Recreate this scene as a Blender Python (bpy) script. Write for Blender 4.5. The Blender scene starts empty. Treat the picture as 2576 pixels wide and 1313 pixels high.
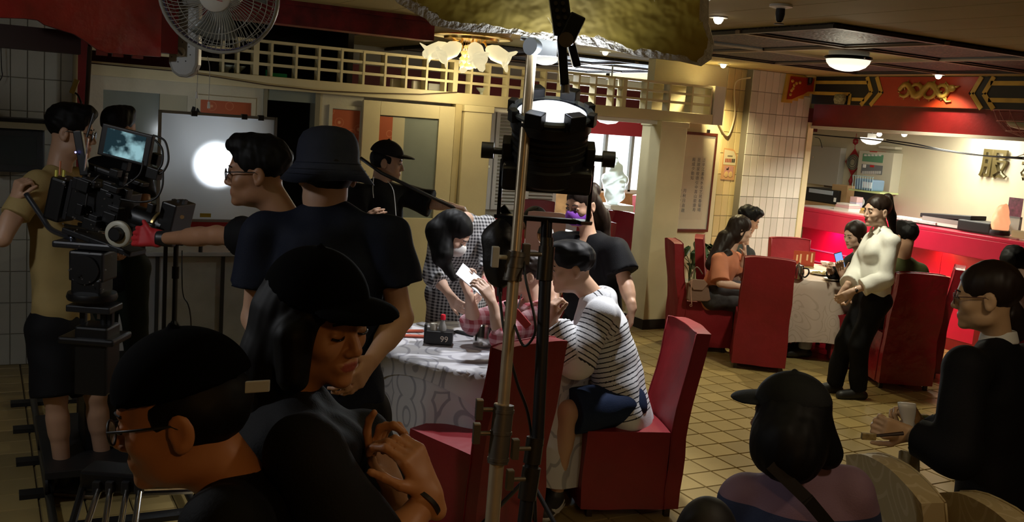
import bpy, bmesh, math, random
import numpy as np
from mathutils import Vector, Matrix
random.seed(7)
S = bpy.context.scene
COL = S.collection
# ---------------------------------------------------------------- camera
# room axes: X runs to the right and away, Y to the left and away, Z up; the phone is held 2.0 m high
FOC, PITCH, ROLL, YAW, CAMZ = 2464.0, math.radians(8.27), math.radians(4.3), math.radians(28.8), 2.0
FH = np.array([math.sin(YAW), math.cos(YAW), 0.0])          # horizontal forward
RH = np.array([math.cos(YAW), -math.sin(YAW), 0.0])         # horizontal right
ZZ = np.array([0.0, 0.0, 1.0])
FW = FH*math.cos(PITCH) - ZZ*math.sin(PITCH)
_u = FH*math.sin(PITCH) + ZZ*math.cos(PITCH)
CR = math.cos(ROLL)*RH + math.sin(ROLL)*_u
CU = -math.sin(ROLL)*RH + math.cos(ROLL)*_u
CC = np.array([0.0, 0.0, CAMZ])
cam = bpy.data.cameras.new('camera'); camo = bpy.data.objects.new('camera', cam); COL.objects.link(camo)
cam.sensor_fit = 'HORIZONTAL'; cam.sensor_width = 36.0; cam.lens = FOC/2576*36.0; cam.clip_start = 0.05; cam.clip_end = 200
camo.matrix_world = Matrix(((CR[0], CU[0], -FW[0], CC[0]), (CR[1], CU[1], -FW[1], CC[1]), (CR[2], CU[2], -FW[2], CC[2]), (0, 0, 0, 1)))
S.camera = camo
# ---------------------------------------------------------------- world, big lights, exposure
S.view_settings.view_transform = 'Standard'; S.view_settings.look = 'None'
S.view_settings.exposure = 0.0; S.view_settings.gamma = 1.0; S.view_settings.use_curve_mapping = False
W = bpy.data.worlds.new('World'); S.world = W; W.use_nodes = True
W.node_tree.nodes['Background'].inputs[0].default_value = (0.82, 0.92, 1.0, 1)      # overcast daylight outside
W.node_tree.nodes['Background'].inputs[1].default_value = 1.2
def light(name, kind, loc, power, color=(1, 1, 1), target=None, **kw):
    l = bpy.data.lights.new(name, kind); o = bpy.data.objects.new(name, l); COL.objects.link(o)
    l.energy = power; l.color = color; o.location = loc
    for k, v in kw.items(): setattr(l, k, v)
    if target is not None:
        o.rotation_euler = (Vector(target)-Vector(loc)).to_track_quat('-Z', 'Y').to_euler()
    return o
# daylight coming in at the window of the rear room
light('window_daylight', 'AREA', (7.6, 12.75, 1.5), 330, (0.86, 0.95, 1.0), (5.2, 6.0, 0.9), shape='RECTANGLE', size=3.2, size_y=1.3)
# fluorescent tubes hidden behind the counter fascia
light('reception_tubes', 'AREA', (8.9, 7.0, 2.12), 80, (1.0, 0.96, 0.82), (9.2, 7.0, 1.0), shape='RECTANGLE', size=0.3, size_y=3.2)
light('counter_strip_pink', 'AREA', (8.56, 8.05, 1.0), 10, (1.0, 0.03, 0.40), (8.68, 8.05, 0.7), shape='RECTANGLE', size=0.06, size_y=0.9)
light('counter_strip_red', 'AREA', (8.56, 6.6, 1.0), 9, (1.0, 0.22, 0.12), (8.68, 6.6, 0.7), shape='RECTANGLE', size=0.06, size_y=2.0)
# ---------------------------------------------------------------- helpers
def ray(x, y): return FW + CR*(x-1288.0)/FOC - CU*(y-656.5)/FOC
def PZ(x, y, z): d = ray(x, y); return CC + d*(z-CAMZ)/d[2]        # point of a pixel at height z
def PD(x, y, D): return CC + ray(x, y)*D                            # ... at depth D
def PY(x, y, Y): d = ray(x, y); return CC + d*Y/d[1]                # ... on the plane Y
def PX(x, y, X): d = ray(x, y); return CC + d*X/d[0]                # ... on the plane X
def V(p): return Vector((float(p[0]), float(p[1]), float(p[2])))

MATS = {}
def mat(name, col, rough=0.6, metal=0.0, bump=0.0, bscale=40.0, var=0.0, vscale=6.0, emit=None, estr=0.0, spec=None, trans=0.0, alpha=1.0, sheen=0.0, vcol=None, coat=0.0, detail=4.0):
    if name in MATS: return MATS[name]
    m = bpy.data.materials.new(name); m.use_nodes = True; MATS[name] = m
    nt = m.node_tree; b = nt.nodes['Principled BSDF']
    b.inputs['Base Color'].default_value = (*col, 1); b.inputs['Roughness'].default_value = rough; b.inputs['Metallic'].default_value = metal
    if spec is not None: b.inputs['Specular IOR Level'].default_value = spec
    if trans: b.inputs['Transmission Weight'].default_value = trans
    if alpha < 1: b.inputs['Alpha'].default_value = alpha
    if sheen: b.inputs['Sheen Weight'].default_value = sheen
    if coat: b.inputs['Coat Weight'].default_value = coat
    if emit is not None:
        b.inputs['Emission Color'].default_value = (*emit, 1); b.inputs['Emission Strength'].default_value = estr
    tc = nt.nodes.new('ShaderNodeTexCoord')
    if var:
        n = nt.nodes.new('ShaderNodeTexNoise'); n.inputs['Scale'].default_value = vscale; n.inputs['Detail'].default_value = detail
        nt.links.new(tc.outputs['Object'], n.inputs['Vector'])
        r = nt.nodes.new('ShaderNodeMapRange'); r.inputs[1].default_value = 0.3; r.inputs[2].default_value = 0.7
        r.inputs[3].default_value = 1-var; r.inputs[4].default_value = 1+var
        nt.links.new(n.outputs[0], r.inputs[0])
        x = nt.nodes.new('ShaderNodeMix'); x.data_type = 'RGBA'; x.blend_type = 'MULTIPLY'; x.inputs[0].default_value = 1
        x.inputs[6].default_value = (*col, 1); nt.links.new(r.outputs[0], x.inputs[7]); nt.links.new(x.outputs[2], b.inputs['Base Color'])
    if vcol:
        a = nt.nodes.new('ShaderNodeAttribute'); a.attribute_name = vcol; nt.links.new(a.outputs['Color'], b.inputs['Base Color'])
    if bump:
        n2 = nt.nodes.new('ShaderNodeTexNoise'); n2.inputs['Scale'].default_value = bscale; n2.inputs['Detail'].default_value = 3
        nt.links.new(tc.outputs['Object'], n2.inputs['Vector'])
        bp = nt.nodes.new('ShaderNodeBump'); bp.inputs['Strength'].default_value = bump; bp.inputs['Distance'].default_value = 0.01
        nt.links.new(n2.outputs[0], bp.inputs['Height']); nt.links.new(bp.outputs[0], b.inputs['Normal'])
    return m
def nodes_of(m): return m.node_tree.nodes, m.node_tree.links, m.node_tree.nodes['Principled BSDF']

def tag(o, label=None, cat=None, group=None, kind=None):
    if label: o['label'] = label
    if cat: o['category'] = cat
    if group: o['group'] = group
    if kind: o['kind'] = kind
    return o
def empty(name, loc, label=None, cat=None, group=None, rz=0.0, kind=None):
    o = bpy.data.objects.new(name, None); COL.objects.link(o); o.location = V(loc); o.rotation_euler = (0, 0, rz); o.empty_display_size = 0.1
    return tag(o, label, cat, group, kind)
def copy_tree(o, parent=None):
    c = o.copy(); COL.objects.link(c); c.parent = parent
    for ch in list(o.children): copy_tree(ch, c)
    return c

class MB:
    """collects vertices and faces in world or local space; build() links them as ONE mesh object"""
    def __init__(s): s.v = []; s.f = []; s.m = []; s.cm = 0
    def add(s, vs, fs):
        n = len(s.v); s.v += [tuple(map(float, p)) for p in vs]
        s.f += [tuple(i+n for i in f) for f in fs]; s.m += [s.cm]*len(fs)
        return s
    def box(s, a, b):
        (x0, y0, z0), (x1, y1, z1) = a, b
        return s.add([(x0,y0,z0),(x1,y0,z0),(x1,y1,z0),(x0,y1,z0),(x0,y0,z1),(x1,y0,z1),(x1,y1,z1),(x0,y1,z1)],
                     [(3,2,1,0),(4,5,6,7),(0,1,5,4),(1,2,6,5),(2,3,7,6),(3,0,4,7)])
    def obox(s, c, ax, ay, az):      # centre and three half-axis vectors
        c, ax, ay, az = [np.array(q, float) for q in (c, ax, ay, az)]
        P = [c+i*ax+j*ay+k*az for k in (-1, 1) for i, j in ((-1,-1),(1,-1),(1,1),(-1,1))]
        if np.dot(np.cross(ax, ay), az) < 0: P = [c-i*ax+j*ay+k*az for k in (-1, 1) for i, j in ((-1,-1),(1,-1),(1,1),(-1,1))]
        return s.add(P, [(3,2,1,0),(4,5,6,7),(0,1,5,4),(1,2,6,5),(2,3,7,6),(3,0,4,7)])
    def bar(s, a, b, w, h, up=(0, 0, 1)):
        a, b, up = [np.array(q, float) for q in (a, b, up)]
        d = b-a; L = np.linalg.norm(d); d /= L; r = np.cross(d, up); r /= np.linalg.norm(r)+1e-9; u = np.cross(r, d)
        return s.obox((a+b)/2, d*L/2, r*w/2, u*h/2)
    def rings(s, R, closed=True, caps=True):
        n = len(R[0]); vs = [p for r in R for p in r]; fs = []
        for i in range(len(R)-1):
            for j in range(n if closed else n-1):
                k = (j+1) % n; fs.append((i*n+j, i*n+k, (i+1)*n+k, (i+1)*n+j))
        if caps: fs.append(tuple(range(n-1, -1, -1))); fs.append(tuple((len(R)-1)*n+j for j in range(n)))
        return s.add(vs, fs)
    def tube(s, pts, r, seg=10, caps=True):
        pts = [np.array(p, float) for p in pts]; n = len(pts); rs = r if hasattr(r, '__len__') else [r]*n
        R = []; pu = None
        for i in range(n):
            d = pts[min(i+1, n-1)]-pts[max(i-1, 0)]; d = d/(np.linalg.norm(d)+1e-9)
            if pu is None: pu = np.array([0, 0, 1.0]) if abs(d[2]) < .9 else np.array([1.0, 0, 0])
            a = np.cross(d, pu); a /= np.linalg.norm(a)+1e-9; b = np.cross(a, d); pu = b
            R.append([pts[i]+rs[i]*(-math.cos(t)*a+math.sin(t)*b) for t in [2*math.pi*k/seg for k in range(seg)]])
        return s.rings(R, True, caps)
    def lathe(s, prof, c=(0, 0, 0), seg=24, axis=(0, 0, 1), caps=False):
        c = np.array(c, float); ax = np.array(axis, float); ax /= np.linalg.norm(ax)
        t = np.array([1.0, 0, 0]) if abs(ax[0]) < .9 else np.array([0, 1.0, 0]); a = np.cross(t, ax); a /= np.linalg.norm(a); b = np.cross(ax, a)
        R = [[c+ax*z+r*(math.cos(q)*a+math.sin(q)*b) for q in [2*math.pi*k/seg for k in range(seg)]] for r, z in prof]
        return s.rings(R, True, caps)
    def prism(s, poly, ext):         # planar 3D polygon extruded by a vector
        poly = [np.array(p, float) for p in poly]; e = np.array(ext, float); n = len(poly)
        nr = sum((np.cross(poly[i]-poly[0], poly[(i+1) % n]-poly[0]) for i in range(n)), np.zeros(3))
        if np.dot(nr, e) > 0: poly = poly[::-1]
        vs = poly+[p+e for p in poly]
        return s.add(vs, [tuple(range(n)), tuple(range(2*n-1, n-1, -1))]+[((i+1) % n, i, n+i, n+(i+1) % n) for i in range(n)])
    def ball(s, c, r, seg=14, rot=None):
        c = np.array(c, float); r = np.array(r if hasattr(r, '__len__') else (r, r, r), float); M = np.eye(3) if rot is None else np.array(rot)
        R = []
        for i in range(seg//2+1):
            t = math.pi*max(0.02, min(.98, i/(seg//2)))
            R.append([c+M@(r*np.array([math.sin(t)*math.cos(q), math.sin(t)*math.sin(q), -math.cos(t)])) for q in [2*math.pi*k/seg for k in range(seg)]])
        return s.rings(R, True, True)
    def build(s, name, m, parent=None, smooth=False, bevel=0.0, seg=2, world=True, label=None, cat=None, group=None, kind=None, sub=0):
        me = bpy.data.meshes.new(name); off = np.zeros(3)
        o = bpy.data.objects.new(name, me); COL.objects.link(o)
        vs = np.array(s.v)
        if parent is not None:
            o.parent = parent
            if world:
                M = chain_inv(parent); vs = vs@M[:3, :3].T + M[:3, 3]
        elif world:
            off = np.array([(vs[:,0].min()+vs[:,0].max())/2, (vs[:,1].min()+vs[:,1].max())/2, vs[:,2].min()]); vs = vs-off; o.location = V(off)
        me.from_pydata(vs.tolist(), [], s.f)
        ms = m if isinstance(m, (list, tuple)) else [m]
        for q in ms: me.materials.append(q)
        if len(ms) > 1:
            for p, k in zip(me.polygons, s.m): p.material_index = k
        if bevel:
            bm = bmesh.new(); bm.from_mesh(me)
            bmesh.ops.bevel(bm, geom=[e for e in bm.edges if len(e.link_faces) == 2 and e.calc_face_angle(0) > 0.5], offset=bevel, segments=seg, affect='EDGES', profile=.6, clamp_overlap=True)
            bm.to_mesh(me); bm.free()
        if smooth:
            for p in me.polygons: p.use_smooth = True
            if smooth == 'auto':
                try: me.set_sharp_from_angle(angle=math.radians(40))
                except Exception: pass
        me.update()
        return tag(o, label, cat, group, kind)
def chain_inv(o):
    ms = []
    while o is not None: ms.append(np.array(o.matrix_basis)); o = o.parent
    T = np.eye(4)
    for q in reversed(ms): T = T@q
    return np.linalg.inv(T)
def rotz(p, a): c, s = math.cos(a), math.sin(a); return np.array([p[0]*c-p[1]*s, p[0]*s+p[1]*c, p[2]])
def unit(v): v = np.array(v, float); return v/(np.linalg.norm(v)+1e-12)
def smooth_path(pts, n=8):
    pts = [np.array(p, float) for p in pts]; P = [pts[0]]+pts+[pts[-1]]; out = []
    for i in range(1, len(P)-2):
        for k in range(n):
            t = k/n; a, b, c, d = P[i-1], P[i], P[i+1], P[i+2]
            out.append(.5*((2*b)+(-a+c)*t+(2*a-5*b+4*c-d)*t*t+(-a+3*b-3*c+d)*t**3))
    out.append(P[-2]); return out
def text_obj(txt, size, loc, xdir, updir, m, parent=None, name='lettering', ext=0.002, align='CENTER', bold=0.0):
    cu = bpy.data.curves.new(name, 'FONT'); cu.body = txt; cu.size = size; cu.extrude = ext; cu.align_x = align; cu.align_y = 'CENTER'; cu.offset = bold
    t = bpy.data.objects.new(name, cu); COL.objects.link(t)
    dg = bpy.context.evaluated_depsgraph_get(); me = bpy.data.meshes.new_from_object(t.evaluated_get(dg)); bpy.data.objects.remove(t)
    o = bpy.data.objects.new(name, me); COL.objects.link(o); me.materials.clear(); me.materials.append(m)
    x, u = unit(xdir), unit(updir); n = np.cross(x, u); R = np.array([x, u, n]).T
    co = np.array([v.co for v in me.vertices]); w = co@R.T+np.array(loc, float) if len(co) else co
    if parent is not None: M = chain_inv(parent); w = w@M[:3, :3].T+M[:3, 3]
    for v, c in zip(me.vertices, w): v.co = c
    o.parent = parent
    return o
# ---------------------------------------------------------------- materials of the place
CREAM = mat('cream_paint', (0.62, 0.55, 0.33), 0.45, bump=0.06, bscale=60, var=0.08, vscale=3)
CREAM_D = mat('cream_paint_aged', (0.50, 0.42, 0.22), 0.5, bump=0.06, bscale=50, var=0.12, vscale=4)
GLOSS = mat('glossy_panel_paint', (0.56, 0.53, 0.40), 0.22, bump=0.25, bscale=38, var=0.05)
GROUT = mat('grout', (0.10, 0.075, 0.04), 0.9)
WGROUT = mat('wall_grout', (0.16, 0.14, 0.10), 0.9)
BLACK = mat('black_plastic', (0.008, 0.008, 0.009), 0.45)
BLACKM = mat('black_metal', (0.012, 0.012, 0.014), 0.32, metal=0.6)
CHROME = mat('chrome', (0.62, 0.60, 0.55), 0.22, metal=1.0)
STEEL = mat('brushed_steel', (0.40, 0.42, 0.44), 0.38, metal=0.35, bump=0.05, bscale=90, var=0.15, vscale=5)
WHITE = mat('white_plastic', (0.78, 0.78, 0.74), 0.4)
DARKRED = mat('dark_red_paint', (0.16, 0.006, 0.006), 0.4, bump=0.15, bscale=30, var=0.2, vscale=5)
RED = mat('red_lacquer', (0.36, 0.012, 0.012), 0.35, bump=0.05, var=0.1)
GOLDP = mat('gold_paint', (0.52, 0.33, 0.05), 0.45, var=0.15, vscale=9)
BLACKP = mat('black_paint', (0.006, 0.006, 0.006), 0.5)
BASEB = mat('black_baseboard', (0.012, 0.010, 0.009), 0.5)
def tile_mat(name, col, rough):
    m = mat(name, col, rough, bump=0.08, bscale=25, var=0.07, vscale=2.5)
    n, l, b = nodes_of(m); oi = n.new('ShaderNodeObjectInfo'); hs = n.new('ShaderNodeHueSaturation')
    r = n.new('ShaderNodeMapRange'); r.inputs[3].default_value = 0.82; r.inputs[4].default_value = 1.12
    src = b.inputs['Base Color'].links[0].from_socket
    l.new(oi.outputs['Random'], r.inputs[0]); l.new(r.outputs[0], hs.inputs['Value']); l.new(src, hs.inputs['Color']); l.new(hs.outputs[0], b.inputs['Base Color'])
    return m
FTILE = tile_mat('floor_tile_ochre', (0.34, 0.25, 0.095), 0.40)
WTILE = tile_mat('white_wall_tile', (0.60, 0.58, 0.50), 0.25)
YTILE = tile_mat('cream_wall_tile', (0.60, 0.47, 0.22), 0.3)
def struct(name, mb, m, parent=None, **kw):
    return mb.build(name, m, parent, kind=None if parent else 'structure', **kw)

# ---------------------------------------------------------------- floor
XMIN, XMAX, YMIN, YMAX, ZC = -2.2, 12.6, -1.6, 13.0, 2.70
floor = struct('floor', MB().box((XMIN, YMIN, -0.12), (XMAX, YMAX, -0.012)), GROUT)
T = 0.2
tb = MB(); w = 0.0972
tb.add([(-w,-w,0),(w,-w,0),(w,w,0),(-w,w,0),(-w+.004,-w+.004,.012),(w-.004,-w+.004,.012),(w-.004,w-.004,.012),(-w+.004,w-.004,.012)],
       [(4,5,6,7),(0,1,5,4),(1,2,6,5),(2,3,7,6),(3,0,4,7)])
def proj(p):
    v = np.array(p, float)-CC; d = v@FW
    return 1288+FOC*(v@CR)/d, 656.5-FOC*(v@CU)/d, d
cand, rest = [], []
x = XMIN+0.14
for i in range(int((XMAX-XMIN)/T)):
    for j in range(int((YMAX-YMIN)/T)):
        c = (-2.2+0.145+T*i, -1.6+0.03+T*j, -0.012)
        u, v_, d = proj(c)
        seen = d > 0.5 and ((1655 < u < 2290 and 830 < v_ < 1320) or (-20 < u < 420 and 930 < v_ < 1320) or (2290 <= u < 2420 and 860 < v_ < 1000) or (1590 < u < 1700 and 815 < v_ < 1000))
        (cand if seen else rest).append((d, c))
cand.sort(); rest += cand[290:]; cand = cand[:290]
tproto = None
for d, c in cand:
    if tproto is None:
        tproto = tb.build('tile', FTILE, floor, world=False); o = tproto
    else:
        o = tproto.copy(); COL.objects.link(o)
    o.location = V(np.array(c)-np.array(floor.location))
    o.rotation_euler = (random.uniform(-.002, .002), random.uniform(-.002, .002), 0)
rb = MB(); bv = np.array(tb.v)
for d, c in rest: rb.add(bv+np.array(c), tb.f)
o = rb.build('tile_field', FTILE, floor); o['kind'] = 'stuff'

# ---------------------------------------------------------------- ceiling with planks and carved coffers
CEIL = mat('ceiling_board', (0.30, 0.235, 0.085), 0.8, bump=0.04, bscale=20, var=0.1, vscale=1.5)
ceiling = struct('ceiling', MB().box((XMIN, YMIN, ZC+0.02), (XMAX, YMAX, ZC+0.12)), mat('ceiling_gap', (0.03, 0.022, 0.01), 0.9))
i = 0; x = XMIN
while x < XMAX-0.05:
    MB().box((x+.003, YMIN, ZC), (min(x+0.40, XMAX)-.003, YMAX, ZC+0.02)).build('plank', CEIL, ceiling); x += 0.40
carv = mat('carved_panel', (0.02, 0.006, 0.004), 0.6)
n, l, b = nodes_of(carv)
tc = n['Texture Coordinate'] if 'Texture Coordinate' in n else n.new('ShaderNodeTexCoord')
vo = n.new('ShaderNodeTexVoronoi'); vo.inputs['Scale'].default_value = 26; vo.feature = 'DISTANCE_TO_EDGE'
no = n.new('ShaderNodeTexNoise'); no.inputs['Scale'].default_value = 9; no.inputs['Detail'].default_value = 5
l.new(tc.outputs['Object'], no.inputs['Vector']); l.new(tc.outputs['Object'], vo.inputs['Vector'])
mx = n.new('ShaderNodeMath'); mx.operation = 'MULTIPLY'; l.new(vo.outputs[0], mx.inputs[0]); l.new(no.outputs[0], mx.inputs[1])
cr = n.new('ShaderNodeValToRGB'); cr.color_ramp.elements[0].position = 0.10; cr.color_ramp.elements[0].color = (0.012, 0.003, 0.002, 1)
cr.color_ramp.elements[1].position = 0.2; cr.color_ramp.elements[1].color = (0.16, 0.10, 0.07, 1)
l.new(mx.outputs[0], cr.inputs[0]); l.new(cr.outputs[0], b.inputs['Base Color'])
bp = n.new('ShaderNodeBump'); bp.inputs['Strength'].default_value = 0.9; bp.inputs['Distance'].default_value = 0.02; l.new(mx.outputs[0], bp.inputs['Height']); l.new(bp.outputs[0], b.inputs['Normal'])
RIB = mat('coffer_rib', (0.22, 0.14, 0.08), 0.5, var=.1)
COFE = mat('coffer_edge', (0.02, 0.012, 0.008), 0.5)
def coffer(xs, ys, plain=()):
    for i in range(len(xs)-1):
        for j in range(len(ys)-1):
            p = MB().box((xs[i], ys[j], ZC-0.012), (xs[i+1], ys[j+1], ZC-0.001)).build('carved_panel', CEIL if (i, j) in plain else carv, ceiling)
            if (i, j) in plain: continue
            b_ = MB(); e = 0.035; x0, x1, y0, y1 = xs[i]+.02, xs[i+1]-.02, ys[j]+.02, ys[j+1]-.02
            for a, c in (((x0,y0),(x1,y0+e)),((x0,y1-e),(x1,y1)),((x0,y0),(x0+e,y1)),((x1-e,y0),(x1,y1))):
                b_.box((a[0], a[1], ZC-0.022), (c[0], c[1], ZC-0.012))
            b_.build('panel_border', COFE, p)
    for k, xx in enumerate(xs):
        MB().box((xx-.022, ys[0]-.03, ZC-0.035), (xx+.022, ys[-1]+.03, ZC-0.012)).build('rib', COFE if k in (0, len(xs)-1) else RIB, ceiling)
    for k, yy in enumerate(ys):
        MB().box((xs[0]-.03, yy-.022, ZC-0.033), (xs[-1]+.03, yy+.022, ZC-0.012)).build('rib', COFE if k in (0, len(ys)-1) else RIB, ceiling)
coffer([4.45, 5.42, 6.41, 7.45], [4.36, 5.18, 6.02, 6.95], plain=((1, 1),))
coffer([4.15, 5.12, 6.10, 7.08], [8.72, 9.55, 10.38, 11.2])
coffer([1.2, 2.15, 3.1], [8.72, 9.55, 10.38, 11.2])

# ---------------------------------------------------------------- outer walls (mostly behind the camera or beyond the openings)
DARKW = mat('dim_plaster', (0.07, 0.055, 0.035), 0.7, bump=0.05)
struct('wall_front', MB().box((XMIN-.1, YMIN-.1, -.12), (XMAX+.1, YMIN, ZC+.12)), DARKW)
struct('wall_left', MB().box((XMIN-.1, YMIN, -.12), (XMIN, YMAX, ZC+.12)), DARKW)
struct('wall_right', MB().box((XMAX, YMIN, -.12), (XMAX+.1, YMAX, ZC+.12)), DARKW)

# ---------------------------------------------------------------- partition under the lattice: beam, panels, doorway
LY = 7.90
BEAM = struct('trim_1', MB().box((0.55, LY-.06, 2.085), (6.50, LY+.10, 2.185)), CREAM, bevel=.006)
tag(BEAM)
# lattice screen, every bar its own part
lat = empty('lattice_screen', ((0.55+6.5)/2, LY, 2.185), 'long cream wooden lattice of small openings above the partition beam', 'lattice')
cols = [560, 598, 643, 682, 744, 801, 858, 913, 967, 1020, 1071, 1119, 1143, 1183, 1228, 1275, 1322, 1368, 1412, 1452, 1494, 1539, 1567, 1623, 1680, 1736, 1784]
posts = {643, 1143, 1567}
ZL0, ZL1 = 2.185, 2.455
for c in cols:
    Xc = PY(c, 140+0.115*(c-1000), LY)[0]; hw = .022 if c in posts else .0095
    MB().box((Xc-hw, LY-.05, ZL0), (Xc+hw, LY+.05, ZL1)).build('post' if c in posts else 'mullion', CREAM, lat)
X0, X1 = 0.6, PY(1784, 230, LY)[0]
for k, zz in enumerate((2.275, 2.365, 2.452)):
    MB().box((X0, LY-.047, zz-.011), (X1, LY+.047, zz+.011)).build('rail', CREAM, lat)
# red backs of the rear room's cornice seen through the lattice
struct('trim_2', MB().box((0.2, 9.6, 2.12), (12.2, 9.75, 2.42)), mat('cornice_red', (0.13, 0.004, 0.006), 0.6, var=.3, vscale=2))
# left panel wall
def frame_rect(mb, x0, x1, z0, z1, fx, fz, y0, y1):
    mb.box((x0, y0, z0), (x0+fx, y1, z1)); mb.box((x1-fx, y0, z0), (x1, y1, z1)); mb.box((x0+fx, y0, z1-fz), (x1-fx, y1, z1)); mb.box((x0+fx, y0, z0), (x1-fx, y1, z0+fz))
def ring_panel(mb, x0, x1, z0, z1, ix0, ix1, iz0, iz1, y0, y1):
    mb.box((x0, y0, z0), (ix0, y1, z1)); mb.box((ix1, y0, z0), (x1, y1, z1)); mb.box((ix0, y0, iz1), (ix1, y1, z1)); mb.box((ix0, y0, z0), (ix1, y1, iz0))
GREY = mat('frosted_pane', (0.22, 0.25, 0.22), 0.18, var=.05)
ORANGE = mat('orange_patterned_paper', (0.42, 0.10, 0.03), 0.55)
n, l, b = nodes_of(ORANGE); tc = n['Texture Coordinate']; vo = n.new('ShaderNodeTexVoronoi'); vo.inputs['Scale'].default_value = 9; l.new(tc.outputs['Object'], vo.inputs['Vector'])
cr = n.new('ShaderNodeValToRGB'); cr.color_ramp.elements[0].position = .10; cr.color_ramp.elements[0].color = (0.62, 0.30, 0.16, 1); cr.color_ramp.elements[1].position = .16; cr.color_ramp.elements[1].color = (0.40, 0.085, 0.025, 1)
e_ = cr.color_ramp.elements.new(.30); e_.color = (0.42, 0.09, 0.03, 1); e2 = cr.color_ramp.elements.new(.33); e2.color = (0.55, 0.2, 0.09, 1); e3 = cr.color_ramp.elements.new(.36); e3.color = (0.40, 0.085, 0.025, 1)
l.new(vo.outputs[0], cr.inputs[0]); l.new(cr.outputs[0], b.inputs['Base Color'])
wp = MB(); ring_panel(wp, 0.66, 1.98, 0, 2.085, 0.80, 1.40, 1.05, 1.985, LY, LY+.04)
# a second hole for the orange insert is made with its own frame in front
wl = struct('wall_partition', wp, GLOSS)
MB().box((0.80, LY+.025, 1.05), (1.40, LY+.035, 1.985)).build('pane', GREY, wl)
MB().box((1.20, LY+.015, 1.05), (1.40, LY+.024, 1.985)).build('curtain', mat('pale_curtain', (0.42, 0.40, 0.28), 0.7), wl)
fr = MB(); frame_rect(fr, 1.46, 1.92, 1.0, 2.0, .035, .035, LY-.018, LY); fr.build('insert_frame', GLOSS, wl)
MB().box((1.49, LY-.006, 1.03), (1.89, LY-.001, 1.97)).build('patterned_insert', ORANGE, wl)
# the dark doorway and its glass transom
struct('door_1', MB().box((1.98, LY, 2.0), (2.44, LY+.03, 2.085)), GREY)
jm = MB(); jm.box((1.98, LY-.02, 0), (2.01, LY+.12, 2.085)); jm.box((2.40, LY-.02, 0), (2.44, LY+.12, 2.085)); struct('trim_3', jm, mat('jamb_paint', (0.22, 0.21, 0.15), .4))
cdw = MB(); cdw.box((1.6, 8.75, 0), (2.75, 8.8, ZC)); cdw.box((1.6, LY+.12, 0), (1.65, 8.75, ZC)); cdw.box((2.7, LY+.12, 0), (2.75, 8.75, ZC)); cdw.box((1.6, LY+.12, 2.09), (2.75, 8.8, 2.12)); struct('wall_dark_backing', cdw, mat('backing_shade', (.012, .009, .006), .8))  # near-black boxing added behind the doorway so the opening stays dark
# right panels
wq = MB(); wq.box((2.44, LY, 0), (2.82, LY+.035, 2.085)); w2 = struct('wall_partition_panel', wq, GLOSS)
fr = MB(); frame_rect(fr, 2.52, 2.82, .9, 2.0, .03, .03, LY-.018, LY); fr.build('insert_frame', GLOSS, w2)
MB().box((2.55, LY-.006, .93), (2.81, LY-.001, 1.965)).build('patterned_insert', ORANGE, w2)
sd = empty('sliding_door', (3.22, LY-.03, 0), 'cream sliding door with a large frosted pane behind the boom operator', 'door')
dm = MB(); ring_panel(dm, 2.80, 3.64, 0.02, 2.06, 2.95, 3.49, 1.08, 1.945, LY-.055, LY-.02); dm.build('door_frame', CREAM, sd, bevel=.004)
MB().box((2.94, LY-.034, 1.07), (3.50, LY-.028, 1.955)).build('pane', GREY, sd)
MB().box((2.955, LY-.042, 1.09), (3.07, LY-.036, 1.935)).build('patterned_insert', ORANGE, sd)
MB().box((3.07, LY-.042, 1.09), (3.18, LY-.036, 1.935)).build('pane_strip', mat('cream_strip', (.50, .46, .30), .4), sd)
struct('trim_4', MB().box((3.64, LY-.06, 0), (3.70, LY+.05, 2.085)), CREAM_D)

# ---------------------------------------------------------------- pillars
def pillar(name, x0, x1, y0, y1, m, label):
    p = empty(name, ((x0+x1)/2, (y0+y1)/2, 0), kind='structure')
    MB().box((x0, y0, 0), (x1, y1, 2.085)).build('shaft', m, p, bevel=.008)
    MB().box((x0-.012, y0-.012, 0), (x1+.012, y1+.012, .10)).build('skirting', BASEB, p)
    MB().box((x0-.012, y0-.012, 2.03), (x1+.012, y1+.012, 2.085)).build('capital', m, p, bevel=.004)
pillar('pillar', 3.71, 3.98, LY-.10, LY+.16, CREAM, '')
pillar('pillar', 5.85, 6.17, LY-.08, LY+.24, CREAM, '')
# white end block of the lattice
struct('trim_5', MB().box((6.485, LY-.06, 2.085), (6.62, LY+.30, 2.47)), mat('white_block', (.62, .60, .54), .5))

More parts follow.
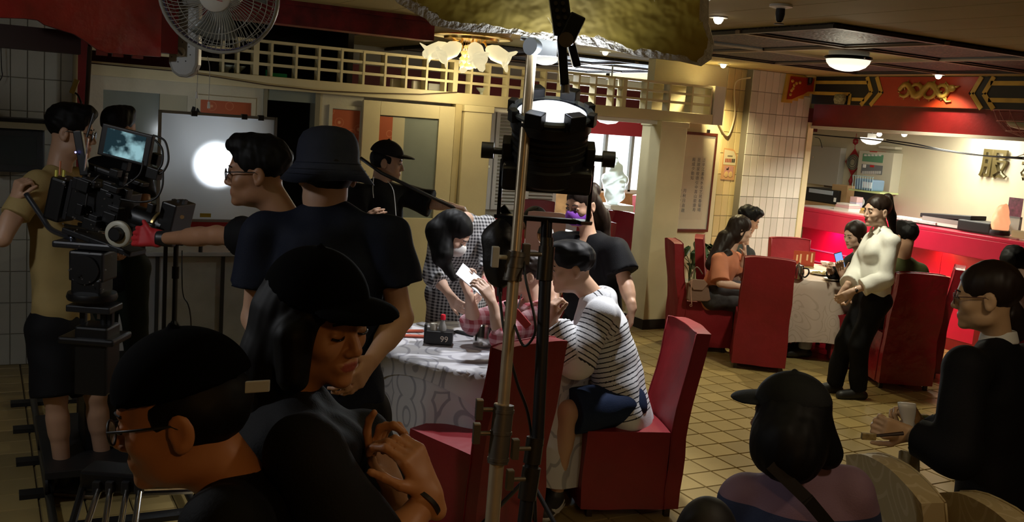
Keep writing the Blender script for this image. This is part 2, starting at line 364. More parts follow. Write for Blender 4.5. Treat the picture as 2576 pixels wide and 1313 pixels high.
# ---------------------------------------------------------------- calligraphy wall, cream tiles, white tile column
CW = 8.22
wc = struct('wall_back', MB().box((6.0, CW, 0), (6.95, CW+.12, ZC)), CREAM)
struct('baseboard_back', MB().box((6.0, CW-.015, 0), (7.15, CW, .07)), BASEB)
def tile_wall(name, x0, x1, y, z0, z1, tw, th, m, zoff=0.0, thick=.10):
    o = struct(name, MB().box((x0, y, z0), (x1, y+thick, z1)), WGROUT)
    nx = max(1, round((x1-x0)/tw)); tw = (x1-x0)/nx; zz = z0+zoff
    p = MB(); a, c = tw/2-.0018, th/2-.0018
    p.add([(-a,0,-c),(a,0,-c),(a,0,c),(-a,0,c),(-a+.003,-.006,-c+.003),(a-.003,-.006,-c+.003),(a-.003,-.006,c-.003),(-a+.003,-.006,c-.003)],
          [(4,5,6,7),(0,1,5,4),(1,2,6,5),(2,3,7,6),(3,0,4,7)])
    pr = None
    while zz+th <= z1+1e-6:
        for i in range(nx):
            if pr is None: pr = p.build('tile', m, o, world=False); q = pr
            else: q = pr.copy(); COL.objects.link(q)
            q.location = V(np.array([x0+tw*(i+.5), y, zz+th/2])-np.array(o.location)); q.rotation_euler = (random.uniform(-.006, .006), 0, random.uniform(-.006, .006))
        zz += th
    return o
tile_wall('wall_tiled_cream', 6.95, 7.22, CW, 0.0, ZC, .09, .225, YTILE)
tile_wall('wall_tiled_white', 7.20, 8.06, 8.12, 0.0, ZC, .0955, .225, WTILE)
struct('trim_6', MB().box((8.06, 8.10, 0), (8.14, 8.62, 2.2)), CREAM)
# left tiled wall behind the camera operator
tile_wall('wall_tiled_left', -1.6, 0.60, 7.62, 0.0, 2.66, .107, .225, mat('grey_wall_tile', (.46, .45, .38), .28, var=.05), thick=.1)
struct('trim_7', MB().box((0.57, 7.55, 0), (0.66, 7.95, 2.4)), DARKRED)

# ---------------------------------------------------------------- rear room
RY = 12.9
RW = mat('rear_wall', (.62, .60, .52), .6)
wr = MB(); wz0, wz1 = 0.98, 2.02; wx0, wx1 = 7.1, 10.6
wr.box((XMIN, RY, 0), (wx0, RY+.1, ZC)); wr.box((wx1, RY, 0), (XMAX, RY+.1, ZC)); wr.box((wx0, RY, 0), (wx1, RY+.1, wz0)); wr.box((wx0, RY, wz1), (wx1, RY+.1, ZC))
struct('wall_rear', wr, RW)
win = empty('window_1', ((wx0+wx1)/2, RY, wz0), kind='structure')
for k in range(8):
    xx = wx0+(wx1-wx0)*k/7; MB().box((xx-.025, RY-.03, wz0), (xx+.025, RY+.03, wz1)).build('window_mullion', mat('window_frame', (.32, .34, .33), .4), win)
MB().box((wx0, RY-.03, wz0-.03), (wx1, RY+.05, wz0+.03)).build('window_sill', WHITE, win)
MB().box((wx0, RY-.03, wz1-.03), (wx1, RY+.05, wz1+.03)).build('window_head', WHITE, win)
MB().box((wx0-.3, RY-.14, 1.86), (wx1+.3, RY-.05, 2.12)).build('pelmet', mat('pelmet_red', (.32, .015, .03), .7), win)
PANE = mat('bright_pane', (.9, .95, 1.0), .4, emit=(.86, .94, 1.0), estr=1.3)
for k in range(7):
    xx = wx0+(wx1-wx0)*k/7; MB().box((xx+.02, RY+.045, wz0), (xx+.48, RY+.055, wz1)).build('pane', PANE, win)
struct('wall_wainscot', MB().box((5.2, RY-.04, 0), (XMAX, RY, .95)), mat('wood_panel', (.45, .26, .11), .5, var=.2, vscale=10))
# side wall of the rear room seen left of the lamp, with louvred shutters
sh = empty('window_2', (5.95, 10.9, 0), kind='structure')
for k in range(3):
    x0 = 5.15+.48*k
    f = MB(); frame_rect(f, x0, x0+.46, .85, 2.1, .05, .06, 10.9, 10.94); fo = f.build('shutter_frame', WHITE, sh)
    for j in range(26):
        zz = .93+j*.0435
        MB().bar((x0+.05, 10.915, zz), (x0+.41, 10.915, zz), .035, .006, up=(0, -.5, .85)).build('slat', WHITE, fo)
    f = MB().box((x0+.38, 10.885, 1.37), (x0+.42, 10.9, 1.40)); f.build('latch', CHROME, fo)
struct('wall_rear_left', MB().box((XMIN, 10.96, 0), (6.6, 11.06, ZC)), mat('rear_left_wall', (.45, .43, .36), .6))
struct('trim_8', MB().box((3.97, LY-.02, 2.045), (5.84, LY+.03, 2.085)), WHITE)

# ---------------------------------------------------------------- reception bay
FX = 8.08
fas = empty('painted_fascia', (FX, 6.2, 2.40), 'black red and gold painted fascia with a dragon relief above the counter', 'fascia')
ZF0, ZF1 = 2.405, 2.695
MB().box((FX, 3.6, ZF0), (FX+.06, 8.12, ZF1)).build('board', BLACKP, fas)
def fz(t): return ZF0+(ZF1-ZF0)*t
def strip(pts, w, m, name='gold_band', x=FX-.004):
    # flat painted band along points given as (Y, t)
    for (a, b_) in zip(pts[:-1], pts[1:]):
        MB().bar((x, a[0], fz(a[1])), (x, b_[0], fz(b_[1])), .008, w, up=(1, 0, 0) if False else tuple(np.cross(unit((0, b_[0]-a[0], fz(b_[1])-fz(a[1]))), (1, 0, 0)))).build(name, m, fas)
def yat(px): return PX(px, 230, FX)[1]
redL, redR = yat(2205), yat(2462)
rp = [(redL-.02, 1), (redL-.10, .45), (redL+.02, 0), (redR-.02, 0), (redR+.10, .48), (redR+.0, 1)]
MB().prism([(FX-.001, a, fz(t)) for a, t in rp], (-.006, 0, 0)).build('red_panel', mat('fascia_red', (.42, .035, .006), .45, var=.1), fas)
for s_, y0 in ((1, redL), (-1, redR)):
    for off in (.035, .16):
        strip([(y0+s_*off-.02*s_, 1), (y0+s_*(off-.10), .47), (y0+s_*(off+.02), 0)], .045, GOLDP)
yl = yat(2178); yr = yat(2490)
strip([(8.1, .80), (yl-.02, .80)], .035, GOLDP); strip([(8.1, .40), (yat(2140), .38)], .035, GOLDP); strip([(yat(2140), .40), (yat(2140), .0)], .035, GOLDP); strip([(yat(2146), .2), (yl, .2)], .035, GOLDP)
strip([(yr, .80), (3.7, .80)], .04, GOLDP); strip([(yr, .28), (3.7, .28)], .04, GOLDP)
# dragon relief: coiling body, legs, mane
dr = MB(); yc = yat(2330)
pts = [(yc+.30-.60*t, fz(.55)+.055*math.sin(t*13.0)) for t in np.linspace(0, 1, 40)]
dr.tube([(FX-.022, a, z) for a, z in pts], [.016+.018*math.sin(math.pi*min(1, .15+t)) for t in np.linspace(0, .85, 40)], 8)
for k in range(3, 38, 2):
    a, z = pts[k]; nrm = 1 if k % 4 == 1 else -1
    dr.tube([(FX-.02, a, z), (FX-.02, a-.02, z+nrm*.05)], [.014, .003], 6)
for k in (10, 18, 26, 33):
    a, z = pts[k]; dr.tube([(FX-.02, a, z), (FX-.02, a-.05, z-.05), (FX-.02, a-.10, z-.045)], [.013, .010, .006], 6)
dr.ball((FX-.025, yc-.30, fz(.62)), (.02, .05, .035)); dr.tube([(FX-.02, yc-.30, fz(.62)), (FX-.02, yc-.38, fz(.70))], [.02, .006], 6); dr.tube([(FX-.02, yc-.27, fz(.66)), (FX-.02, yc-.22, fz(.85))], [.012, .003], 6)
for q0, r0 in ((.24, .060), (.10, .065), (-.06, .070), (-.20, .058)):
    dr.tube([(FX-.024, yc+q0+r0*math.cos(t)*1.05, fz(.53)+r0*.95*math.sin(t)) for t in np.linspace(.4, 5.6, 22)], [.012+.010*math.sin(math.pi*i/21) for i in range(22)], 8)
    for t in np.linspace(.2, 6, 9): dr.tube([(FX-.02, yc+q0+r0*math.cos(t), fz(.53)+r0*math.sin(t)), (FX-.02, yc+q0+(r0+.030)*math.cos(t+.2), fz(.53)+(r0+.030)*math.sin(t+.2))], [.010, .002], 5)
dr.build('dragon_relief', mat('dragon_gold', (.42, .27, .05), .4, metal=.3), fas, smooth=True)
# carved corbel on the tile column
cb = MB(); cx = [(7.66, 1), (8.07, 1), (8.07, .36), (8.0, .36), (8.0, .26), (7.92, .26), (7.92, .14), (7.84, .14), (7.84, .04), (7.76, .04), (7.76, -.06), (7.63, -.06)]
MB().prism([(a, 8.112, fz(t)) for a, t in cx], (0, -.035, 0)).build('corbel_border', GOLDP, fas)
ci = [(7.69, .92), (8.04, .92), (8.04, .44), (7.96, .42), (7.9, .3), (7.82, .2), (7.74, .08), (7.67, .06)]
MB().prism([(a, 8.076, fz(t)) for a, t in ci], (0, -.008, 0)).build('corbel_panel', mat('fascia_red2', (.30, .02, .005), .45), fas)
cv = MB()
for a, t in ((7.72, .75), (7.75, .6), (7.72, .4), (7.78, .68), (7.83, .72), (7.71, .25), (7.74, .48)): cv.ball((a, 8.066, fz(t)), (.022, .008, .018), 8)
cv.build('corbel_carving', GOLDP, fas, smooth=True)
struct('trim_9', MB().box((FX+.03, 3.6, 2.165), (FX+.09, 8.10, 2.402)), DARKRED)
struct('trim_10', MB().box((FX+.02, 3.6, 2.135), (FX+.16, 8.10, 2.166)), mat('white_trim', (.60, .56, .46), .5))
struct('wall_reception', MB().box((9.72, 3.4, 0), (9.84, 10.2, ZC)), mat('reception_wall', (.60, .55, .38), .6, var=.06, vscale=2.2, bump=.03))
struct('wall_reception_side', MB().box((8.14, 9.75, 0), (9.84, 9.87, ZC)), CREAM)
struct('wall_reception_near', MB().box((8.9, 3.3, 0), (9.84, 3.4, ZC)), CREAM)
# the counter
ct = empty('reception_counter', (8.75, 6.2, 0), 'long red lacquered reception counter with glowing strips under its ledge', 'counter')
RC = mat('counter_red', (.50, .010, .045), .32, var=.06)
MB().box((8.42, 3.7, 1.00), (8.50, 8.60, 1.19)).build('upper_fascia', RC, ct, bevel=.006)
MB().box((8.42, 3.7, 1.19), (9.02, 8.60, 1.225)).build('counter_top', RC, ct, bevel=.006)
MB().box((8.62, 7.55, 1.225), (9.0, 8.60, 1.24)).build('white_ledge', WHITE, ct)
for k in range(5): MB().box((8.655, 3.7+.98*k, .12), (8.70, 3.7+.98*k+.975, 1.0)).build('front_panel', RC, ct, bevel=.003)
for zz in (.735, .60): MB().box((8.643, 3.7, zz-.006), (8.655, 8.6, zz+.006)).build('metal_strip', mat('pale_strip', (.75, .6, .55), .3, metal=.5), ct)
MB().box((8.66, 3.7, 0), (8.75, 8.6, .12)).build('plinth', DARKRED, ct)
MB().box((8.70, 3.7, 0.12), (9.0, 8.6, .98)).build('carcass', DARKRED, ct)
MB().box((8.58, 5.95, 0), (8.655, 6.10, 1.0)).build('pilaster', DARKRED, ct)

# ---------------------------------------------------------------- red beam and scalloped red board at the left
struct('trim_11', MB().box((1.2, 7.0, 2.535), (3.03, 7.18, 2.70)).box((1.2, 6.97, 2.67), (3.06, 7.2, 2.70)), mat('worn_red_beam', (.20, .012, .02), .3, bump=.35, bscale=30, var=.5, vscale=9))
BY = 4.6
sc = [(-30, 34), (0, 44), (60, 46), (95, 50), (112, 62), (150, 74), (188, 86), (220, 106), (245, 124), (268, 132), (312, 136), (360, 140), (405, 143)]
prof = [PY(px, py, BY) for px, py in sc]
poly = [(p[0], BY, p[2]) for p in prof]+[(prof[-1][0], BY, 2.7), (prof[0][0], BY, 2.7)]
rbd = empty('scalloped_red_board', (.4, BY, 2.15), 'worn glossy red wooden board with a curved lower edge, top left', 'board')
MB().prism(poly, (0, .05, 0)).build('panel', mat('worn_red_board', (.30, .014, .012), .28, bump=.45, bscale=14, var=.45, vscale=5), rbd)
MB().box((prof[-1][0]+.001, BY, 2.17), (prof[-1][0]+.07, BY+.12, 2.7)).build('end_post', DARKRED, rbd)
for px in (255, 295, 345): a = PY(px, 140, BY)[0]; MB().box((a-.018, BY+.005, 2.135), (a+.026, BY+.045, 2.20)).build('tooth', DARKRED, rbd)
MB().box((-1.2, BY+.3, 2.14), (.40, BY+.42, 2.24)).build('inner_rail', mat('dark_wood', (.02, .006, .004), .5), rbd)
# ---------------------------------------------------------------- implicit surfaces for bodies, clothes and hair
def axis_grid(lo, hi, h, fine):
    """coordinates from lo to hi with step h, or a finer step inside the given intervals (a, b, hf)"""
    out = [lo]; x = lo
    while x < hi:
        st = h
        for a, b, hf in fine:
            if a-h < x < b: st = min(st, hf)
        x += st; out.append(x)
    return np.array(out, np.float32)
class Field:
    def __init__(s, lo, hi, h, fine=()):
        s.ax = [axis_grid(lo[i], hi[i], h, [(f[0][i], f[1][i], f[2]) for f in fine]) for i in range(3)]
        s.shape = tuple(len(a) for a in s.ax); s.f = np.full(s.shape, .3, np.float32); s.lab = np.zeros(s.shape, np.int8); s.raw = np.full(s.shape, 9., np.float32)
        s.u = np.zeros(s.shape, np.float32); s.h = h
    def sub(s, lo, hi):
        sl = []
        for i in range(3):
            a = max(0, int(np.searchsorted(s.ax[i], lo[i]))-2); b = min(s.shape[i], int(np.searchsorted(s.ax[i], hi[i]))+2)
            if b-a < 1: return None, None
            sl.append(slice(a, b))
        g = np.meshgrid(*[s.ax[i][sl[i]] for i in range(3)], indexing='ij')
        return tuple(sl), g
    def put(s, sl, d, k, lab, u, op):
        f = s.f[sl]
        if op == 'add':
            r = s.raw[sl]; m = d < r; s.lab[sl] = np.where(m, lab, s.lab[sl]); s.raw[sl] = np.where(m, d, r)
            if u is not None: s.u[sl] = np.where(m, u, s.u[sl])
            h = np.clip(.5+.5*(f-d)/k, 0, 1); s.f[sl] = f*(1-h)+d*h-k*h*(1-h)
        else:
            h = np.clip(.5-.5*(f+d)/k, 0, 1); s.f[sl] = f*(1-h)-d*h+k*h*(1-h)
    def cone(s, a, b, ra, rb, k=.015, lab=0, op='add', sq=None, cut=()):
        """tapered capsule; sq=(axis, factor) flattens it, cut=[(point, normal)] trims it"""
        a = np.array(a, float); b = np.array(b, float); m = max(ra, rb)*(max(1, sq[1]) if sq else 1)+k+3*s.h
        sl, g = s.sub(np.minimum(a, b)-m, np.maximum(a, b)+m)
        if sl is None: return
        px, py, pz = g[0]-a[0], g[1]-a[1], g[2]-a[2]; d = b-a; f = 1.0
        if sq is not None:
            n = unit(sq[0]); t = (px*n[0]+py*n[1]+pz*n[2])*(1/sq[1]-1); px, py, pz = px+n[0]*t, py+n[1]*t, pz+n[2]*t
            t2 = float(d@n)*(1/sq[1]-1); d = d+n*t2; f = min(1.0, sq[1])
        L2 = float(d@d)+1e-9; t = np.clip((px*d[0]+py*d[1]+pz*d[2])/L2, 0, 1)
        q = np.sqrt((px-t*d[0])**2+(py-t*d[1])**2+(pz-t*d[2])**2)-(ra+(rb-ra)*t)
        q = q*f
        for pt, nn in cut: q = np.maximum(q, (g[0]-pt[0])*nn[0]+(g[1]-pt[1])*nn[1]+(g[2]-pt[2])*nn[2])
        s.put(sl, q, k, lab, t*math.sqrt(L2)+.013, op)
    def ell(s, c, r, M=None, k=.015, lab=0, op='add', cut=()):
        c = np.array(c, float); r = np.array(r, float); m = r.max()+k+3*s.h
        sl, g = s.sub(c-m, c+m)
        if sl is None: return
        p = [g[i]-c[i] for i in range(3)]
        if M is not None: M = np.array(M); p = [p[0]*M[0, i]+p[1]*M[1, i]+p[2]*M[2, i] for i in range(3)]
        k0 = np.sqrt(sum((p[i]/r[i])**2 for i in range(3)))+1e-6; k1 = np.sqrt(sum((p[i]/r[i]**2)**2 for i in range(3)))+1e-6
        d = k0*(k0-1)/k1
        for pt, nn in cut: d = np.maximum(d, (g[0]-pt[0])*nn[0]+(g[1]-pt[1])*nn[1]+(g[2]-pt[2])*nn[2])
        s.put(sl, d, k, lab, None, op)
    def plane_cut(s, pt, n):
        n = unit(n); g = np.meshgrid(*s.ax, indexing='ij', sparse=True)
        s.f = np.maximum(s.f, ((g[0]-pt[0])*n[0]+(g[1]-pt[1])*n[1]+(g[2]-pt[2])*n[2]).astype(np.float32))
    def noise(s, amp, freq, seed=0, squash=(1, 1, 1)):
        rg = np.random.default_rng(seed); g = np.meshgrid(*s.ax, indexing='ij', sparse=True); m = np.abs(s.f) < .05
        idx = np.nonzero(m); P = np.stack([s.ax[i][idx[i]]*squash[i] for i in range(3)], 1); v = np.zeros(len(P))
        for q in range(7):
            w = rg.normal(size=3); w = w/np.linalg.norm(w)*freq*(1+.35*q); v += np.sin(P@w+rg.uniform(0, 6.28)+1.2*np.sin(P@(rg.normal(size=3)*freq*.5)))/(1+.35*q)
        s.f[idx] += (amp*v/2.2).astype(np.float32)
    def mesh(s):
        f = s.f; nx, ny, nz = s.shape; f[0] = f[-1] = .3; f[:, 0] = f[:, -1] = .3; f[:, :, 0] = f[:, :, -1] = .3
        neg = f < 0
        cs = [neg[i:nx-1+i, j:ny-1+j, k:nz-1+k] for i in (0, 1) for j in (0, 1) for k in (0, 1)]
        al = cs[0].copy(); an = cs[0].copy()
        for c in cs[1:]: al &= c; an |= c
        act = an & ~al
        I = np.stack(np.nonzero(act), 1)
        if len(I) == 0: return None
        acc = np.zeros((len(I), 3)); cnt = np.zeros(len(I)); X = s.ax
        for axis in range(3):
            o1, o2 = [q for q in range(3) if q != axis]
            for e1 in (0, 1):
                for e2 in (0, 1):
                    A = I.copy(); A[:, o1] += e1; A[:, o2] += e2; B = A.copy(); B[:, axis] += 1
                    fa = f[A[:, 0], A[:, 1], A[:, 2]]; fb = f[B[:, 0], B[:, 1], B[:, 2]]; m = (fa < 0) != (fb < 0)
                    t = np.where(m, fa/np.where(m, fa-fb, 1), 0)
                    P = np.stack([X[q][A[:, q]] for q in range(3)], 1).astype(float); P[:, axis] += t*(X[axis][B[:, axis]]-X[axis][A[:, axis]])
                    acc += P*m[:, None]; cnt += m
        vert = acc/cnt[:, None]; vid = np.full(act.shape, -1, np.int64); vid[I[:, 0], I[:, 1], I[:, 2]] = np.arange(len(I))
        quads = []
        for axis in range(3):
            o1, o2 = [(1, 2), (2, 0), (0, 1)][axis]
            sa = [slice(None)]*3; sb = [slice(None)]*3; sa[axis] = slice(0, -1); sb[axis] = slice(1, None)
            na, nb = neg[tuple(sa)], neg[tuple(sb)]; E = np.stack(np.nonzero(na != nb), 1)
            if len(E) == 0: continue
            ok = (E[:, o1] > 0) & (E[:, o2] > 0) & (E[:, o1] < s.shape[o1]-1) & (E[:, o2] < s.shape[o2]-1); E = E[ok]
            fl = na[E[:, 0], E[:, 1], E[:, 2]]; c = []
            for d1, d2 in ((1, 1), (0, 1), (0, 0), (1, 0)):
                q = E.copy(); q[:, o1] -= d1; q[:, o2] -= d2; c.append(vid[q[:, 0], q[:, 1], q[:, 2]])
            Q = np.stack(c, 1); Q = np.where(fl[:, None], Q, Q[:, ::-1]); quads.append(Q)
        Q = np.concatenate(quads)
        return vert, Q, s.lab[I[:, 0], I[:, 1], I[:, 2]], s.u[I[:, 0], I[:, 1], I[:, 2]]
def smooth_verts(v, Q, it):
    E = np.concatenate([Q[:, [0, 1]], Q[:, [1, 2]], Q[:, [2, 3]], Q[:, [3, 0]]]); n = len(v)
    for _ in range(it):
        s = np.zeros_like(v); c = np.zeros(n)
        for a, b in ((0, 1), (1, 0)):
            for q in range(3): s[:, q] += np.bincount(E[:, a], v[E[:, b], q], n)
            c += np.bincount(E[:, a], minlength=n)
        v = v*.5+.5*s/c[:, None]
    return v
def field_obj(F, name, mats, parent, sm=1, colors=None, attr_u=False, lipf=None):
    r = F.mesh()
    if r is None: return None
    v, Q, lab, u = r
    if sm: v = smooth_verts(v, Q, sm)
    vw = v
    if parent is not None: M = chain_inv(parent); v = v@M[:3, :3].T+M[:3, 3]
    me = bpy.data.meshes.new(name)
    me.vertices.add(len(v)); me.vertices.foreach_set('co', v.astype(np.float32).ravel())
    me.loops.add(Q.size); me.loops.foreach_set('vertex_index', Q.astype(np.int32).ravel())
    me.polygons.add(len(Q)); me.polygons.foreach_set('loop_start', (np.arange(len(Q))*4).astype(np.int32))
    me.polygons.foreach_set('use_smooth', np.ones(len(Q), bool))
    ms = mats if isinstance(mats, (list, tuple)) else [mats]
    for m in ms: me.materials.append(m)
    me.update(calc_edges=True)
    if colors is not None:
        a = me.color_attributes.new('tint', 'FLOAT_COLOR', 'POINT'); c = np.ones((len(v), 4), np.float32); c[:, :3] = colors[0]
        if lipf is not None:
            hc, HM, hs_ = lipf; q = (vw-hc)@HM/hs_; m_ = ((q[:, 0]/.0225)**2+((q[:, 2]+.0685)/.0098)**2 < 1) & (q[:, 1] > .07); c[m_, :3] = colors[1]
        a.data.foreach_set('color', c.ravel())
    if attr_u:
        a = me.attributes.new('along', 'FLOAT', 'POINT'); a.data.foreach_set('value', u.astype(np.float32))
        a = me.attributes.new('zone', 'FLOAT', 'POINT'); a.data.foreach_set('value', lab.astype(np.float32))
    o = bpy.data.objects.new(name, me); COL.objects.link(o); o.parent = parent
    return o

# ---------------------------------------------------------------- people
def facing(yaw, pitch=0.0, roll=0.0):
    """head axes (right, forward, up). yaw 0 = away from the camera, 90 = to the right of the picture; pitch>0 looks down; roll>0 tips to the right of the picture"""
    y, p, r = map(math.radians, (yaw, pitch, roll))
    f = math.sin(y)*RH+math.cos(y)*FH; rt = math.cos(y)*RH-math.sin(y)*FH; u = ZZ.copy()
    f, u = math.cos(p)*f-math.sin(p)*u, math.cos(p)*u+math.sin(p)*f
    # roll about the camera's horizontal forward axis
    def rot(v, a, t): return v*math.cos(t)+np.cross(a, v)*math.sin(t)+a*(a@v)*(1-math.cos(t))
    return np.array([rot(q, FH, r) for q in (rt, f, u)]).T       # columns
SKINS = {}
def skin_mat(name, col, rough=.5):
    return mat('skin_'+name, col, rough, bump=.02, bscale=120, vcol='tint')
def hand(F, w, d, n, thumb, curl=(.5, .6, .5), s=1.0, spread=.05, tcurl=.4, lab=0, k=.005, tdir=None):
    """w wrist point, d direction of the hand, n palm normal (palm side), thumb +1/-1 side"""
    d, n = unit(d), np.array(n, float); n = unit(n-d*(n@d)); sd = np.cross(d, n)*thumb
    F.cone(w-d*.03*s, w+d*.035*s, .022*s, .021*s, .012, lab, sq=(n, .8))
    for q in (-.027, -.009, .009, .027): F.cone(w+d*.015*s+sd*q*.6*s, w+d*.082*s+sd*q*s, .0135*s, .012*s, .012, lab)
    for i, q in enumerate((.028, .0095, -.0095, -.027)):
        L = (.042, .047, .044, .034)[i]*s; c = curl[i] if len(curl) > 3 else curl[0]
        p = w+d*.085*s+sd*q*s; dd = unit(d+sd*q*spread*40); a = 0
        for jn in range(3):
            a += c*(1.0 if jn else .8)
            e = p+(dd*math.cos(a)+n*math.sin(a))*L*(1, .66, .5)[jn]; r0 = (.0092, .0083, .0076)[jn]*s
            F.cone(p, e, r0, r0*.92, k, lab); p = e
    p = w+d*.022*s+sd*.022*s; td = unit(d*.75+sd*.75+n*.25) if tdir is None else unit(tdir)
    e = p+td*.042*s; F.cone(p, e, .0135*s, .0105*s, .008, lab); td = unit(td+unit(d*.6-sd*.2+n*.5)*tcurl); e2 = e+td*.034*s; F.cone(e, e2, .0102*s, .0092*s, k, lab)
    e3 = e2+unit(td+n*.2)*.026*s; F.cone(e2, e3, .009*s, .0078*s, k, lab)

def head_prims(F, c, M, hs, neck, nr=.055, lips=True, female=False, closed=False):
    def L(x, y, z): return c+M@(np.array([x, y, z])*hs)
    def E(x, y, z, a, b, d, k=.012, lab=0, op='add'): F.ell(L(x, y, z), np.array([a, b, d])*hs, M, k*hs, lab, op)
    jw = .043 if female else .049
    E(0, -.008, .032, .073, .095, .083, .02)
    E(0, .026, -.03, .060, .064, .085, .03)
    E(0, .032, -.074, jw, .048, .040, .025)
    E(0, .077, -.101, .021, .018, .016, .020)
    for s in (-1, 1):
        E(s*.040, .058, -.030, .024, .024, .022, .02)
        E(s*.046, .012, -.078, .014, .03, .02, .02)
    F.cone(L(-.030, .079, .020), L(.030, .079, .020), .012*hs, .012*hs, .014*hs)
    for s in (-1, 1): E(s*.031, .098, -.004, .019, .013, .011, .008, op='cut')
    F.cone(L(0, .085, .010), L(0, .106, -.032), .0075*hs, .0105*hs, .010*hs); E(0, .104, -.036, .011, .011, .0095, .006)
    for s in (-1, 1): E(s*.0115, .096, -.040, .0085, .010, .0075, .005)
    for s in (-1, 1):
        E(s*.031, .0815, -.003, .0155, .0105, .0095, .003)            # lids over the eyeballs
    E(0, .083, -.068, .028, .012, .016, .014)
    if lips:
        E(0, .0905, -.0640, .0215, .0075, .0046, .003, 1); E(0, .0890, -.0735, .0185, .0085, .0058, .003, 1)
        E(0, .099, -.0688, .022, .006, .0012, .002, op='cut')
    for s in (-1, 1):
        E(s*.077, -.012, -.012, .008, .021, .032, .006); E(s*.079, -.008, -.034, .007, .011, .012, .006)
        E(s*.086, -.006, -.010, .006, .011, .016, .004, op='cut')
    F.cone(L(0, -.022, -.055), neck, nr*hs, nr*1.05*hs, .03*hs)

def face_parts(c, M, hs, parent, look='open', brow=(.010, .007, .005)):
    def L(x, y, z): return c+M@(np.array([x, y, z])*hs)
    EW = mat('eye_white', (.62, .60, .56), .3); EI = mat('eye_iris', (.010, .006, .004), .2); BR = mat('brow_hair', brow, .8)
    for s in (-1, 1):
        if look == 'open':
            b = MB(); b.cm = 0; b.ball(L(s*.031, .0865, -.0035), np.array([.0135, .0065, .0050])*hs, 12, M); b.cm = 1; b.ball(L(s*.031+.001, .0905, -.0032), np.array([.0058, .0035, .0050])*hs, 10, M)
            b.build('eye', [EW, EI], parent, smooth=True)
            lid = MB(); lid.tube(smooth_path([L(s*.031-.0155, .085, -.004), L(s*.031-.006, .0925, .0015), L(s*.031+.006, .0925, .0015), L(s*.031+.0155, .085, -.004)], 4), .0016*hs, 6); lid.build('eyelash', EI, parent, smooth=True)
        else:
            lid = MB(); lid.tube(smooth_path([L(s*.031-.0155, .085, -.006), L(s*.031-.006, .092, -.0085), L(s*.031+.006, .092, -.0085), L(s*.031+.0155, .085, -.006)], 4), .0022*hs, 6); lid.build('eyelash', EI, parent, smooth=True)
        q = MB(); q.tube(smooth_path([L(s*.013, .0935, .0185), L(s*.028, .0925, .0225), L(s*.044, .081, .0185)], 5), [.0022*hs]+[.0034*hs]*9+[.0018*hs] if False else .0028*hs, 6); q.build('eyebrow', BR, parent, smooth=True)

def hair_obj(c, M, hs, style, m, parent, extra=(), seed=1, h=.006, amp=.006):
    """style: short, crop, long; extra = list of (a, b, ra, rb) cones in world space"""
    def L(x, y, z): return c+M@(np.array([x, y, z])*hs)
    pts = [c-.16*hs, c+.16*hs]
    for e in extra: pts += [np.minimum(e[0], e[1])-max(e[2], e[3])-.02, np.maximum(e[0], e[1])+max(e[2], e[3])+.02]
    F = Field(np.min(pts, 0), np.max(pts, 0), h)
    def E(x, y, z, a, b, d, k=.012, op='add'): F.ell(L(x, y, z), np.array([a, b, d])*hs, M, k*hs, 0, op)
    if style == 'short':
        E(0, -.014, .044, .083, .104, .088); E(0, .045, .095, .06, .06, .04, .02)
        E(0, .105, -.025, .072, .060, .082, .012, 'cut'); E(0, -.02, -.125, .10, .13, .065, .02, 'cut')
        for s in (-1, 1): E(s*.085, .012, -.030, .022, .036, .040, .01, 'cut')
    elif style == 'long':
        E(0, -.014, .040, .085, .106, .092); E(0, -.03, -.04, .085, .080, .09, .03)
        E(0, .100, -.032, .058, .070, .098, .012, 'cut')
    elif style == 'tied':
        E(0, -.014, .036, .080, .103, .090)
        E(0, .107, -.030, .066, .062, .092, .010, 'cut'); E(0, .00, -.115, .10, .13, .060, .02, 'cut')
        for s in (-1, 1): E(s*.085, .010, -.025, .020, .032, .042, .01, 'cut')
    elif style == 'under':       # what shows below a cap
        E(0, -.016, .012, .079, .099, .080); E(0, .09, -.01, .09, .075, .2, .012, 'cut'); E(0, -.02, -.125, .10, .13, .055, .02, 'cut')
        for s in (-1, 1): E(s*.085, .012, -.030, .022, .036, .040, .01, 'cut')
    for e in extra: F.cone(e[0], e[1], e[2], e[3], .02)
    if style in ('long', 'under', 'tied'): F.ell(L(0, .105, -.05), np.array([.052, .075, .085])*hs, M, .01, 0, 'cut')
    F.noise(amp*(.4 if style in ('long', 'tied') else .3 if style == 'under' else .6), 90, seed, (1, 1, .3) if style in ('long', 'tied') else (1, 1, .8))
    return field_obj(F, 'hair', m, parent, 1)
def cap_obj(c, M, hs, m, parent, brim=True, brim_yaw=0.0, h=.006):
    def L(x, y, z): return c+M@(np.array([x, y, z])*hs)
    F = Field(c-.2*hs, c+.2*hs, h)
    cy, sy = math.cos(brim_yaw), math.sin(brim_yaw)
    F.ell(L(0, -.010, .038), np.array([.091, .112, .100])*hs, M, .01, cut=[(L(0, 0, .042), -(M[:, 2]*1.0+M[:, 1]*.10))])
    F.cone(L(0, -.01, .136), L(0, -.01, .140), .008*hs, .008*hs, .004)
    o = field_obj(F, 'cap', m, parent, 1)
    if brim:
        G = Field(c-.24*hs, c+.24*hs, .004)
        p = L(0, .095, .042); G.ell(p, np.array([.082, .080, .020])*hs, M, .006, cut=[(L(0, .055, 0), -M[:, 1])]); G.ell(L(0, .09, .024), np.array([.10, .12, .024])*hs, M, .004, op='cut')
        b = field_obj(G, 'cap_brim', m, parent, 1)
    return o
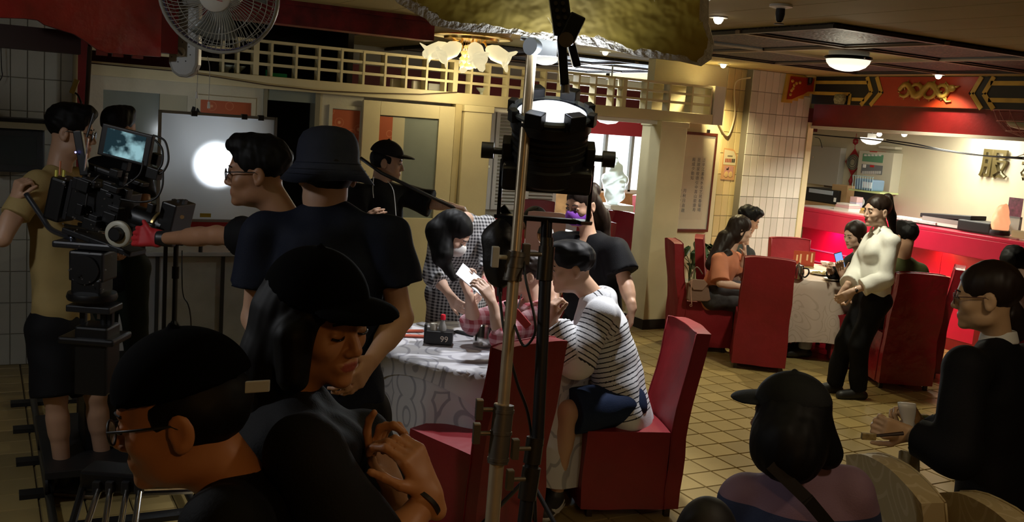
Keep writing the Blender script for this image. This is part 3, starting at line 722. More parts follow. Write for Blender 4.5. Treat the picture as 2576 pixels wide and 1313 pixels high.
def bucket_hat(c, M, hs, m, parent):
    hs = 1.12
    def L(x, y, z): return c+M@(np.array([x, y, z])*hs)
    mb = MB(); prof = [(.135, -.030), (.139, -.034), (.098, .016), (.093, .024), (.092, .055), (.087, .082), (.074, .104), (.05, .117), (.025, .122), (.001, .123)]
    R = []
    for r, z in prof: R.append([L(r*math.cos(q)*.94, -.008+r*math.sin(q)*1.08, z+.006*math.sin(3*q)*(1 if z < 0 else 0)) for q in [2*math.pi*k/40 for k in range(40)]])
    mb.rings(R, True, True); o = mb.build('bucket_hat', m, parent, smooth=True)
    st = MB()
    for z, r in ((.018, .0985), (.0, .113), (-.014, .124)):
        st.tube([L(r*math.cos(q)*.94, -.008+r*math.sin(q)*1.08, z) for q in [2*math.pi*k/40 for k in range(41)]], .0009, 5, False)
    st.build('stitching', m, o, smooth=True)
    return o
def glasses_obj(c, M, hs, m, parent):
    def L(x, y, z): return c+M@(np.array([x, y, z])*hs)
    b = MB()
    for s in (-1, 1):
        b.tube([L(s*.033+.025*math.cos(q), .103+.002*math.cos(q), -.006+.019*math.sin(q)) for q in [2*math.pi*k/20 for k in range(21)]], .0022*hs, 6, False)
        b.tube([L(s*.058, .102, .002), L(s*.076, .06, .004), L(s*.080, .0, .002), L(s*.078, -.02, -.012)], .0022*hs, 6)
    b.tube([L(-.009, .104, -.002), L(0, .107, .001), L(.009, .104, -.002)], .002*hs, 6)
    g = b.build('glasses', m, parent, smooth=True)
    for s in (-1, 1):
        q = MB(); q.prism([L(s*.033+.024*math.cos(t), .103, -.006+.018*math.sin(t)) for t in [2*math.pi*k/16 for k in range(16)]], M[:, 1]*.001); q.build('lens', mat('spectacle_lens', (.8, .85, .85), .05, trans=.9, alpha=.35), g)
    return g
def shoe(F, ank, d, s=1.0, lab=0):
    d = unit((d[0], d[1], 0)); z0 = ank[2]-.075*s
    def P(a, z): return np.array([ank[0]+d[0]*a*s, ank[1]+d[1]*a*s, z0+z*s])
    F.cone(P(-.045, .035), P(.14, .030), .036*s, .036*s, .02, lab); F.cone(P(.0, .05), ank+np.array([0, 0, .02]), .04*s, .042*s, .03, lab); F.cone(P(.05, .05), P(.15, .03), .035*s, .030*s, .03, lab)
    F.f = np.maximum(F.f, (z0-F.ax[2])[None, None, :]) if False else F.f

def person(label, J, face, hs=1.0, skin=(.42, .24, .15), lips=(.35, .10, .08), shirt=None, legs=None, hairm=None, hair='short', hair_extra=None, cap=None,
           hands=None, look='open', female=False, build=1.0, seed=1, eyes=True, glasses=None, h=.010, hf=.005, shoes=(.01, .01, .01), group=None, extras=None, hair_amp=.006, shoe_dir=None, neck_r=None, name='person', amp=.006, sole=None):
    """J: world joints head, neck, pelvis, shl/shr, ell/elr, wrl/wrr, hipl/hipr, knl/knr, anl/anr"""
    J = {k: np.array(v, float) for k, v in J.items()}
    M = facing(*face); sk = skin_mat('%03d%03d%03d' % tuple(int(999*q) for q in skin), skin); cols = [skin, lips]
    up = unit(J['neck']-J['pelvis']); rt = unit(J['shr']-J['shl']); fw = unit(np.cross(up, rt)); rt = np.cross(fw, up)
    base = np.array([J['pelvis'][0], J['pelvis'][1], 0.0])
    if 'anl' in J: base[:2] = (J['anl'][:2]+J['anr'][:2])/2
    root = empty(name, base, label, 'person', group)
    P = np.array(list(J.values())); lo = P.min(0)-.22; hi = P.max(0)+.22; lo[2] = min(lo[2], -.02) if J.get('anl') is not None else lo[2]
    fine = [(J['head']-.15*hs, J['head']+.15*hs, hf)]
    hands = dict(hands or {}); given = set(hands)
    for s, q in (('l', 1), ('r', -1)):
        if s not in hands:
            d_ = unit(J['wr'+s]-J['el'+s]); n_ = np.cross(d_, ZZ); n_ = unit(n_) if np.linalg.norm(n_) > .2 else rt; n_ = n_ if n_@(J['pelvis']-J['wr'+s]) > 0 else -n_
            hands[s] = dict(d=d_, n=n_, thumb=q, curl=(.45, .5, .5, .55))
    for s in 'lr':
        fine.append((J['wr'+s]-.16, J['wr'+s]+.16, max(hf, .0055 if s in given else .008)))
    B = build
    # ---- body
    F = Field(lo, hi, h, fine)
    head_prims(F, J['head'], M, hs, J['neck']+up*.0, neck_r or (.044 if female else .053), True, female)
    ch = J['pelvis']+(J['neck']-J['pelvis'])*.70
    F.cone(J['pelvis'], ch, .125*B, .125*B, .04, sq=(fw, .72)); F.cone(J['shl'], J['shr'], .036*B, .036*B, .04)
    for s in 'lr':
        F.cone(J['sh'+s], J['el'+s], .041*B, .035*B, .02); F.cone(J['el'+s], J['wr'+s], .038*B, .024*B, .015)
        F.cone(J['el'+s]*.7+J['wr'+s]*.3, J['el'+s]*.5+J['wr'+s]*.5, .036*B, .033*B, .02)
        if hands and s in hands: hand(F, J['wr'+s], **hands[s])
        F.cone(J['hip'+s], J['kn'+s], .075*B, .053*B, .03); F.cone(J['kn'+s], J['an'+s], .052*B, .034*B, .02)
        F.cone(J['kn'+s]*.75+J['an'+s]*.25, J['kn'+s]*.6+J['an'+s]*.4, .052*B, .048*B, .02)
    field_obj(F, 'body', sk, root, 1, cols, lipf=(J['head'], M, hs))
    # ---- shirt: dict(mat, off, sleeve 0..2 (1=to elbow), hem (fraction below pelvis), neckcut)
    if shirt:
        o = shirt.get('off', .016); F = Field(lo, hi, shirt.get('h', max(h*.85, .008)))
        pel = J['pelvis']-up*shirt.get('drop', .05)
        F.cone(pel, ch, (.130*B+o)*shirt.get('flare', 1.0), .130*B+o, .05, 0, sq=(fw, shirt.get('dep', .74)))
        F.cone(J['shl'], J['shr'], .038*B+o*.6, .038*B+o*.6, .05, 0)
        tr = J['neck']-up*.015
        for s in 'lr': F.cone(tr, J['sh'+s], .040*B, .036*B+o*.4, .04, 0)
        F.cone(ch, J['neck']-up*.05, .11*B+o, .075*B, .04, 0, sq=(fw, .78))
        if female and shirt.get('bust', True):
            for s in (-1, 1): F.ell(ch+rt*s*.065+fw*.075-up*.03, (.062, .062, .062), None, .05, 0)
        sl = shirt.get('sleeve', .65)
        for q, s in enumerate('lr'):
            a, b_, w = J['sh'+s], J['el'+s], J['wr'+s]
            if sl <= 1:
                e = a+(b_-a)*sl; d = unit(b_-a); F.cone(a, e+d*.05, .042*B+o, (.044*B+o)*shirt.get('wide', 1.15), .025, 1+q, cut=[(e, d)])
            else:
                e = b_+(w-b_)*(sl-1); d = unit(w-b_); F.cone(a, b_, .042*B+o, .040*B+o, .025, 1+q); F.cone(b_, e+d*.04, .040*B+o, (.031*B+o)*shirt.get('wide', 1.0), .02, 3+q, cut=[(e, d)])
        if shirt.get('hood'):
            F.cone(J['neck']-fw*.075-rt*.05-up*.02, J['neck']-fw*.075+rt*.05-up*.02, .05, .05, .04, 0); F.cone(J['neck']-rt*.085-up*.01, J['neck']-fw*.05-rt*.07, .034, .04, .03, 0); F.cone(J['neck']+rt*.085-up*.01, J['neck']-fw*.05+rt*.07, .034, .04, .03, 0)
        nk = J['neck']+up*.048+fw*.012
        F.ell(nk, (shirt.get('nw', .072)*B,)*2+(.045,), np.array([rt, fw, up]).T, .012, 0, 'cut')
        if shirt.get('vneck'): F.cone(nk+fw*.06-up*.02, ch+fw*.13+up*.02, .05, .005, .01, 0, 'cut')
        F.noise(shirt.get('amp', amp), shirt.get('freq', 22), seed, (1, 1, .7))
        if 'hemz' in shirt: F.plane_cut(np.array([0, 0, shirt['hemz']]), (0, 0, -1))
        field_obj(F, shirt.get('name', 't_shirt'), shirt['mat'], root, 1, attr_u=shirt.get('attr', False))
    if legs:
        o = legs.get('off', .014); F = Field(lo, np.array([hi[0], hi[1], J['pelvis'][2]+.25]), legs.get('h', max(h, .010)))
        F.cone(J['hipl'], J['hipr'], .078*B+o, .078*B+o, .05, sq=(fw, 1.1)); F.cone(J['pelvis'], J['pelvis']+up*.10, .125*B+o*.6, .122*B+o*.5, .05, sq=(fw, .74), cut=[(J['pelvis']+up*.10, up)])
        ln = legs.get('len', 2)
        for s in 'lr':
            a, k_, an = J['hip'+s], J['kn'+s], J['an'+s]
            if ln <= 1: e = a+(k_-a)*ln; d = unit(k_-a); F.cone(a, e+d*.05, .082*B+o, .062*B+o*1.6, .03, cut=[(e, d)])
            else: e = k_+(an-k_)*(ln-1); d = unit(an-k_); F.cone(a, k_, .080*B+o, .056*B+o, .03); F.cone(k_, e+d*.03, .056*B+o, .044*B+o*1.2, .03, cut=[(e, d)])
            if legs.get('skirt'): pass
        if legs.get('skirt'): F.cone(J['pelvis'], (J['knl']+J['knr'])/2, .135*B, .17*B, .05, cut=[((J['knl']+J['knr'])/2, unit(J['knl']-J['hipl']))])
        F.noise(.006, 20, seed+5)
        field_obj(F, legs.get('name', 'trousers'), legs['mat'], root, 1, attr_u=legs.get('attr', False))
    if shoes is not None and 'anl' in J:
        sd = fw if shoe_dir is None else np.array(shoe_dir)
        for s in 'lr':
            a = J['an'+s]; F = Field(a-np.array([.24, .24, .10]), a+np.array([.24, .24, .07]), .007); shoe(F, a, sd)
            F.plane_cut(a-np.array([0, 0, .075]), (0, 0, -1)); so = field_obj(F, 'shoe', mat('shoe_%03d%03d%03d' % tuple(int(999*q) for q in shoes), shoes, .5), root, 1)
            if sole is not None:
                F = Field(a-np.array([.24, .24, .10]), a+np.array([.24, .24, .07]), .006); shoe(F, a, sd); F.f -= .004; F.plane_cut(a-np.array([0, 0, .078]), (0, 0, -1)); F.plane_cut(a-np.array([0, 0, .050]), (0, 0, 1)); field_obj(F, 'sole', mat('sole_%03d' % int(999*sole[0]), sole, .6), root, 0)
    if hair and hairm is not None: hair_obj(J['head'], M, hs, hair, hairm, root, hair_extra or (), seed, amp=hair_amp, h=max(hf, .005))
    if cap: cap_obj(J['head'], M, hs, cap[0], root, cap[1])
    if eyes: face_parts(J['head'], M, hs, root, look)
    if glasses is not None: glasses_obj(J['head'], M, hs, glasses, root)
    if extras: extras(root, J, M, hs, up, rt, fw)
    return root
def stand_legs(J, gap=.10, bend=0.02, z=.08, yaw=None, spread=0.0):
    """legs straight down from the pelvis"""
    J = {k: np.array(v, float) for k, v in J.items()}
    up = ZZ; rt = unit((J['shr']-J['shl'])*np.array([1, 1, 0])); fw = unit(np.cross(up, rt)); p = J['pelvis']
    for s, q in (('l', -1), ('r', 1)):
        hp = p+rt*q*gap*.8-up*.04; an = np.array([p[0], p[1], z])+rt*q*(gap+spread); kn = (hp+an)/2+fw*bend+up*.02
        J['hip'+s], J['kn'+s], J['an'+s] = hp, kn, an
    return J
# ---------------------------------------------------------------- covered chairs
CLOTHR = mat('red_chair_cloth', (.20, .005, .010), .5, bump=.5, bscale=9, var=.12, vscale=4)
CLOTHW = mat('red_chair_satin', (.26, .010, .018), .25, bump=.9, bscale=11, var=.1)
CLOTHC = mat('cream_damask', (.40, .32, .17), .55, bump=.15, bscale=12)
def swirl(m, c0, c1, scale, wid=.035, gate=.0):
    n, l, b = nodes_of(m); tc = n['Texture Coordinate']
    no = n.new('ShaderNodeTexNoise'); no.inputs['Scale'].default_value = scale*.45; no.inputs['Detail'].default_value = 0
    ad = n.new('ShaderNodeMix'); ad.data_type = 'VECTOR'; ad.inputs[0].default_value = .22
    l.new(tc.outputs['Object'], no.inputs['Vector']); l.new(tc.outputs['Object'], ad.inputs[4]); l.new(no.outputs['Color'], ad.inputs[5])
    vo = n.new('ShaderNodeTexVoronoi'); vo.inputs['Scale'].default_value = scale; vo.inputs['Randomness'].default_value = .8; l.new(ad.outputs[1], vo.inputs['Vector'])
    sn = n.new('ShaderNodeMath'); sn.operation = 'MULTIPLY'; sn.inputs[1].default_value = 15; l.new(vo.outputs['Distance'], sn.inputs[0])
    si = n.new('ShaderNodeMath'); si.operation = 'SINE'; l.new(sn.outputs[0], si.inputs[0])
    ab = n.new('ShaderNodeMath'); ab.operation = 'ABSOLUTE'; l.new(si.outputs[0], ab.inputs[0])
    cr = n.new('ShaderNodeValToRGB'); cr.color_ramp.elements[0].position = .28; cr.color_ramp.elements[0].color = (*c1, 1); cr.color_ramp.elements[1].position = .42; cr.color_ramp.elements[1].color = (*c0, 1)
    l.new(ab.outputs[0], cr.inputs[0]); l.new(cr.outputs[0], b.inputs['Base Color'])
swirl(CLOTHC, (.40, .32, .17), (.48, .40, .24), 7)
def grid_box(mb, a, b, n, fn):
    """subdivided closed box, each point moved by fn"""
    (x0, y0, z0), (x1, y1, z1) = a, b
    def face(p, u, v):
        m = n; base = len(mb.v)
        vs = [fn(np.array(p)+np.array(u)*i/m+np.array(v)*j/m) for i in range(m+1) for j in range(m+1)]
        mb.add(vs, [(i*(m+1)+j, (i+1)*(m+1)+j, (i+1)*(m+1)+j+1, i*(m+1)+j+1) for i in range(m) for j in range(m)])
    X, Y, Z = x1-x0, y1-y0, z1-z0
    face((x0, y0, z0), (X, 0, 0), (0, 0, Z)); face((x1, y1, z0), (-X, 0, 0), (0, 0, Z)); face((x1, y0, z0), (0, Y, 0), (0, 0, Z)); face((x0, y1, z0), (0, -Y, 0), (0, 0, Z))
    face((x0, y0, z1), (X, 0, 0), (0, Y, 0)); face((x0, y1, z0), (X, 0, 0), (0, -Y, 0))
def wob(p, a=.006, s=0):
    return np.array([math.sin(p[2]*17+p[0]*9+s)*.6+math.sin(p[1]*23+p[2]*7+1+s)*.4, math.sin(p[2]*13+p[0]*19+2+s)*.6+math.sin(p[0]*31+p[2]*11+s)*.4, math.sin(p[0]*15+p[1]*17+s)*.3])*a
def chair_proto(name, m, footm, curved=False):
    """seat centre at the origin, faces +Y; cover hangs to 5 cm above the floor"""
    r = empty(name, (0, 0, 0))
    s = MB()
    def fs(p):
        q = p.copy(); t = 1-(p[2]-.05)/.41; q[0] *= 1+.06*t; q[1] = q[1]*(1+.04*t); 
        if p[2] > .4: q[2] += .012*(1-(p[0]/.22)**2)
        return q+wob(p, .005*(.3+t))
    grid_box(s, (-.215, -.20, .05), (.215, .24, .46), 8, fs); s.build('seat_cover', m, r, smooth='auto', bevel=0)
    b = MB()
    def fb(p):
        q = p.copy(); t = (p[2]-.05)/.95; q[1] -= .14*max(0, t-.4); q[0] *= (1.04-.10*t)
        if curved: q[2] += .05*(p[0]/.2)*(1 if False else 0)-.05*(abs(p[0])/.22)**2*(t > .9)
        elif t > .95: q[2] -= .012*(abs(p[0])/.2)**3
        return q+wob(p, .006, 2)
    grid_box(b, (-.22, -.285, .05), (.22, -.205, 1.0), 10, fb); b.build('back_cover', m, r, smooth='auto')
    pi = MB()
    for sx in (-1, 1): pi.tube([fb(np.array([sx*.22, -.205, z]))+np.array([sx*.002, .002, 0]) for z in np.linspace(.05, 1.0, 10)], .004, 5)
    pi.tube([fb(np.array([x, -.205, 1.0]))+np.array([0, .002, .002]) for x in np.linspace(-.22, .22, 8)], .004, 5); pi.build('piping', m, r, smooth=True)
    for sx in (-1, 1):
        for sy in (-.23, .19): MB().box((sx*.19-.015, sy-.015, 0), (sx*.19+.015, sy+.015, .09)).build('leg', footm, r)
    return r
DWOOD = mat('dark_chair_wood', (.03, .014, .008), .4)
chR = chair_proto('banquet_chair', CLOTHR, DWOOD); chW = chair_proto('banquet_chair', CLOTHW, DWOOD); chC = chair_proto('banquet_chair', CLOTHC, DWOOD, True)
_used = set()
def chair(proto, xy, face, label, group=None, z=0.0, sc=1.0):
    o = proto if id(proto) not in _used else copy_tree(proto); _used.add(id(proto))
    o.location = (xy[0], xy[1], z); o.rotation_euler = (0, 0, math.atan2(-face[0], face[1])); o.scale = (sc, sc, sc)
    for k in ('label', 'category', 'group'):
        if k in o: del o[k]
    tag(o, label, 'chair', group); return o
chair(chR, (3.00, 4.12), (-.95, .31), 'red covered chair that the man in the striped hoodie sits on', 'red covered chairs')
def top_at(px, py, face, z=1.0): f = unit((face[0], face[1], 0)); p = PZ(px, py, z)+f*.33; return (p[0], p[1])
chair(chR, top_at(1338, 858, (-.28, .96)), (-.28, .96), 'empty red covered chair with its back to the lamp stand', 'red covered chairs')
chair(chR, (1.95, 5.62), (.45, -.89), 'red covered chair behind the table beside the checked dress', 'red covered chairs')
chair(chR, (2.98, 5.35), (-.65, -.76), 'red covered chair under the woman in the pink plaid shirt', 'red covered chairs')
chair(chR, (6.07, 6.40), (.63, .77), 'red covered chair with its back to us at the far table', 'red covered chairs')
chair(chR, (5.96, 7.08), (.90, -.43), 'red covered chair that the long-haired woman sits on', 'red covered chairs')
c3 = PZ(1975, 600, 1.0)
chair(chR, (c3[0]+.05, c3[1]-.2), (-.35, -.94), 'red covered chair standing against the white tiled column', 'red covered chairs')
chair(chW, (6.90, 5.62), (.45, .89), 'shiny red covered chair of the man in the olive shirt', 'red covered chairs')
chair(chW, (7.45, 5.92), (-.61, .79), 'shiny red covered chair with a black bag hung on it', 'red covered chairs')
# cream chairs at the lower right
chair(chC, top_at(2245, 1180, (.956, -.283), .98), (.956, -.283), 'cream damask chair with a red paper tag on its back', 'cream damask chairs', sc=1.0)
chair(chC, top_at(2505, 1285, (.956, -.283), .98), (.956, -.283), 'cream damask chair in the lower right corner', 'cream damask chairs')
tg = PZ(2285, 1304, .84); MB().obox(tg, RH*.045, FH*.002+ZZ*.0, ZZ*.028).build('paper_tag', mat('red_paper', (.5, .02, .01), .6), label='small red paper tag stuck on the cream chair back', cat='tag')

# ---------------------------------------------------------------- tables
LINEN = mat('white_damask', (.50, .50, .52), .5, bump=.05, bscale=15); swirl(LINEN, (.52, .52, .55), (.30, .30, .34), 5.0)
LINENP = mat('beige_damask', (.50, .40, .32), .5); swirl(LINENP, (.52, .42, .35), (.44, .35, .28), 8)
def round_table(c, r, label, clabel, m, over=None, drop=.62, group=None, hem=.10):
    t = empty('round_table', (c[0], c[1], 0), label, 'table')
    MB().lathe([(.0, .70), (r-.01, .70), (r, .705), (r, .735), (.0, .735)], (c[0], c[1], 0), 40).build('table_top', DWOOD, t)
    for k in range(4):
        a = math.pi/4+k*math.pi/2; MB().tube([(c[0]+.28*math.cos(a), c[1]+.28*math.sin(a), .70), (c[0]+.34*math.cos(a), c[1]+.34*math.sin(a), 0)], .017, 8).build('leg', BLACKM, t)
    mb = MB(); N = 96; R = []
    for (rr, z, fold) in [(.001, .752, 0), (r*.5, .752, 0), (r*.9, .752, 0), (r, .750, 0), (r+.012, .742, .0), (r+.02, .66, .15), (r+.035, .52, .5), (r+.05, .38, .8), (r+.06, .25, 1.0), (r+.065, .17, 1.0)]:
        if z < .75-drop: continue
        R.append([(c[0]+(rr+fold*(.035*math.sin(9*q)+.018*math.sin(17*q+1)))*math.cos(q), c[1]+(rr+fold*(.035*math.sin(9*q)+.018*math.sin(17*q+1)))*math.sin(q), z-(.03*fold*math.sin(4*q) if fold else 0)) for q in [2*math.pi*k/N for k in range(N)]])
    mb.rings(R, True, False)
    o = mb.build('tablecloth', m, smooth=True, label=clabel, cat='tablecloth', group=group)
    return t
T1 = PZ(1230, 868, .75); T1 = np.array([T1[0], T1[1]])
round_table(T1, .60, 'round table at which the hooded man and the pink plaid woman sit', 'white damask cloth on the near round table', LINEN, group='tablecloths')
# square topper whose corner hangs towards us
tp = MB(); N = 28; hx = .62; ang = math.radians(28)
vs, fs = [], []
for i in range(N+1):
    for j in range(N+1):
        p = np.array([(i/N-.5)*2*hx*1.12, (j/N-.5)*2*hx*1.12]); rr = np.linalg.norm(p); th = math.atan2(p[1], p[0]); z = .757
        if rr > .615:
            ex = rr-.615; rr2 = .615+.03*(1-math.exp(-ex*6))+.02*ex*math.sin(8*th); z = .757-ex*.97; p = p/rr*rr2
        q = rotz((p[0], p[1], z), ang); vs.append((q[0]+T1[0], q[1]+T1[1], z)); 
for i in range(N):
    for j in range(N): fs.append((i*(N+1)+j, (i+1)*(N+1)+j, (i+1)*(N+1)+j+1, i*(N+1)+j+1))
tp.add(vs, fs); o = tp.build('table_topper', LINEN, smooth=True, label='square white damask topper with a hanging corner on the near table', cat='tablecloth', group='tablecloths')
T2 = np.array([7.02, 6.92])
round_table(T2, .66, 'far round table set for a meal near the counter', 'beige damask cloth draped over the far round table', LINENP, group='tablecloths')

def teapot(p, s, label, m):
    t = empty('teapot', p, label, 'teapot'); p = np.array(p)
    MB().lathe([(.0, .0), (.056, 0), (.060, .01), (.056, .06), (.050, .10), (.048, .112), (.0, .112)], p, 28).build('pot_body', m, t, smooth='auto')
    MB().lathe([(.049, .112), (.046, .122), (.02, .13), (.008, .132), (.008, .145), (.0, .147)], p, 24).build('lid', m, t, smooth='auto')
    a = RH*.8-FH*.6
    MB().tube(smooth_path([p+a*.05+ZZ*.10, p+a*.09+ZZ*.098, p+a*.098+ZZ*.06, p+a*.075+ZZ*.025, p+a*.055+ZZ*.02], 6), .0075, 8).build('handle', BLACK, t, smooth=True)
    MB().tube([p-a*.045+ZZ*.055, p-a*.07+ZZ*.085, p-a*.082+ZZ*.118], [.016, .011, .008], 10).build('spout', m, t, smooth=True)
    return t
POT = mat('polished_steel', (.55, .53, .50), .16, metal=1.0)
teapot(PZ(1216, 868, .764), 1, 'stainless steel teapot on the near table', POT)
teapot(PZ(2006, 700, .755), 1, 'stainless steel teapot at the edge of the far table', POT)
# condiment caddy with the table number
cp = PZ(1105, 862, .764); cd = empty('condiment_caddy', cp, 'black condiment caddy with table number 99', 'caddy')
MB().obox(cp+ZZ*.035, RH*.072, FH*.045, ZZ*.035).build('tray', BLACK, cd, bevel=.004)
text_obj('99', .045, cp-FH*.0465+RH*.028+ZZ*.03, RH, ZZ, mat('number_white', (.7, .6, .5), .6), cd, 'number')
MB().lathe([(0, 0), (.022, 0), (.022, .06), (.012, .085), (.011, .10), (0, .10)], cp+RH*.012+ZZ*.03, 16).build('sauce_bottle', mat('bottle_glass', (.35, .35, .33), .15, trans=.3), cd, smooth='auto')
MB().lathe([(0, .10), (.014, .10), (.014, .122), (.011, .128), (0, .128)], cp+RH*.012+ZZ*.03, 16).build('red_bottle_cap', mat('red_cap', (.65, .01, .03), .4), cd, smooth='auto')
MB().lathe([(0, 0), (.02, 0), (.022, .05), (.018, .06), (0, .06)], cp-RH*.035+ZZ*.045, 14).build('spice_jar', mat('jar_glass', (.45, .43, .36), .15), cd, smooth='auto')
MB().obox(cp-RH*.078+ZZ*.05, RH*.006, FH*.03, ZZ*.05).build('tray_end', BLACK, cd)
for k, (px, py, a) in enumerate(((1035, 832, .35), (1045, 845, .15), (1170, 838, -.6))):
    c = PZ(px, py, .766); d = math.cos(a)*RH+math.sin(a)*FH; e = np.cross(ZZ, d)
    MB().obox(c, d*.07, e*.018, ZZ*.004).build('folded_napkin' if k < 2 else 'chopstick_sleeve', mat('napkin_red', (.40, .07, .035), .6) if k < 2 else BLACK,
        label=('upper folded red napkin at the left of the near table', 'lower folded red napkin at the left of the near table', 'dark chopstick sleeve lying beside the steel teapot')[k], cat='napkin' if k < 2 else 'sleeve')
# things on the far table
def plate(p, r, label, m, name='plate', cat='plate'):
    return MB().lathe([(0, .004), (r*.6, .004), (r, .018), (r*1.01, .02), (r*.98, .012), (r*.6, 0), (0, 0)], p, 28).build(name, m, smooth='auto', label=label, cat=cat)
CHINA = mat('white_china', (.72, .70, .66), .2)
fd = empty('serving_plate', PZ(2065, 690, .756), 'white plate with leftover food behind the far teapot', 'plate')
MB().lathe([(0, .004), (.07, .004), (.12, .018), (.122, .02), (.118, .012), (.07, 0), (0, 0)], PZ(2065, 690, .756), 28).build('dish', CHINA, fd, smooth='auto')
fb_ = MB(); rg = random.Random(3)
for k in range(16): fb_.ball(PZ(2065, 690, .764)+np.array([rg.uniform(-.06, .06), rg.uniform(-.06, .06), rg.uniform(0, .02)]), (.022, .018, .012), 8)
fb_.build('food', mat('cooked_food', (.35, .28, .10), .6, var=.4, vscale=40), fd, smooth=True)
def bowl(p, r, label, name='bowl'):
    return MB().lathe([(0, 0), (r*.45, 0), (r*.5, .008), (r*.85, r*.5), (r, r*.85), (r*.96, r*.85), (r*.8, r*.5), (r*.4, .015), (0, .012)], p, 24).build(name, CHINA, smooth='auto', label=label, cat=name)
bowl(PZ(2090, 672, .756), .055, 'white china bowl nearest the menu on the far table'); bowl(PZ(2100, 690, .756), .045, 'small white cup beside the food plate', 'cup')
bowl(PZ(2075, 668, .756), .05, 'white china cup behind the food plate', 'cup')
plate(PZ(2090, 705, .756), .075, 'small white saucer at the near edge of the far table', CHINA, 'saucer', 'saucer')
plate(PZ(1885, 660, .756), .10, 'white plate in front of the long-haired woman', CHINA)
mn = empty('menu_stand', PZ(2020, 672, .756), 'clear stand with a red and orange menu card on the far table', 'menu'); mp = PZ(2020, 672, .756)
MB().obox(mp+ZZ*.006, RH*.10, FH*.03, ZZ*.006).build('stand_base', mat('amber_acrylic', (.5, .4, .15), .1, trans=.5), mn)
MB().obox(mp+ZZ*.085, RH*.105, FH*.002, ZZ*.075).build('card', mat('menu_card', (.42, .06, .02), .5), mn)
for k, (dx, dz) in enumerate(((-.07, .09), (-.035, .085), (.03, .10), (.075, .10))):
    MB().obox(mp+RH*dx+ZZ*dz-FH*.003, RH*.008, FH*.001, ZZ*(.045 if k % 2 else .03)).build('print_column', mat('menu_print', (.8, .55, .3), .6), mn)
ph = empty('phone', PD(2112, 655, 8.7), 'phone with a lit blue screen held up behind the white blouse', 'phone'); pc = PD(2112, 655, 8.7); a = unit(RH*.35+ZZ*-.94)
px_ = unit(np.cross(a, FH)); MB().obox(pc, px_*.036, a*.075, FH*.004).build('phone_case', BLACK, ph, bevel=.003)
MB().obox(pc-FH*.005, px_*.032, a*.068, FH*.001).build('screen', mat('phone_screen', (.1, .2, .5), .2, emit=(.25, .45, .9), estr=.9), ph)
# white cloth hanging behind the waitress
wc_ = MB(); N = 10; top = PD(2150, 815, 7.95); R_ = []
for i in range(12):
    t = i/11; R_.append([top+RH*(-.06-.03*t+.12*u*(.4+.6*min(1, t*2.2))+.012*math.sin(t*9+u*5))-ZZ*.34*t+FH*(.02*math.sin(u*9+t*4)) for u in np.linspace(0, 1, N)])
back = [[p+FH*.004 for p in r][::-1] for r in R_]
wc_.rings([a+b for a, b in zip(R_, back)], True, True); wc_.build('white_cloth', mat('plain_cloth', (.62, .62, .52), .7), smooth=True, label='crumpled white cloth hanging behind the legs of the waitress', cat='cloth')

# ---------------------------------------------------------------- ceiling lights
def emis(name, col, st): return mat(name, (.8, .8, .75), .4, emit=col, estr=st)
def bowl_lamp(c, r, label, st, col=(1.0, .95, .72), power=6, zc=ZC-.035, glow=.16):
    t = empty('ceiling_lamp', (c[0], c[1], zc-.14), label, 'lamp'); p = np.array([c[0], c[1], zc])
    MB().lathe([(0, 0), (r*.85, 0), (r*.85, -.035), (0, -.035)], p, 28).build('canopy', WHITE, t, smooth='auto')
    MB().lathe([(r*.98, -.035), (r, -.04), (r, -.055), (r*.96, -.06), (r*.9, -.035)], p, 28).build('rim', BLACKM, t, smooth='auto')
    MB().lathe([(r*.94, -.055), (r*.9, -.08), (r*.75, -.11), (r*.5, -.13), (r*.2, -.14), (.002, -.142)], p, 28, caps=True).build('glass_bowl', emis('bowl_glow_%s' % round(st*10), col, st), t, smooth=True)
    for k in range(3): a = k*2.1+.4; MB().ball(p+np.array([r*math.cos(a), r*math.sin(a), -.048]), .008, 8).build('screw', CHROME, t)
    l_ = light('ceiling_lamp_bulb', 'SPOT', (c[0], c[1], zc-.20), power*2.2, col, (c[0], c[1], 0), spot_size=2.95, spot_blend=.5, shadow_soft_size=.08); l_.parent = t; l_.location = (0, 0, -.06)
    l2 = light('ceiling_lamp_glow', 'POINT', (c[0], c[1], zc-.20), power*glow, col, shadow_soft_size=.08); l2.parent = t; l2.location = (0, 0, -.06)
    return t
b1 = PZ(2137, 125, 2.68); bowl_lamp(b1, .17, 'round bowl lamp in the middle of the carved ceiling panels', 1.1, power=42)
b2 = PZ(1372, 122, 2.68); bowl_lamp(b2, .15, 'round bowl lamp on the ceiling behind the chrome pole', .75, (.9, .95, 1.0), 14)
def downlight(px, py, label, st, pw, col=(1.0, .83, .45), z=ZC, at=None):
    p = PZ(px, py, z) if at is None else np.array(at); t = empty('downlight', p, label, 'downlight', 'small ceiling downlights')
    MB().lathe([(.03, 0), (.055, 0), (.055, -.008), (.03, -.006)], p, 20).build('trim_ring', WHITE, t, smooth='auto')
    MB().lathe([(.028, -.002), (.03, -.02), (.018, -.04), (.001, -.045)], p, 16, caps=True).build('bulb', emis('downlight_glow_%d' % int(st*10), col, st), t, smooth=True)
    l_ = light('downlight_beam', 'SPOT', p-ZZ*.06, pw, col, (p[0], p[1], 0), spot_size=2.2, spot_blend=.8, shadow_soft_size=.03); M_ = l_.matrix_basis.copy(); l_.parent = t; l_.location = (0, 0, -.06)
    return t
downlight(1820, 160, 'lit warm downlight nearest the cream tiled corner', 9, 150)
downlight(2365, 195, 'lit white downlight above the dragon relief', 8, 60, (1, .9, .7), at=(7.86, 6.33, ZC))
downlight(1808, 42, 'lit warm downlight beside the ragged end of the reflector board', 8, 40)
downlight(1808, 190, 'small lit downlight by the top of the tiled wall', 3, 20)
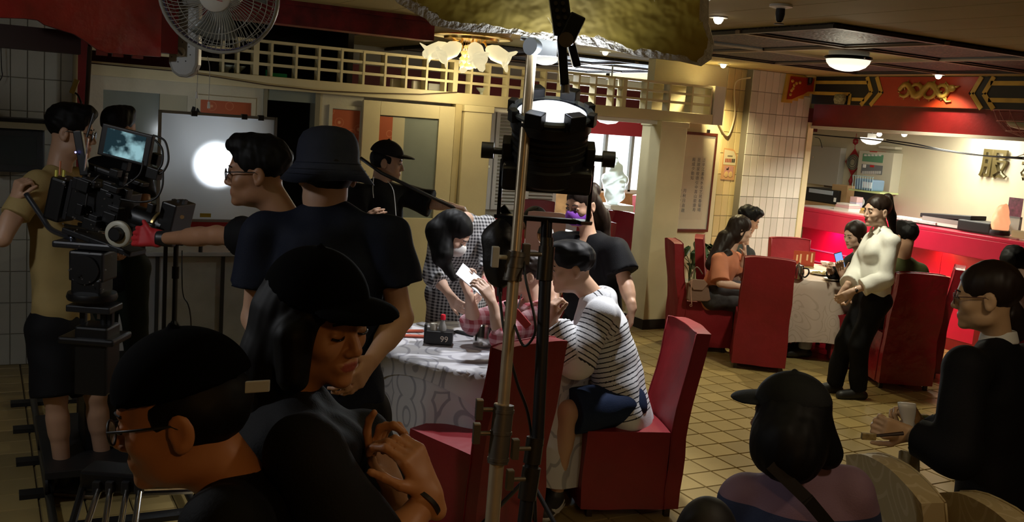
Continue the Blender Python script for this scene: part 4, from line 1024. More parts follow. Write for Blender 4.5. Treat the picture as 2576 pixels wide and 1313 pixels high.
downlight(1523, 128, 'pale downlight under the middle of the reflector board', 3, 20, (.9, .95, 1))
for px, py, lb in ((1660, 195, 'unlit recessed fitting on the rear ceiling left of the tiled corner'), (1500, 190, 'unlit recessed fitting on the rear ceiling above the lamp')):
    p = PZ(px, py, ZC); t = empty('recessed_fitting', p, lb, 'fitting'); MB().lathe([(0, -.004), (.06, -.004), (.075, 0), (.075, -.006), (.06, -.02), (.03, -.03), (0, -.03)], p, 16).build('rose', mat('dull_metal', (.08, .09, .09), .4, metal=.5), t, smooth='auto')
for k, (px, py, lb) in enumerate(((1965, 12, 'black sprinkler head on a white rose at the top edge'), (2040, 190, 'black sprinkler head above the stepped corbel'), (1530, 180, 'black sprinkler head below the rear carved panels'))):
    p = PZ(px, py, ZC); t = empty('sprinkler', p, lb, 'sprinkler', 'ceiling sprinklers')
    MB().lathe([(0, 0), (.06, 0), (.062, -.012), (.03, -.02), (0, -.02)], p, 18).build('rose', WHITE if k == 0 else CEIL, t, smooth='auto')
    MB().lathe([(.024, -.02), (.026, -.05), (.02, -.08), (.012, -.09)], p, 12).build('sprinkler_body', BLACK, t, smooth='auto')
    MB().lathe([(0, -.098), (.026, -.098), (.026, -.103), (0, -.103)], p, 14).build('deflector', BLACK, t)
# downlights added above the frame, unseen, to brighten the near table
def added_spot(x, y, label, pw, col, size, tgt):
    p = np.array([x, y, ZC]); t = empty('downlight', p, label, 'downlight', 'small ceiling downlights')
    MB().lathe([(.03, 0), (.055, 0), (.055, -.008), (.03, -.006)], p, 20).build('trim_ring', WHITE, t, smooth='auto')
    MB().lathe([(.028, -.002), (.03, -.02), (.018, -.04), (.001, -.045)], p, 16, caps=True).build('bulb', emis('added_bulb', col, 4), t, smooth=True)
    l_ = light('downlight_beam', 'SPOT', p-ZZ*.06, pw, col, tgt, spot_size=size, spot_blend=.6, shadow_soft_size=.05); l_.parent = t; l_.location = (0, 0, -.06)
added_spot(3.35, 4.25, 'added white downlight above the striped hoodie, unseen over the top edge', 190, (.97, .97, 1.0), 1.15, (2.75, 4.5, .7))
added_spot(2.45, 5.35, 'added white downlight above the pink plaid shirt, unseen over the top edge', 90, (.95, .97, 1.0), 1.15, (2.35, 4.9, .7))
# unseen warm lamp added behind the photographer to light the foreground faces
bowl_lamp((.5, -.6), .16, 'added dim warm bowl lamp, unseen behind the photographer', 1.0, (1.0, .52, .18), 11)
bowl_lamp((-1.1, 3.3), .16, 'added dim bowl lamp over the foreground, unseen above the frame', 1.0, (.92, .95, 1.0), 14, glow=1.3)  # unseen lamp added to brighten the fan, red board and operator
bowl_lamp((2.3, .9), .16, 'added dim bowl lamp over the right foreground, unseen above the frame', 1.0, (1.0, .80, .55), 7)  # unseen lamp added to brighten the denim jacket and cream chairs
# chandelier
chp = PZ(1188, 72, ZC); ch = empty('chandelier', chp, 'gold chandelier with glowing white lily shades and crystal drops', 'chandelier')
BRASS = mat('polished_brass', (.75, .50, .16), .22, metal=1.0)
def oval(prof, sx=1.0): return MB().lathe(prof, chp, 36)
oval([(.0, 0), (.32, 0), (.33, -.02), (.315, -.05), (.335, -.06), (.33, -.075), (.0, -.075)]).build('ceiling_plate', mat('plate_cream', (.75, .66, .42), .3), ch, smooth='auto')
oval([(.325, -.062), (.34, -.066), (.34, -.074), (.32, -.078)]).build('brass_rim', BRASS, ch, smooth='auto'); oval([(.0, -.075), (.23, -.075), (.225, -.095), (.15, -.105), (0, -.105)]).build('brass_pan', BRASS, ch, smooth='auto')
LILY = mat('lily_glass', (.45, .42, .34), .4, emit=(1.0, .86, .50), estr=.75)
for k, (dr, df) in enumerate(((-.25, -.06), (.21, -.10), (-.02, .18), (-.14, -.18), (.05, -.20))):
    c = chp+RH*dr+FH*df-ZZ*.19; d = unit(RH*dr+FH*df*.6-ZZ*.10)
    L_ = MB(); R_ = []; u_ = unit(np.cross(d, ZZ)); v_ = np.cross(u_, d)
    for t, r in ((-.09, .02), (-.06, .045), (-.01, .066), (.05, .062), (.09, .055), (.115, .075)):
        R_.append([c+d*(t+(.03*max(0, math.cos(3*q)) if t > .08 else 0))+r*(math.cos(q)*u_+math.sin(q)*v_)*(1+(.45*max(0, math.cos(3*q)) if t > .1 else 0)) for q in [2*math.pi*i/24 for i in range(24)]])
    L_.rings(R_, True, True); L_.build('lily_shade', LILY, ch, smooth=True)
    MB().tube(smooth_path([chp+RH*dr*.4+FH*df*.4-ZZ*.10, c-d*.11+ZZ*.03, c-d*.08], 5), .008, 8).build('arm', BRASS, ch, smooth=True)
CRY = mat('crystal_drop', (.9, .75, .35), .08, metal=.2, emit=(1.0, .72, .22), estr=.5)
for k in range(14):
    a = 2*math.pi*k/14; rr = .075 if k % 2 else .045; q = chp+np.array([rr*math.cos(a), rr*math.sin(a), 0]); z1 = .20+.05*(k % 3)
    s_ = MB().tube([q-ZZ*.10, q-ZZ*(z1-.02)], .0025, 5).build('drop_rod', BRASS, ch)
    MB().ball(q-ZZ*z1, .021, 12).build('crystal_ball', CRY, s_, smooth=True); MB().ball(q-ZZ*(z1-.05), .015, 10).build('crystal_ball', CRY, s_, smooth=True)
l_ = light('chandelier_bulbs', 'POINT', chp-ZZ*.34, 13, (1.0, .82, .48), shadow_soft_size=.12); l_.parent = ch; l_.location = (0, 0, -.46)

# ---------------------------------------------------------------- wall fan
fc = PD(548, -14, 3.95); ax = unit(RH*.10-FH*.95-ZZ*.22); FANW = mat('fan_white', (.42, .43, .40), .35); LAV = mat('fan_lavender_rim', (.20, .19, .42), .35)
fan = empty('wall_fan', fc-ZZ*.2, 'white oscillating wall fan with a lavender rim, top left', 'fan')
u_ = unit(np.cross(ax, ZZ)); v_ = np.cross(u_, ax); RF = .232
def disc(r, q, t): return fc+ax*t+r*(math.cos(q)*u_+math.sin(q)*v_)
fg = MB()
for k in range(72):
    q = 2*math.pi*k/72; fg.tube([disc(r, q+tw, t) for r, t, tw in ((.062, .06, 0), (.11, .06, .10), (.17, .045, .22), (.215, .015, .30), (RF, -.02, .32))], .0016, 4, False)
for r, t in ((.15, .051), (.20, .026)): fg.tube([disc(r, 2*math.pi*k/40, t) for k in range(41)], .0018, 5, False)
fg.build('wire_guard', FANW, fan, smooth=True)
bg = MB()
for k in range(60):
    q = 2*math.pi*k/60; bg.tube([disc(r, q, t) for r, t in ((RF, -.03), (.215, -.075), (.17, -.105), (.10, -.115), (.06, -.115))], .0016, 4, False)
for r, t in ((.16, -.108), (.21, -.08)): bg.tube([disc(r, 2*math.pi*k/40, t) for k in range(41)], .0018, 5, False)
bg.build('wire_guard', FANW, fan, smooth=True)
MB().tube([disc(RF+.002, 2*math.pi*k/48, -.012) for k in range(49)], .008, 8, False).build('guard_rim', FANW, fan, smooth=True)
MB().tube([disc(RF+.001, 2*math.pi*k/48, -.034) for k in range(49)], .009, 8, False).build('lavender_rim', LAV, fan, smooth=True)
hb = MB().lathe([(0, .075), (.045, .074), (.060, .066), (.064, .055), (0, .05)], fc, 28, ax).build('hub_badge', WHITE, fan, smooth='auto')
bl_ = MB()
for k in range(3): bl_.bar(disc(.030, .3+k*.08, .0765)-v_*(.012-k*.008), disc(.034, math.pi+.3+k*.08, .0765)-v_*(.006-k*.008), .0025, .0016, up=ax)
bl_.build('badge_lettering', mat('badge_red', (.5, .03, .04), .5), hb)
MB().lathe([(0, .0), (.05, -.005), (.055, -.10), (.07, -.12), (.075, -.20), (.05, -.24), (0, -.245)], fc, 24, ax).build('motor_housing', FANW, fan, smooth='auto')
for k in range(3):
    bd = MB(); q0 = k*2.09
    R_ = []
    for i in range(8):
        t = i/7; q = q0+.05+t*.95; tw = -.03+.05*t; R_.append([disc(.05, q, -.05+tw*.3), disc(.12, q+.1, -.045+tw), disc(.185, q+.18, -.04+tw*1.2), disc(.195, q+.2, -.043+tw*1.2), disc(.12, q+.1, -.049+tw), disc(.05, q, -.054+tw*.3)])
    bd.rings(R_, True, True); bd.build('blade', mat('fan_blade', (.25, .28, .27), .25), fan, smooth=True)
pb = PD(474, 60, 4.42); pp = [(-.062, .24), (.062, .24), (.066, .0), (.066, -.18), (.05, -.22), (.02, -.24), (-.02, -.24), (-.05, -.22), (-.066, -.18), (-.066, 0)]
bp_ = MB().prism([pb+RH*a+ZZ*b for a, b in pp], -FH*.06).build('base_plate', FANW, fan, bevel=.012)
kn = pb-FH*.06+RH*(-.012)+ZZ*(-.13); MB().lathe([(0, .012), (.020, .012), (.023, 0), (0, 0)], kn, 20, -FH).build('speed_knob', WHITE, bp_, smooth='auto')
MB().obox(kn-FH*.013, RH*.003+ZZ*.003, FH*.002, ZZ*.013-RH*.013).build('knob_pointer', mat('knob_grey', (.2, .2, .2), .5), bp_)
dt = MB()
for k in range(7): a = -2.6+k*.8; dt.ball(kn+FH*.002+(math.cos(a)*RH+math.sin(a)*ZZ)*.045, (.004, .004, .004), 6)
dt.build('scale_marks', BLACK, bp_)
MB().tube(smooth_path([pb-FH*.03+ZZ*.10, pb-FH*.12+ZZ*.10+RH*.06, fc-ax*.22], 6), .03, 12).build('arm', FANW, fan, smooth=True)
cdm = mat('pull_cord', (.5, .5, .46), .7)
for dx, L_ in ((.10, .20), (.045, .16)):
    q = pb+RH*dx-FH*.03-ZZ*.14; c_ = MB().tube(smooth_path([q, q+RH*.012-ZZ*.06, q+RH*.012-ZZ*L_], 5), .0015, 5).build('pull_cord', cdm, fan); MB().lathe([(0, 0), (.007, 0), (.005, .03), (0, .03)], q+RH*.012-ZZ*(L_+.03), 10).build('pull_knob', WHITE, c_)
# ---------------------------------------------------------------- stands, lamp, reflector
POLE = mat('worn_chrome_pole', (.62, .52, .36), .35, metal=.65, var=.12, vscale=14)
KNUCK = mat('casting_grey', (.20, .18, .15), .4, metal=.8)
def tee_handle(mb, p, d, L=.07, w=.012):
    d = unit(d); mb.tube([p, p+d*L*.6], .006, 8); mb.obox(p+d*L*.75, unit(np.cross(d, ZZ))*.010, ZZ*.026, d*.009)
st = empty('lighting_stand', PZ(1231, 1400, 0)*np.array([1, 1, 0]), 'tall worn chrome stand that carries the gold reflector board', 'stand')
pt = lambda x, y, D=2.45: PD(x, y, D)
def tube_px(name, pts, r, m, par, D=2.45, seg=14): return MB().tube([pt(x, y, D) for x, y in pts], r, seg).build(name, m, par, smooth='auto')
tube_px('riser', [(1338, 125), (1296, 640)], .0135, POLE, st)
tube_px('pole_tube', [(1297, 640), (1266, 1020)], .0150, POLE, st)
tube_px('pole_tube', [(1262, 1015), (1238, 1313), (1218, 1560)], .0185, POLE, st)
for (a, b) in (((1300, 632), (1288, 705)), ((1268, 1018), (1252, 1165))):
    k_ = MB(); k_.tube([pt(*a), pt(*b)], .0225 if a[1] < 900 else .026, 16); o = k_.build('collar', KNUCK, st, smooth='auto')
    m_ = [(a[0]*(1-t)+b[0]*t, a[1]*(1-t)+b[1]*t) for t in (.08, .45, .9)]
    for q in m_: MB().tube([pt(q[0], q[1]), pt(q[0]-.6, q[1]+8)], .0245 if a[1] < 900 else .028, 16).build('collar_ring', KNUCK, o, smooth='auto')
for (x, y, s) in ((1290, 648, -1), (1250, 1030, -1), (1243, 1090, -1)):
    h_ = MB(); p = pt(x, y); tee_handle(h_, p, -RH-FH*.2, .06); h_.build('tee_knob', mat('white_knob', (.62, .64, .64), .35) if y < 900 else KNUCK, st, bevel=.002)
gb = np.array([st.location[0], st.location[1], 0])
kneeb = pt(1222, 1500)
for a in (.3, 2.4, 4.5):
    e = gb+np.array([math.cos(a)*.42, math.sin(a)*.42, .015]); MB().tube(smooth_path([kneeb*np.array([1, 1, 0])+ZZ*.55, kneeb*np.array([1, 1, 0])*.6+e*.4+ZZ*.26, e], 5), .011, 10).build('leg', POLE, st, smooth=True)
MB().tube([kneeb, np.array([kneeb[0], kneeb[1], .45])], .0185, 12).build('pole_tube', POLE, st, smooth='auto')
# grip head on top
gh = MB(); g0 = pt(1345, 118); gh.lathe([(0, -.02), (.022, -.02), (.022, .02), (0, .02)], g0, 20, FH*.8+RH*.6); gh.tube([pt(1310, 93), pt(1440, 112)], .008, 10); gh.obox(pt(1372, 112), RH*.03, FH*.012, ZZ*.028); gh.build('grip_head', mat('grip_alloy', (.30, .33, .36), .3, metal=.9), st, smooth='auto')
# reflector board: foam core, torn gold foil, clamp
bd = empty('reflector_board', pt(1400, 60, 2.5), 'torn gold foil reflector board clamped above the lamp', 'reflector')
o0 = PD(1395, 96, 2.35); fl = [(-.40, .045), (-.31, .016), (-.30, -.004), (-.2, -.012), (-.1, -.006), (.0, -.018), (.12, -.016), (.22, -.026), (.30, -.024), (.365, -.03), (.384, .0), (.37, .05)]
dx = unit(RH-ZZ*.03+FH*.02); dy = unit(-FH*.60+ZZ*.80)     # the board rises towards the camera side
def B(a, b): return o0+dx*a+dy*b
outline = [(-.41, .10), (-.375, .055), (-.33, .030), (-.31, .022), (-.295, .005), (-.21, -.002), (-.1, .006), (.02, -.004), (.12, -.006), (.21, -.020), (.30, -.020), (.36, -.028), (.381, -.005), (.378, .04), (.355, .09), (.34, .17), (.34, .55), (-.44, .55), (-.43, .2)]
nb = unit(np.cross(dx, dy))
MB().prism([B(a, b) for a, b in outline], nb*.010).build('foam_board', mat('torn_white_foam', (.72, .71, .66), .7, bump=.6, bscale=60), bd)
rg = random.Random(5); foil = []
for (a, b) in outline:
    ca, cb_ = -.02, .28; L_ = math.hypot(ca-a, cb_-b); k = .022+rg.uniform(-.006, .014); foil.append((a+(ca-a)/L_*k, b+(cb_-b)/L_*k))
ff = []
for i in range(len(foil)):
    p, q = foil[i], foil[(i+1) % len(foil)]
    for t in np.linspace(0, 1, 6)[:-1]: ff.append((p[0]*(1-t)+q[0]*t+rg.uniform(-.004, .004), p[1]*(1-t)+q[1]*t+rg.uniform(-.005, .005)))
GOLD = mat('crinkled_gold_foil', (.40, .30, .04), .45, metal=.15, bump=.6, bscale=9, var=.25, vscale=7)
n, l, b = nodes_of(GOLD); tc = n['Texture Coordinate']; vo = n.new('ShaderNodeTexVoronoi'); vo.feature = 'DISTANCE_TO_EDGE'; vo.inputs['Scale'].default_value = 11; l.new(tc.outputs['Object'], vo.inputs['Vector'])
no = n.new('ShaderNodeTexNoise'); no.inputs['Scale'].default_value = 6; l.new(tc.outputs['Object'], no.inputs['Vector'])
m1 = n.new('ShaderNodeMath'); m1.operation = 'LESS_THAN'; m1.inputs[1].default_value = .008; l.new(vo.outputs[0], m1.inputs[0]); m2 = n.new('ShaderNodeMath'); m2.operation = 'GREATER_THAN'; m2.inputs[1].default_value = .56; l.new(no.outputs[0], m2.inputs[0]); m3 = n.new('ShaderNodeMath'); m3.operation = 'MULTIPLY'; l.new(m1.outputs[0], m3.inputs[0]); l.new(m2.outputs[0], m3.inputs[1])
src = b.inputs['Base Color'].links[0].from_socket; mxg = n.new('ShaderNodeMix'); mxg.data_type = 'RGBA'; l.new(m3.outputs[0], mxg.inputs[0]); l.new(src, mxg.inputs[6]); mxg.inputs[7].default_value = (.75, .68, .40, 1); l.new(mxg.outputs[2], b.inputs['Base Color'])
sgn = -1 if nb@(o0-CC) > 0 else 1
MB().prism([B(a, b)+nb*(-.0015 if sgn < 0 else .0115) for a, b in ff], nb*(-.0012 if sgn < 0 else .0012)).build('gold_foil', GOLD, bd)
# scissor clamp holding the board
cl = empty('board_clamp', pt(1425, 110, 2.3), 'black scissor clamp gripping the reflector board', 'clamp')
Dc = 2.22
def bx(a, b, w, t, D=Dc): 
    A, Bp = PD(*a, D), PD(*b, D); d = unit(Bp-A); n_ = unit(np.cross(d, FW)); return MB().obox((A+Bp)/2, (Bp-A)/2, n_*w/2, unit(np.cross(d, n_))*t/2)
bx((1400, -40), (1418, 92), .044, .03).build('jaw_arm', BLACKM, cl, bevel=.004); bx((1455, 40), (1424, 105), .036, .03, 2.20).build('jaw_arm', BLACKM, cl, bevel=.004)
bx((1412, 92), (1420, 215), .020, .028).build('handle_arm', BLACKM, cl, bevel=.004); bx((1432, 95), (1452, 170), .018, .026, 2.24).build('handle_arm', BLACKM, cl, bevel=.004)
MB().tube([PD(1424, 100, 2.18), PD(1424, 100, 2.27)], .017, 14).build('pivot', KNUCK, cl, smooth='auto'); MB().tube([PD(1422, 200, Dc), PD(1422, 235, Dc)], .010, 10).build('stud', KNUCK, cl); 
hl = MB()
for k in range(5):
    for s_ in (-1, 1): hl.tube([PD(1404+s_*9+k*3, -10+k*18, 2.197), PD(1404+s_*9+k*3, -10+k*18, 2.205)], .0048, 8)
hl.build('perforation', mat('perf_dark', (.05, .045, .035), .5), cl)
# fresnel lamp pointing up at the board
lp = empty('fresnel_lamp', PD(1390, 600, 2.5), 'large black film lamp tilted up in its yoke, lens glowing white', 'lamp')
LD = 2.5; LS = .90; lc = PD(1388, 288, LD); la = unit(ZZ*.94-FH*.33+RH*.0)
def sL(p): return [(r*.90, z*.95) for r, z in p]
MB().lathe(sL([(0, -.185), (.098, -.185), (.110, -.175), (.110, -.135), (.104, -.13), (.104, -.045), (.116, -.035), (.116, -.008), (.108, 0), (.100, -.004), (.096, -.02), (0, -.02)]), lc, 44, la*1.0).build('housing', mat('lamp_black', (.010, .010, .012), .38, bump=.05), lp, smooth='auto')
MB().lathe(sL([(.098, .0), (.118, .002), (.122, .010), (.116, .016), (.100, .012)]), lc, 44, la*1.0).build('lens_ring', mat('ring_blue_grey', (.20, .24, .30), .3, metal=.7), lp, smooth='auto')
MB().lathe(sL([(.099, .006), (.07, .018), (.035, .025), (.002, .027)]), lc, 40, la, caps=True).build('lens', mat('hot_lens', (.9, .9, .9), .2, emit=(.93, .95, 1.0), estr=1.1), lp, smooth=True)
lu = unit(np.cross(la, FH)); lv = np.cross(lu, la)
for k in range(8):
    q = .35+k*math.pi/4; r = math.cos(q)*lu+math.sin(q)*lv; c = lc+la*.006+r*.107; MB().obox(c, r*.010, np.cross(la, r)*.014, la*.016).build('barndoor_ear', BLACK, lp, bevel=.002)
for q in (1.15, 2.0, 4.2, 5.1): r = math.cos(q)*lu+math.sin(q)*lv; MB().obox(lc+la*.018+r*.113, r*.018, np.cross(la, r)*.022, la*.020).build('latch', mat('latch_dark', (.02, .022, .028), .35, metal=.5), lp, bevel=.003)
for zz in (-.045, -.062, -.08, -.098): MB().lathe(sL([(.104, zz), (.110, zz-.004), (.110, zz-.012), (.104, zz-.016)]), lc, 40, la).build('cooling_fin', BLACK, lp, smooth='auto')
bs = lc-la*.155; MB().obox(bs, lu*.116, lv*.08, la*.032).build('base_box', mat('lamp_black2', (.012, .012, .014), .4), lp, bevel=.012)
for s_ in (-1, 1):
    hp = lc-la*.11+lu*s_*.118; MB().obox(lc-la*.115+lu*s_*.108, lu*.012, lv*.032, la*.04).build('yoke_bracket', BLACK, lp, bevel=.004)
    kk = MB().tube([hp, hp+lu*s_*.024], .009, 10).tube([hp+lu*s_*.024, hp+lu*s_*.056], .022, 10); kk.build('tilt_knob', BLACK, lp, smooth='auto')
scr = MB()
for a, b in ((-.10, -.3), (-.03, -.7), (.06, -.8), (.11, -.3)): scr.ball(bs+lu*a-FH*.084+la*(.02+.02*b), .004, 6)
scr.build('screws', CHROME, lp)
yk = MB()
yb = PD(1375, 552, LD)
for s_ in (-1, 1):
    yk.bar(lc-la*.13+lu*s_*.118, lc-la*.13+lu*s_*.118-ZZ*.15, .010, .028, up=FH); yk.bar(lc-la*.13+lu*s_*.118-ZZ*.15, yb+lu*s_*.075, .010, .028, up=FH)
yk.bar(yb-lu*.077, yb+lu*.077, .012, .030, up=FH); yk.build('yoke', BLACKM, lp, bevel=.002)
l_ = light('fresnel_beam', 'SPOT', lc+la*.05, 70, (.95, .97, 1.0), lc+la*.6, spot_size=2.3, spot_blend=.8, shadow_soft_size=.06); R0 = l_.rotation_euler.copy(); l_.parent = lp; l_.location = V(lc+la*.05-np.array(lp.location))
# its stand
ls = empty('lamp_stand', PZ(1312, 1420, 0)*np.array([1, 1, 0]), 'black tubular stand carrying the film lamp', 'stand')
tube_px('spigot', [(1376, 548), (1373, 630)], .0150, BLACKM, ls, 2.5); tube_px('pole_tube', [(1372, 700), (1352, 1120)], .0160, BLACK, ls, 2.5); tube_px('pole_tube', [(1345, 1110), (1306, 1420)], .0185, BLACK, ls, 2.5)
for a, b, r in (((1376, 598), (1374, 640), .017), ((1376, 620), (1369, 705), .021), ((1347, 1100), (1338, 1165), .023), ((1338, 1175), (1325, 1255), .024)):
    tube_px('clamp_collar', [a, b], r, mat('collar_dark', (.06, .055, .045), .35, metal=.7), ls, 2.5)
for x, y in ((1362, 640), (1335, 1128), (1322, 1205)): h_ = MB(); tee_handle(h_, PD(x, y, 2.47), -RH-FH*.3, .055); h_.build('tee_knob', KNUCK, ls, bevel=.002)
lb = np.array([ls.location[0], ls.location[1], 0])
for a in (.9, 3.0, 5.1): MB().tube([lb+ZZ*.42, lb+np.array([math.cos(a)*.4, math.sin(a)*.4, .012])], .010, 8).build('leg', BLACK, ls)
MB().tube([PD(1306, 1420, 2.5), lb+ZZ*.1], .0185, 10).build('pole_tube', BLACK, ls)
cabm = mat('black_cable', (.008, .008, .008), .45)
MB().tube(smooth_path([PD(1318, 640, 2.47), PD(1322, 700, 2.42), PD(1343, 790, 2.40), PD(1345, 840, 2.40), PD(1318, 870, 2.42), PD(1295, 820, 2.44), PD(1270, 760, 2.5)], 6), .0035, 6).build('power_cable', cabm, smooth=True, label='thin black cable looping beside the chrome pole', cat='cable')
MB().tube(smooth_path([PD(1257, 735, 2.55), PD(1262, 790, 2.5), PD(1272, 850, 2.48), PD(1300, 960, 2.50), PD(1328, 1040, 2.52), PD(1342, 1150, 2.54), PD(1348, 1320, 2.55)], 6), .004, 6).build('power_cable', cabm, smooth=True, label='black cable hanging from the ballast bag down the stand', cat='cable')
# black bag hanging on the stand
bgf = Field(PD(1255, 620, 2.62)-.22, PD(1255, 620, 2.62)+.22, .007)
bgf.cone(PD(1262, 660, 2.62), PD(1256, 600, 2.62), .040, .040, .03, sq=(FH, .8)); bgf.cone(PD(1256, 690, 2.62), PD(1262, 650, 2.62), .038, .042, .03, sq=(FH, .8)); bgf.cone(PD(1258, 600, 2.62), PD(1272, 535, 2.62), .036, .010, .03); bgf.noise(.005, 60, 4, (1, 1, .4))
rb_ = empty('ballast_bag', PD(1258, 714, 2.62), 'black cloth ballast bag hanging behind the chrome pole', 'bag'); field_obj(bgf, 'sack', mat('black_nylon', (.012, .012, .014), .45, bump=.3, bscale=30), rb_)
MB().bar(PD(1262, 520, 2.6), PD(1300, 570, 2.6), .012, .02).build('strap', BLACK, rb_); MB().tube([PD(1258, 712, 2.62), PD(1256, 745, 2.62)], .008, 8).build('plug', BLACK, rb_)

# ---------------------------------------------------------------- silk frame, its lamp, steel counter, left corner
stc = empty('steel_counter', (1.2, 7.4, 0), 'brushed steel service counter behind the film camera', 'counter')
MB().box((.62, 7.06, .87), (2.0, 7.55, .90)).build('counter_top', STEEL, stc, bevel=.004)
for k in range(3): MB().box((.64+.45*k, 7.12, .04), (.64+.45*k+.44, 7.50, .86)).build('cabinet_panel', STEEL, stc, bevel=.003)
for k in range(4): MB().box((.625+.45*k, 7.105, .04), (.65+.45*k, 7.125, .86)).build('upright', mat('steel_dark', (.06, .065, .07), .4, metal=.8), stc)
SY = 6.62
dp = empty('silk_frame', (1.38, SY, 1.19), 'white diffusion silk frame with a glaring lamp behind it', 'diffuser')
x0, x1, z0, z1 = 1.01, 1.745, 1.185, 1.875
silk = mat('diffusion_silk', (.80, .82, .84), .9); n, l, b = nodes_of(silk)
tr_ = n.new('ShaderNodeBsdfTranslucent'); tr_.inputs[0].default_value = (.72, .76, .80, 1); di = n.new('ShaderNodeBsdfDiffuse'); di.inputs[0].default_value = (.5, .52, .54, 1); mxs = n.new('ShaderNodeMixShader'); mxs.inputs[0].default_value = .55
l.new(di.outputs[0], mxs.inputs[1]); l.new(tr_.outputs[0], mxs.inputs[2]); l.new(mxs.outputs[0], n['Material Output'].inputs[0])
sb = MB(); N = 16
vs = [(x0+(x1-x0)*i/N, SY+.006*math.sin(i*.9+j*.4), z0+(z1-z0)*j/N) for i in range(N+1) for j in range(N+1)]
sb.add(vs, [(i*(N+1)+j, (i+1)*(N+1)+j, (i+1)*(N+1)+j+1, i*(N+1)+j+1) for i in range(N) for j in range(N)]); sb.build('silk', silk, dp, smooth=True)
for a, c in (((x0-.012, z0-.012), (x0+.006, z1+.012)), ((x1-.006, z0-.012), (x1+.012, z1+.012)), ((x0, z1-.006), (x1, z1+.012)), ((x0, z0-.012), (x1, z0+.006))):
    MB().box((a[0], SY-.012, a[1]), (c[0], SY+.012, c[1])).build('frame_bar', mat('frame_alloy', (.30, .31, .30), .4, metal=.7), dp)
for px in (1.20, 1.52, 1.63): MB().box((px, SY-.018, z1-.015), (px+.035, SY+.018, z1+.02)).build('clip', BLACK, dp)
MB().box((1.27, SY-.014, z0+.02), (1.34, SY-.008, z0+.045)).build('yellow_tape', mat('yellow_tape', (.45, .33, .03), .6), dp)
MB().box((x0-.02, SY-.02, z0-.045), (x1+.02, SY+.03, z0-.012)).build('red_rail', RED, dp)
hb_ = PY(545, 415, SY); lpb = empty('backlight', (hb_[0], SY+.42, 1.35), 'black lamp head glowing behind the white silk', 'lamp')
MB().lathe([(0, -.20), (.09, -.20), (.11, -.16), (.11, .0), (.10, .0), (.10, -.02), (0, -.02)], (hb_[0], SY+.36, hb_[2]), 28, (0, -1, 0)).build('lamp_head', BLACK, lpb, smooth='auto')
MB().lathe([(0, .0), (.095, -.012), (.095, -.018), (0, -.018)], (hb_[0], SY+.36, hb_[2]), 28, (0, -1, 0)).build('lamp_lens', mat('back_lens', (.9, .9, .9), .3, emit=(.9, .96, 1.0), estr=4), lpb)
for s_ in (-1, 1): MB().obox((hb_[0]+s_*.20, SY+.34, hb_[2]+.14), (.10, .06, 0), (0, 0, .12), (.003, -.004, 0)).build('barn_door', BLACK, lpb)
MB().tube([(hb_[0], SY+.45, hb_[2]-.1), (hb_[0], SY+.45, .90)], .014, 10).build('post', BLACK, lpb)
light('silk_lamp', 'SPOT', (hb_[0], SY+.30, hb_[2]), 55, (.90, .96, 1.0), (hb_[0], SY, hb_[2]), spot_size=.95, spot_blend=.6, shadow_soft_size=.03)
light('silk_lamp_spill', 'POINT', (hb_[0], SY+.42, hb_[2]+.1), 9, (.90, .96, 1.0), shadow_soft_size=.05)
bw = MB(); bw.prism([PD(x, y, 7.55) for x, y in ((398, 300), (402, 270), (420, 262), (470, 262), (498, 272), (506, 288), (506, 300))], FW*.05); bw.build('black_wrap', BLACK, label='crumpled black foil wrap on top of the silk frame', cat='foil')
for px in (x0+.05, x1-.05): MB().box((px-.012, SY-.012, .0), (px+.012, SY+.012, z0-.04)).build('frame_leg', BLACKM, dp)
# small black stand in front of the counter
sk = empty('tripod_stand', PZ(434, 985, 0)*np.array([1, 1, 0]), 'short black tripod stand before the steel counter', 'stand'); s0 = np.array(sk.location)
tpz = PD(430, 635, np.dot(s0-CC, FW)); Ds = np.dot(np.array([s0[0], s0[1], .6])-CC, FW)
MB().tube([np.array([s0[0], s0[1], .42]), np.array([s0[0], s0[1], 1.02])], .017, 10).build('tube', BLACK, sk, smooth='auto'); MB().tube([np.array([s0[0], s0[1], .78]), np.array([s0[0], s0[1], .86])], .024, 10).build('collar', BLACKM, sk, smooth='auto')
for a in (.4, 2.5, 4.6): MB().tube([np.array([s0[0], s0[1], .5]), np.array([s0[0]+.33*math.cos(a), s0[1]+.33*math.sin(a), .012])], .011, 8).build('leg', BLACK, sk)
MB().obox(np.array([s0[0], s0[1], 1.03]), RH*.06, FH*.05, ZZ*.02).build('head_plate', BLACKM, sk, bevel=.004)
MB().tube(smooth_path([PD(458, 630, 5.6), PD(458, 700, 5.6), PD(462, 745, 5.55), PD(480, 800, 5.5), PZ(490, 1010, .004), PZ(560, 1000, .004)], 6), .004, 6).build('power_cable', cabm, smooth=True, label='black cable hanging beside the short tripod stand', cat='cable')
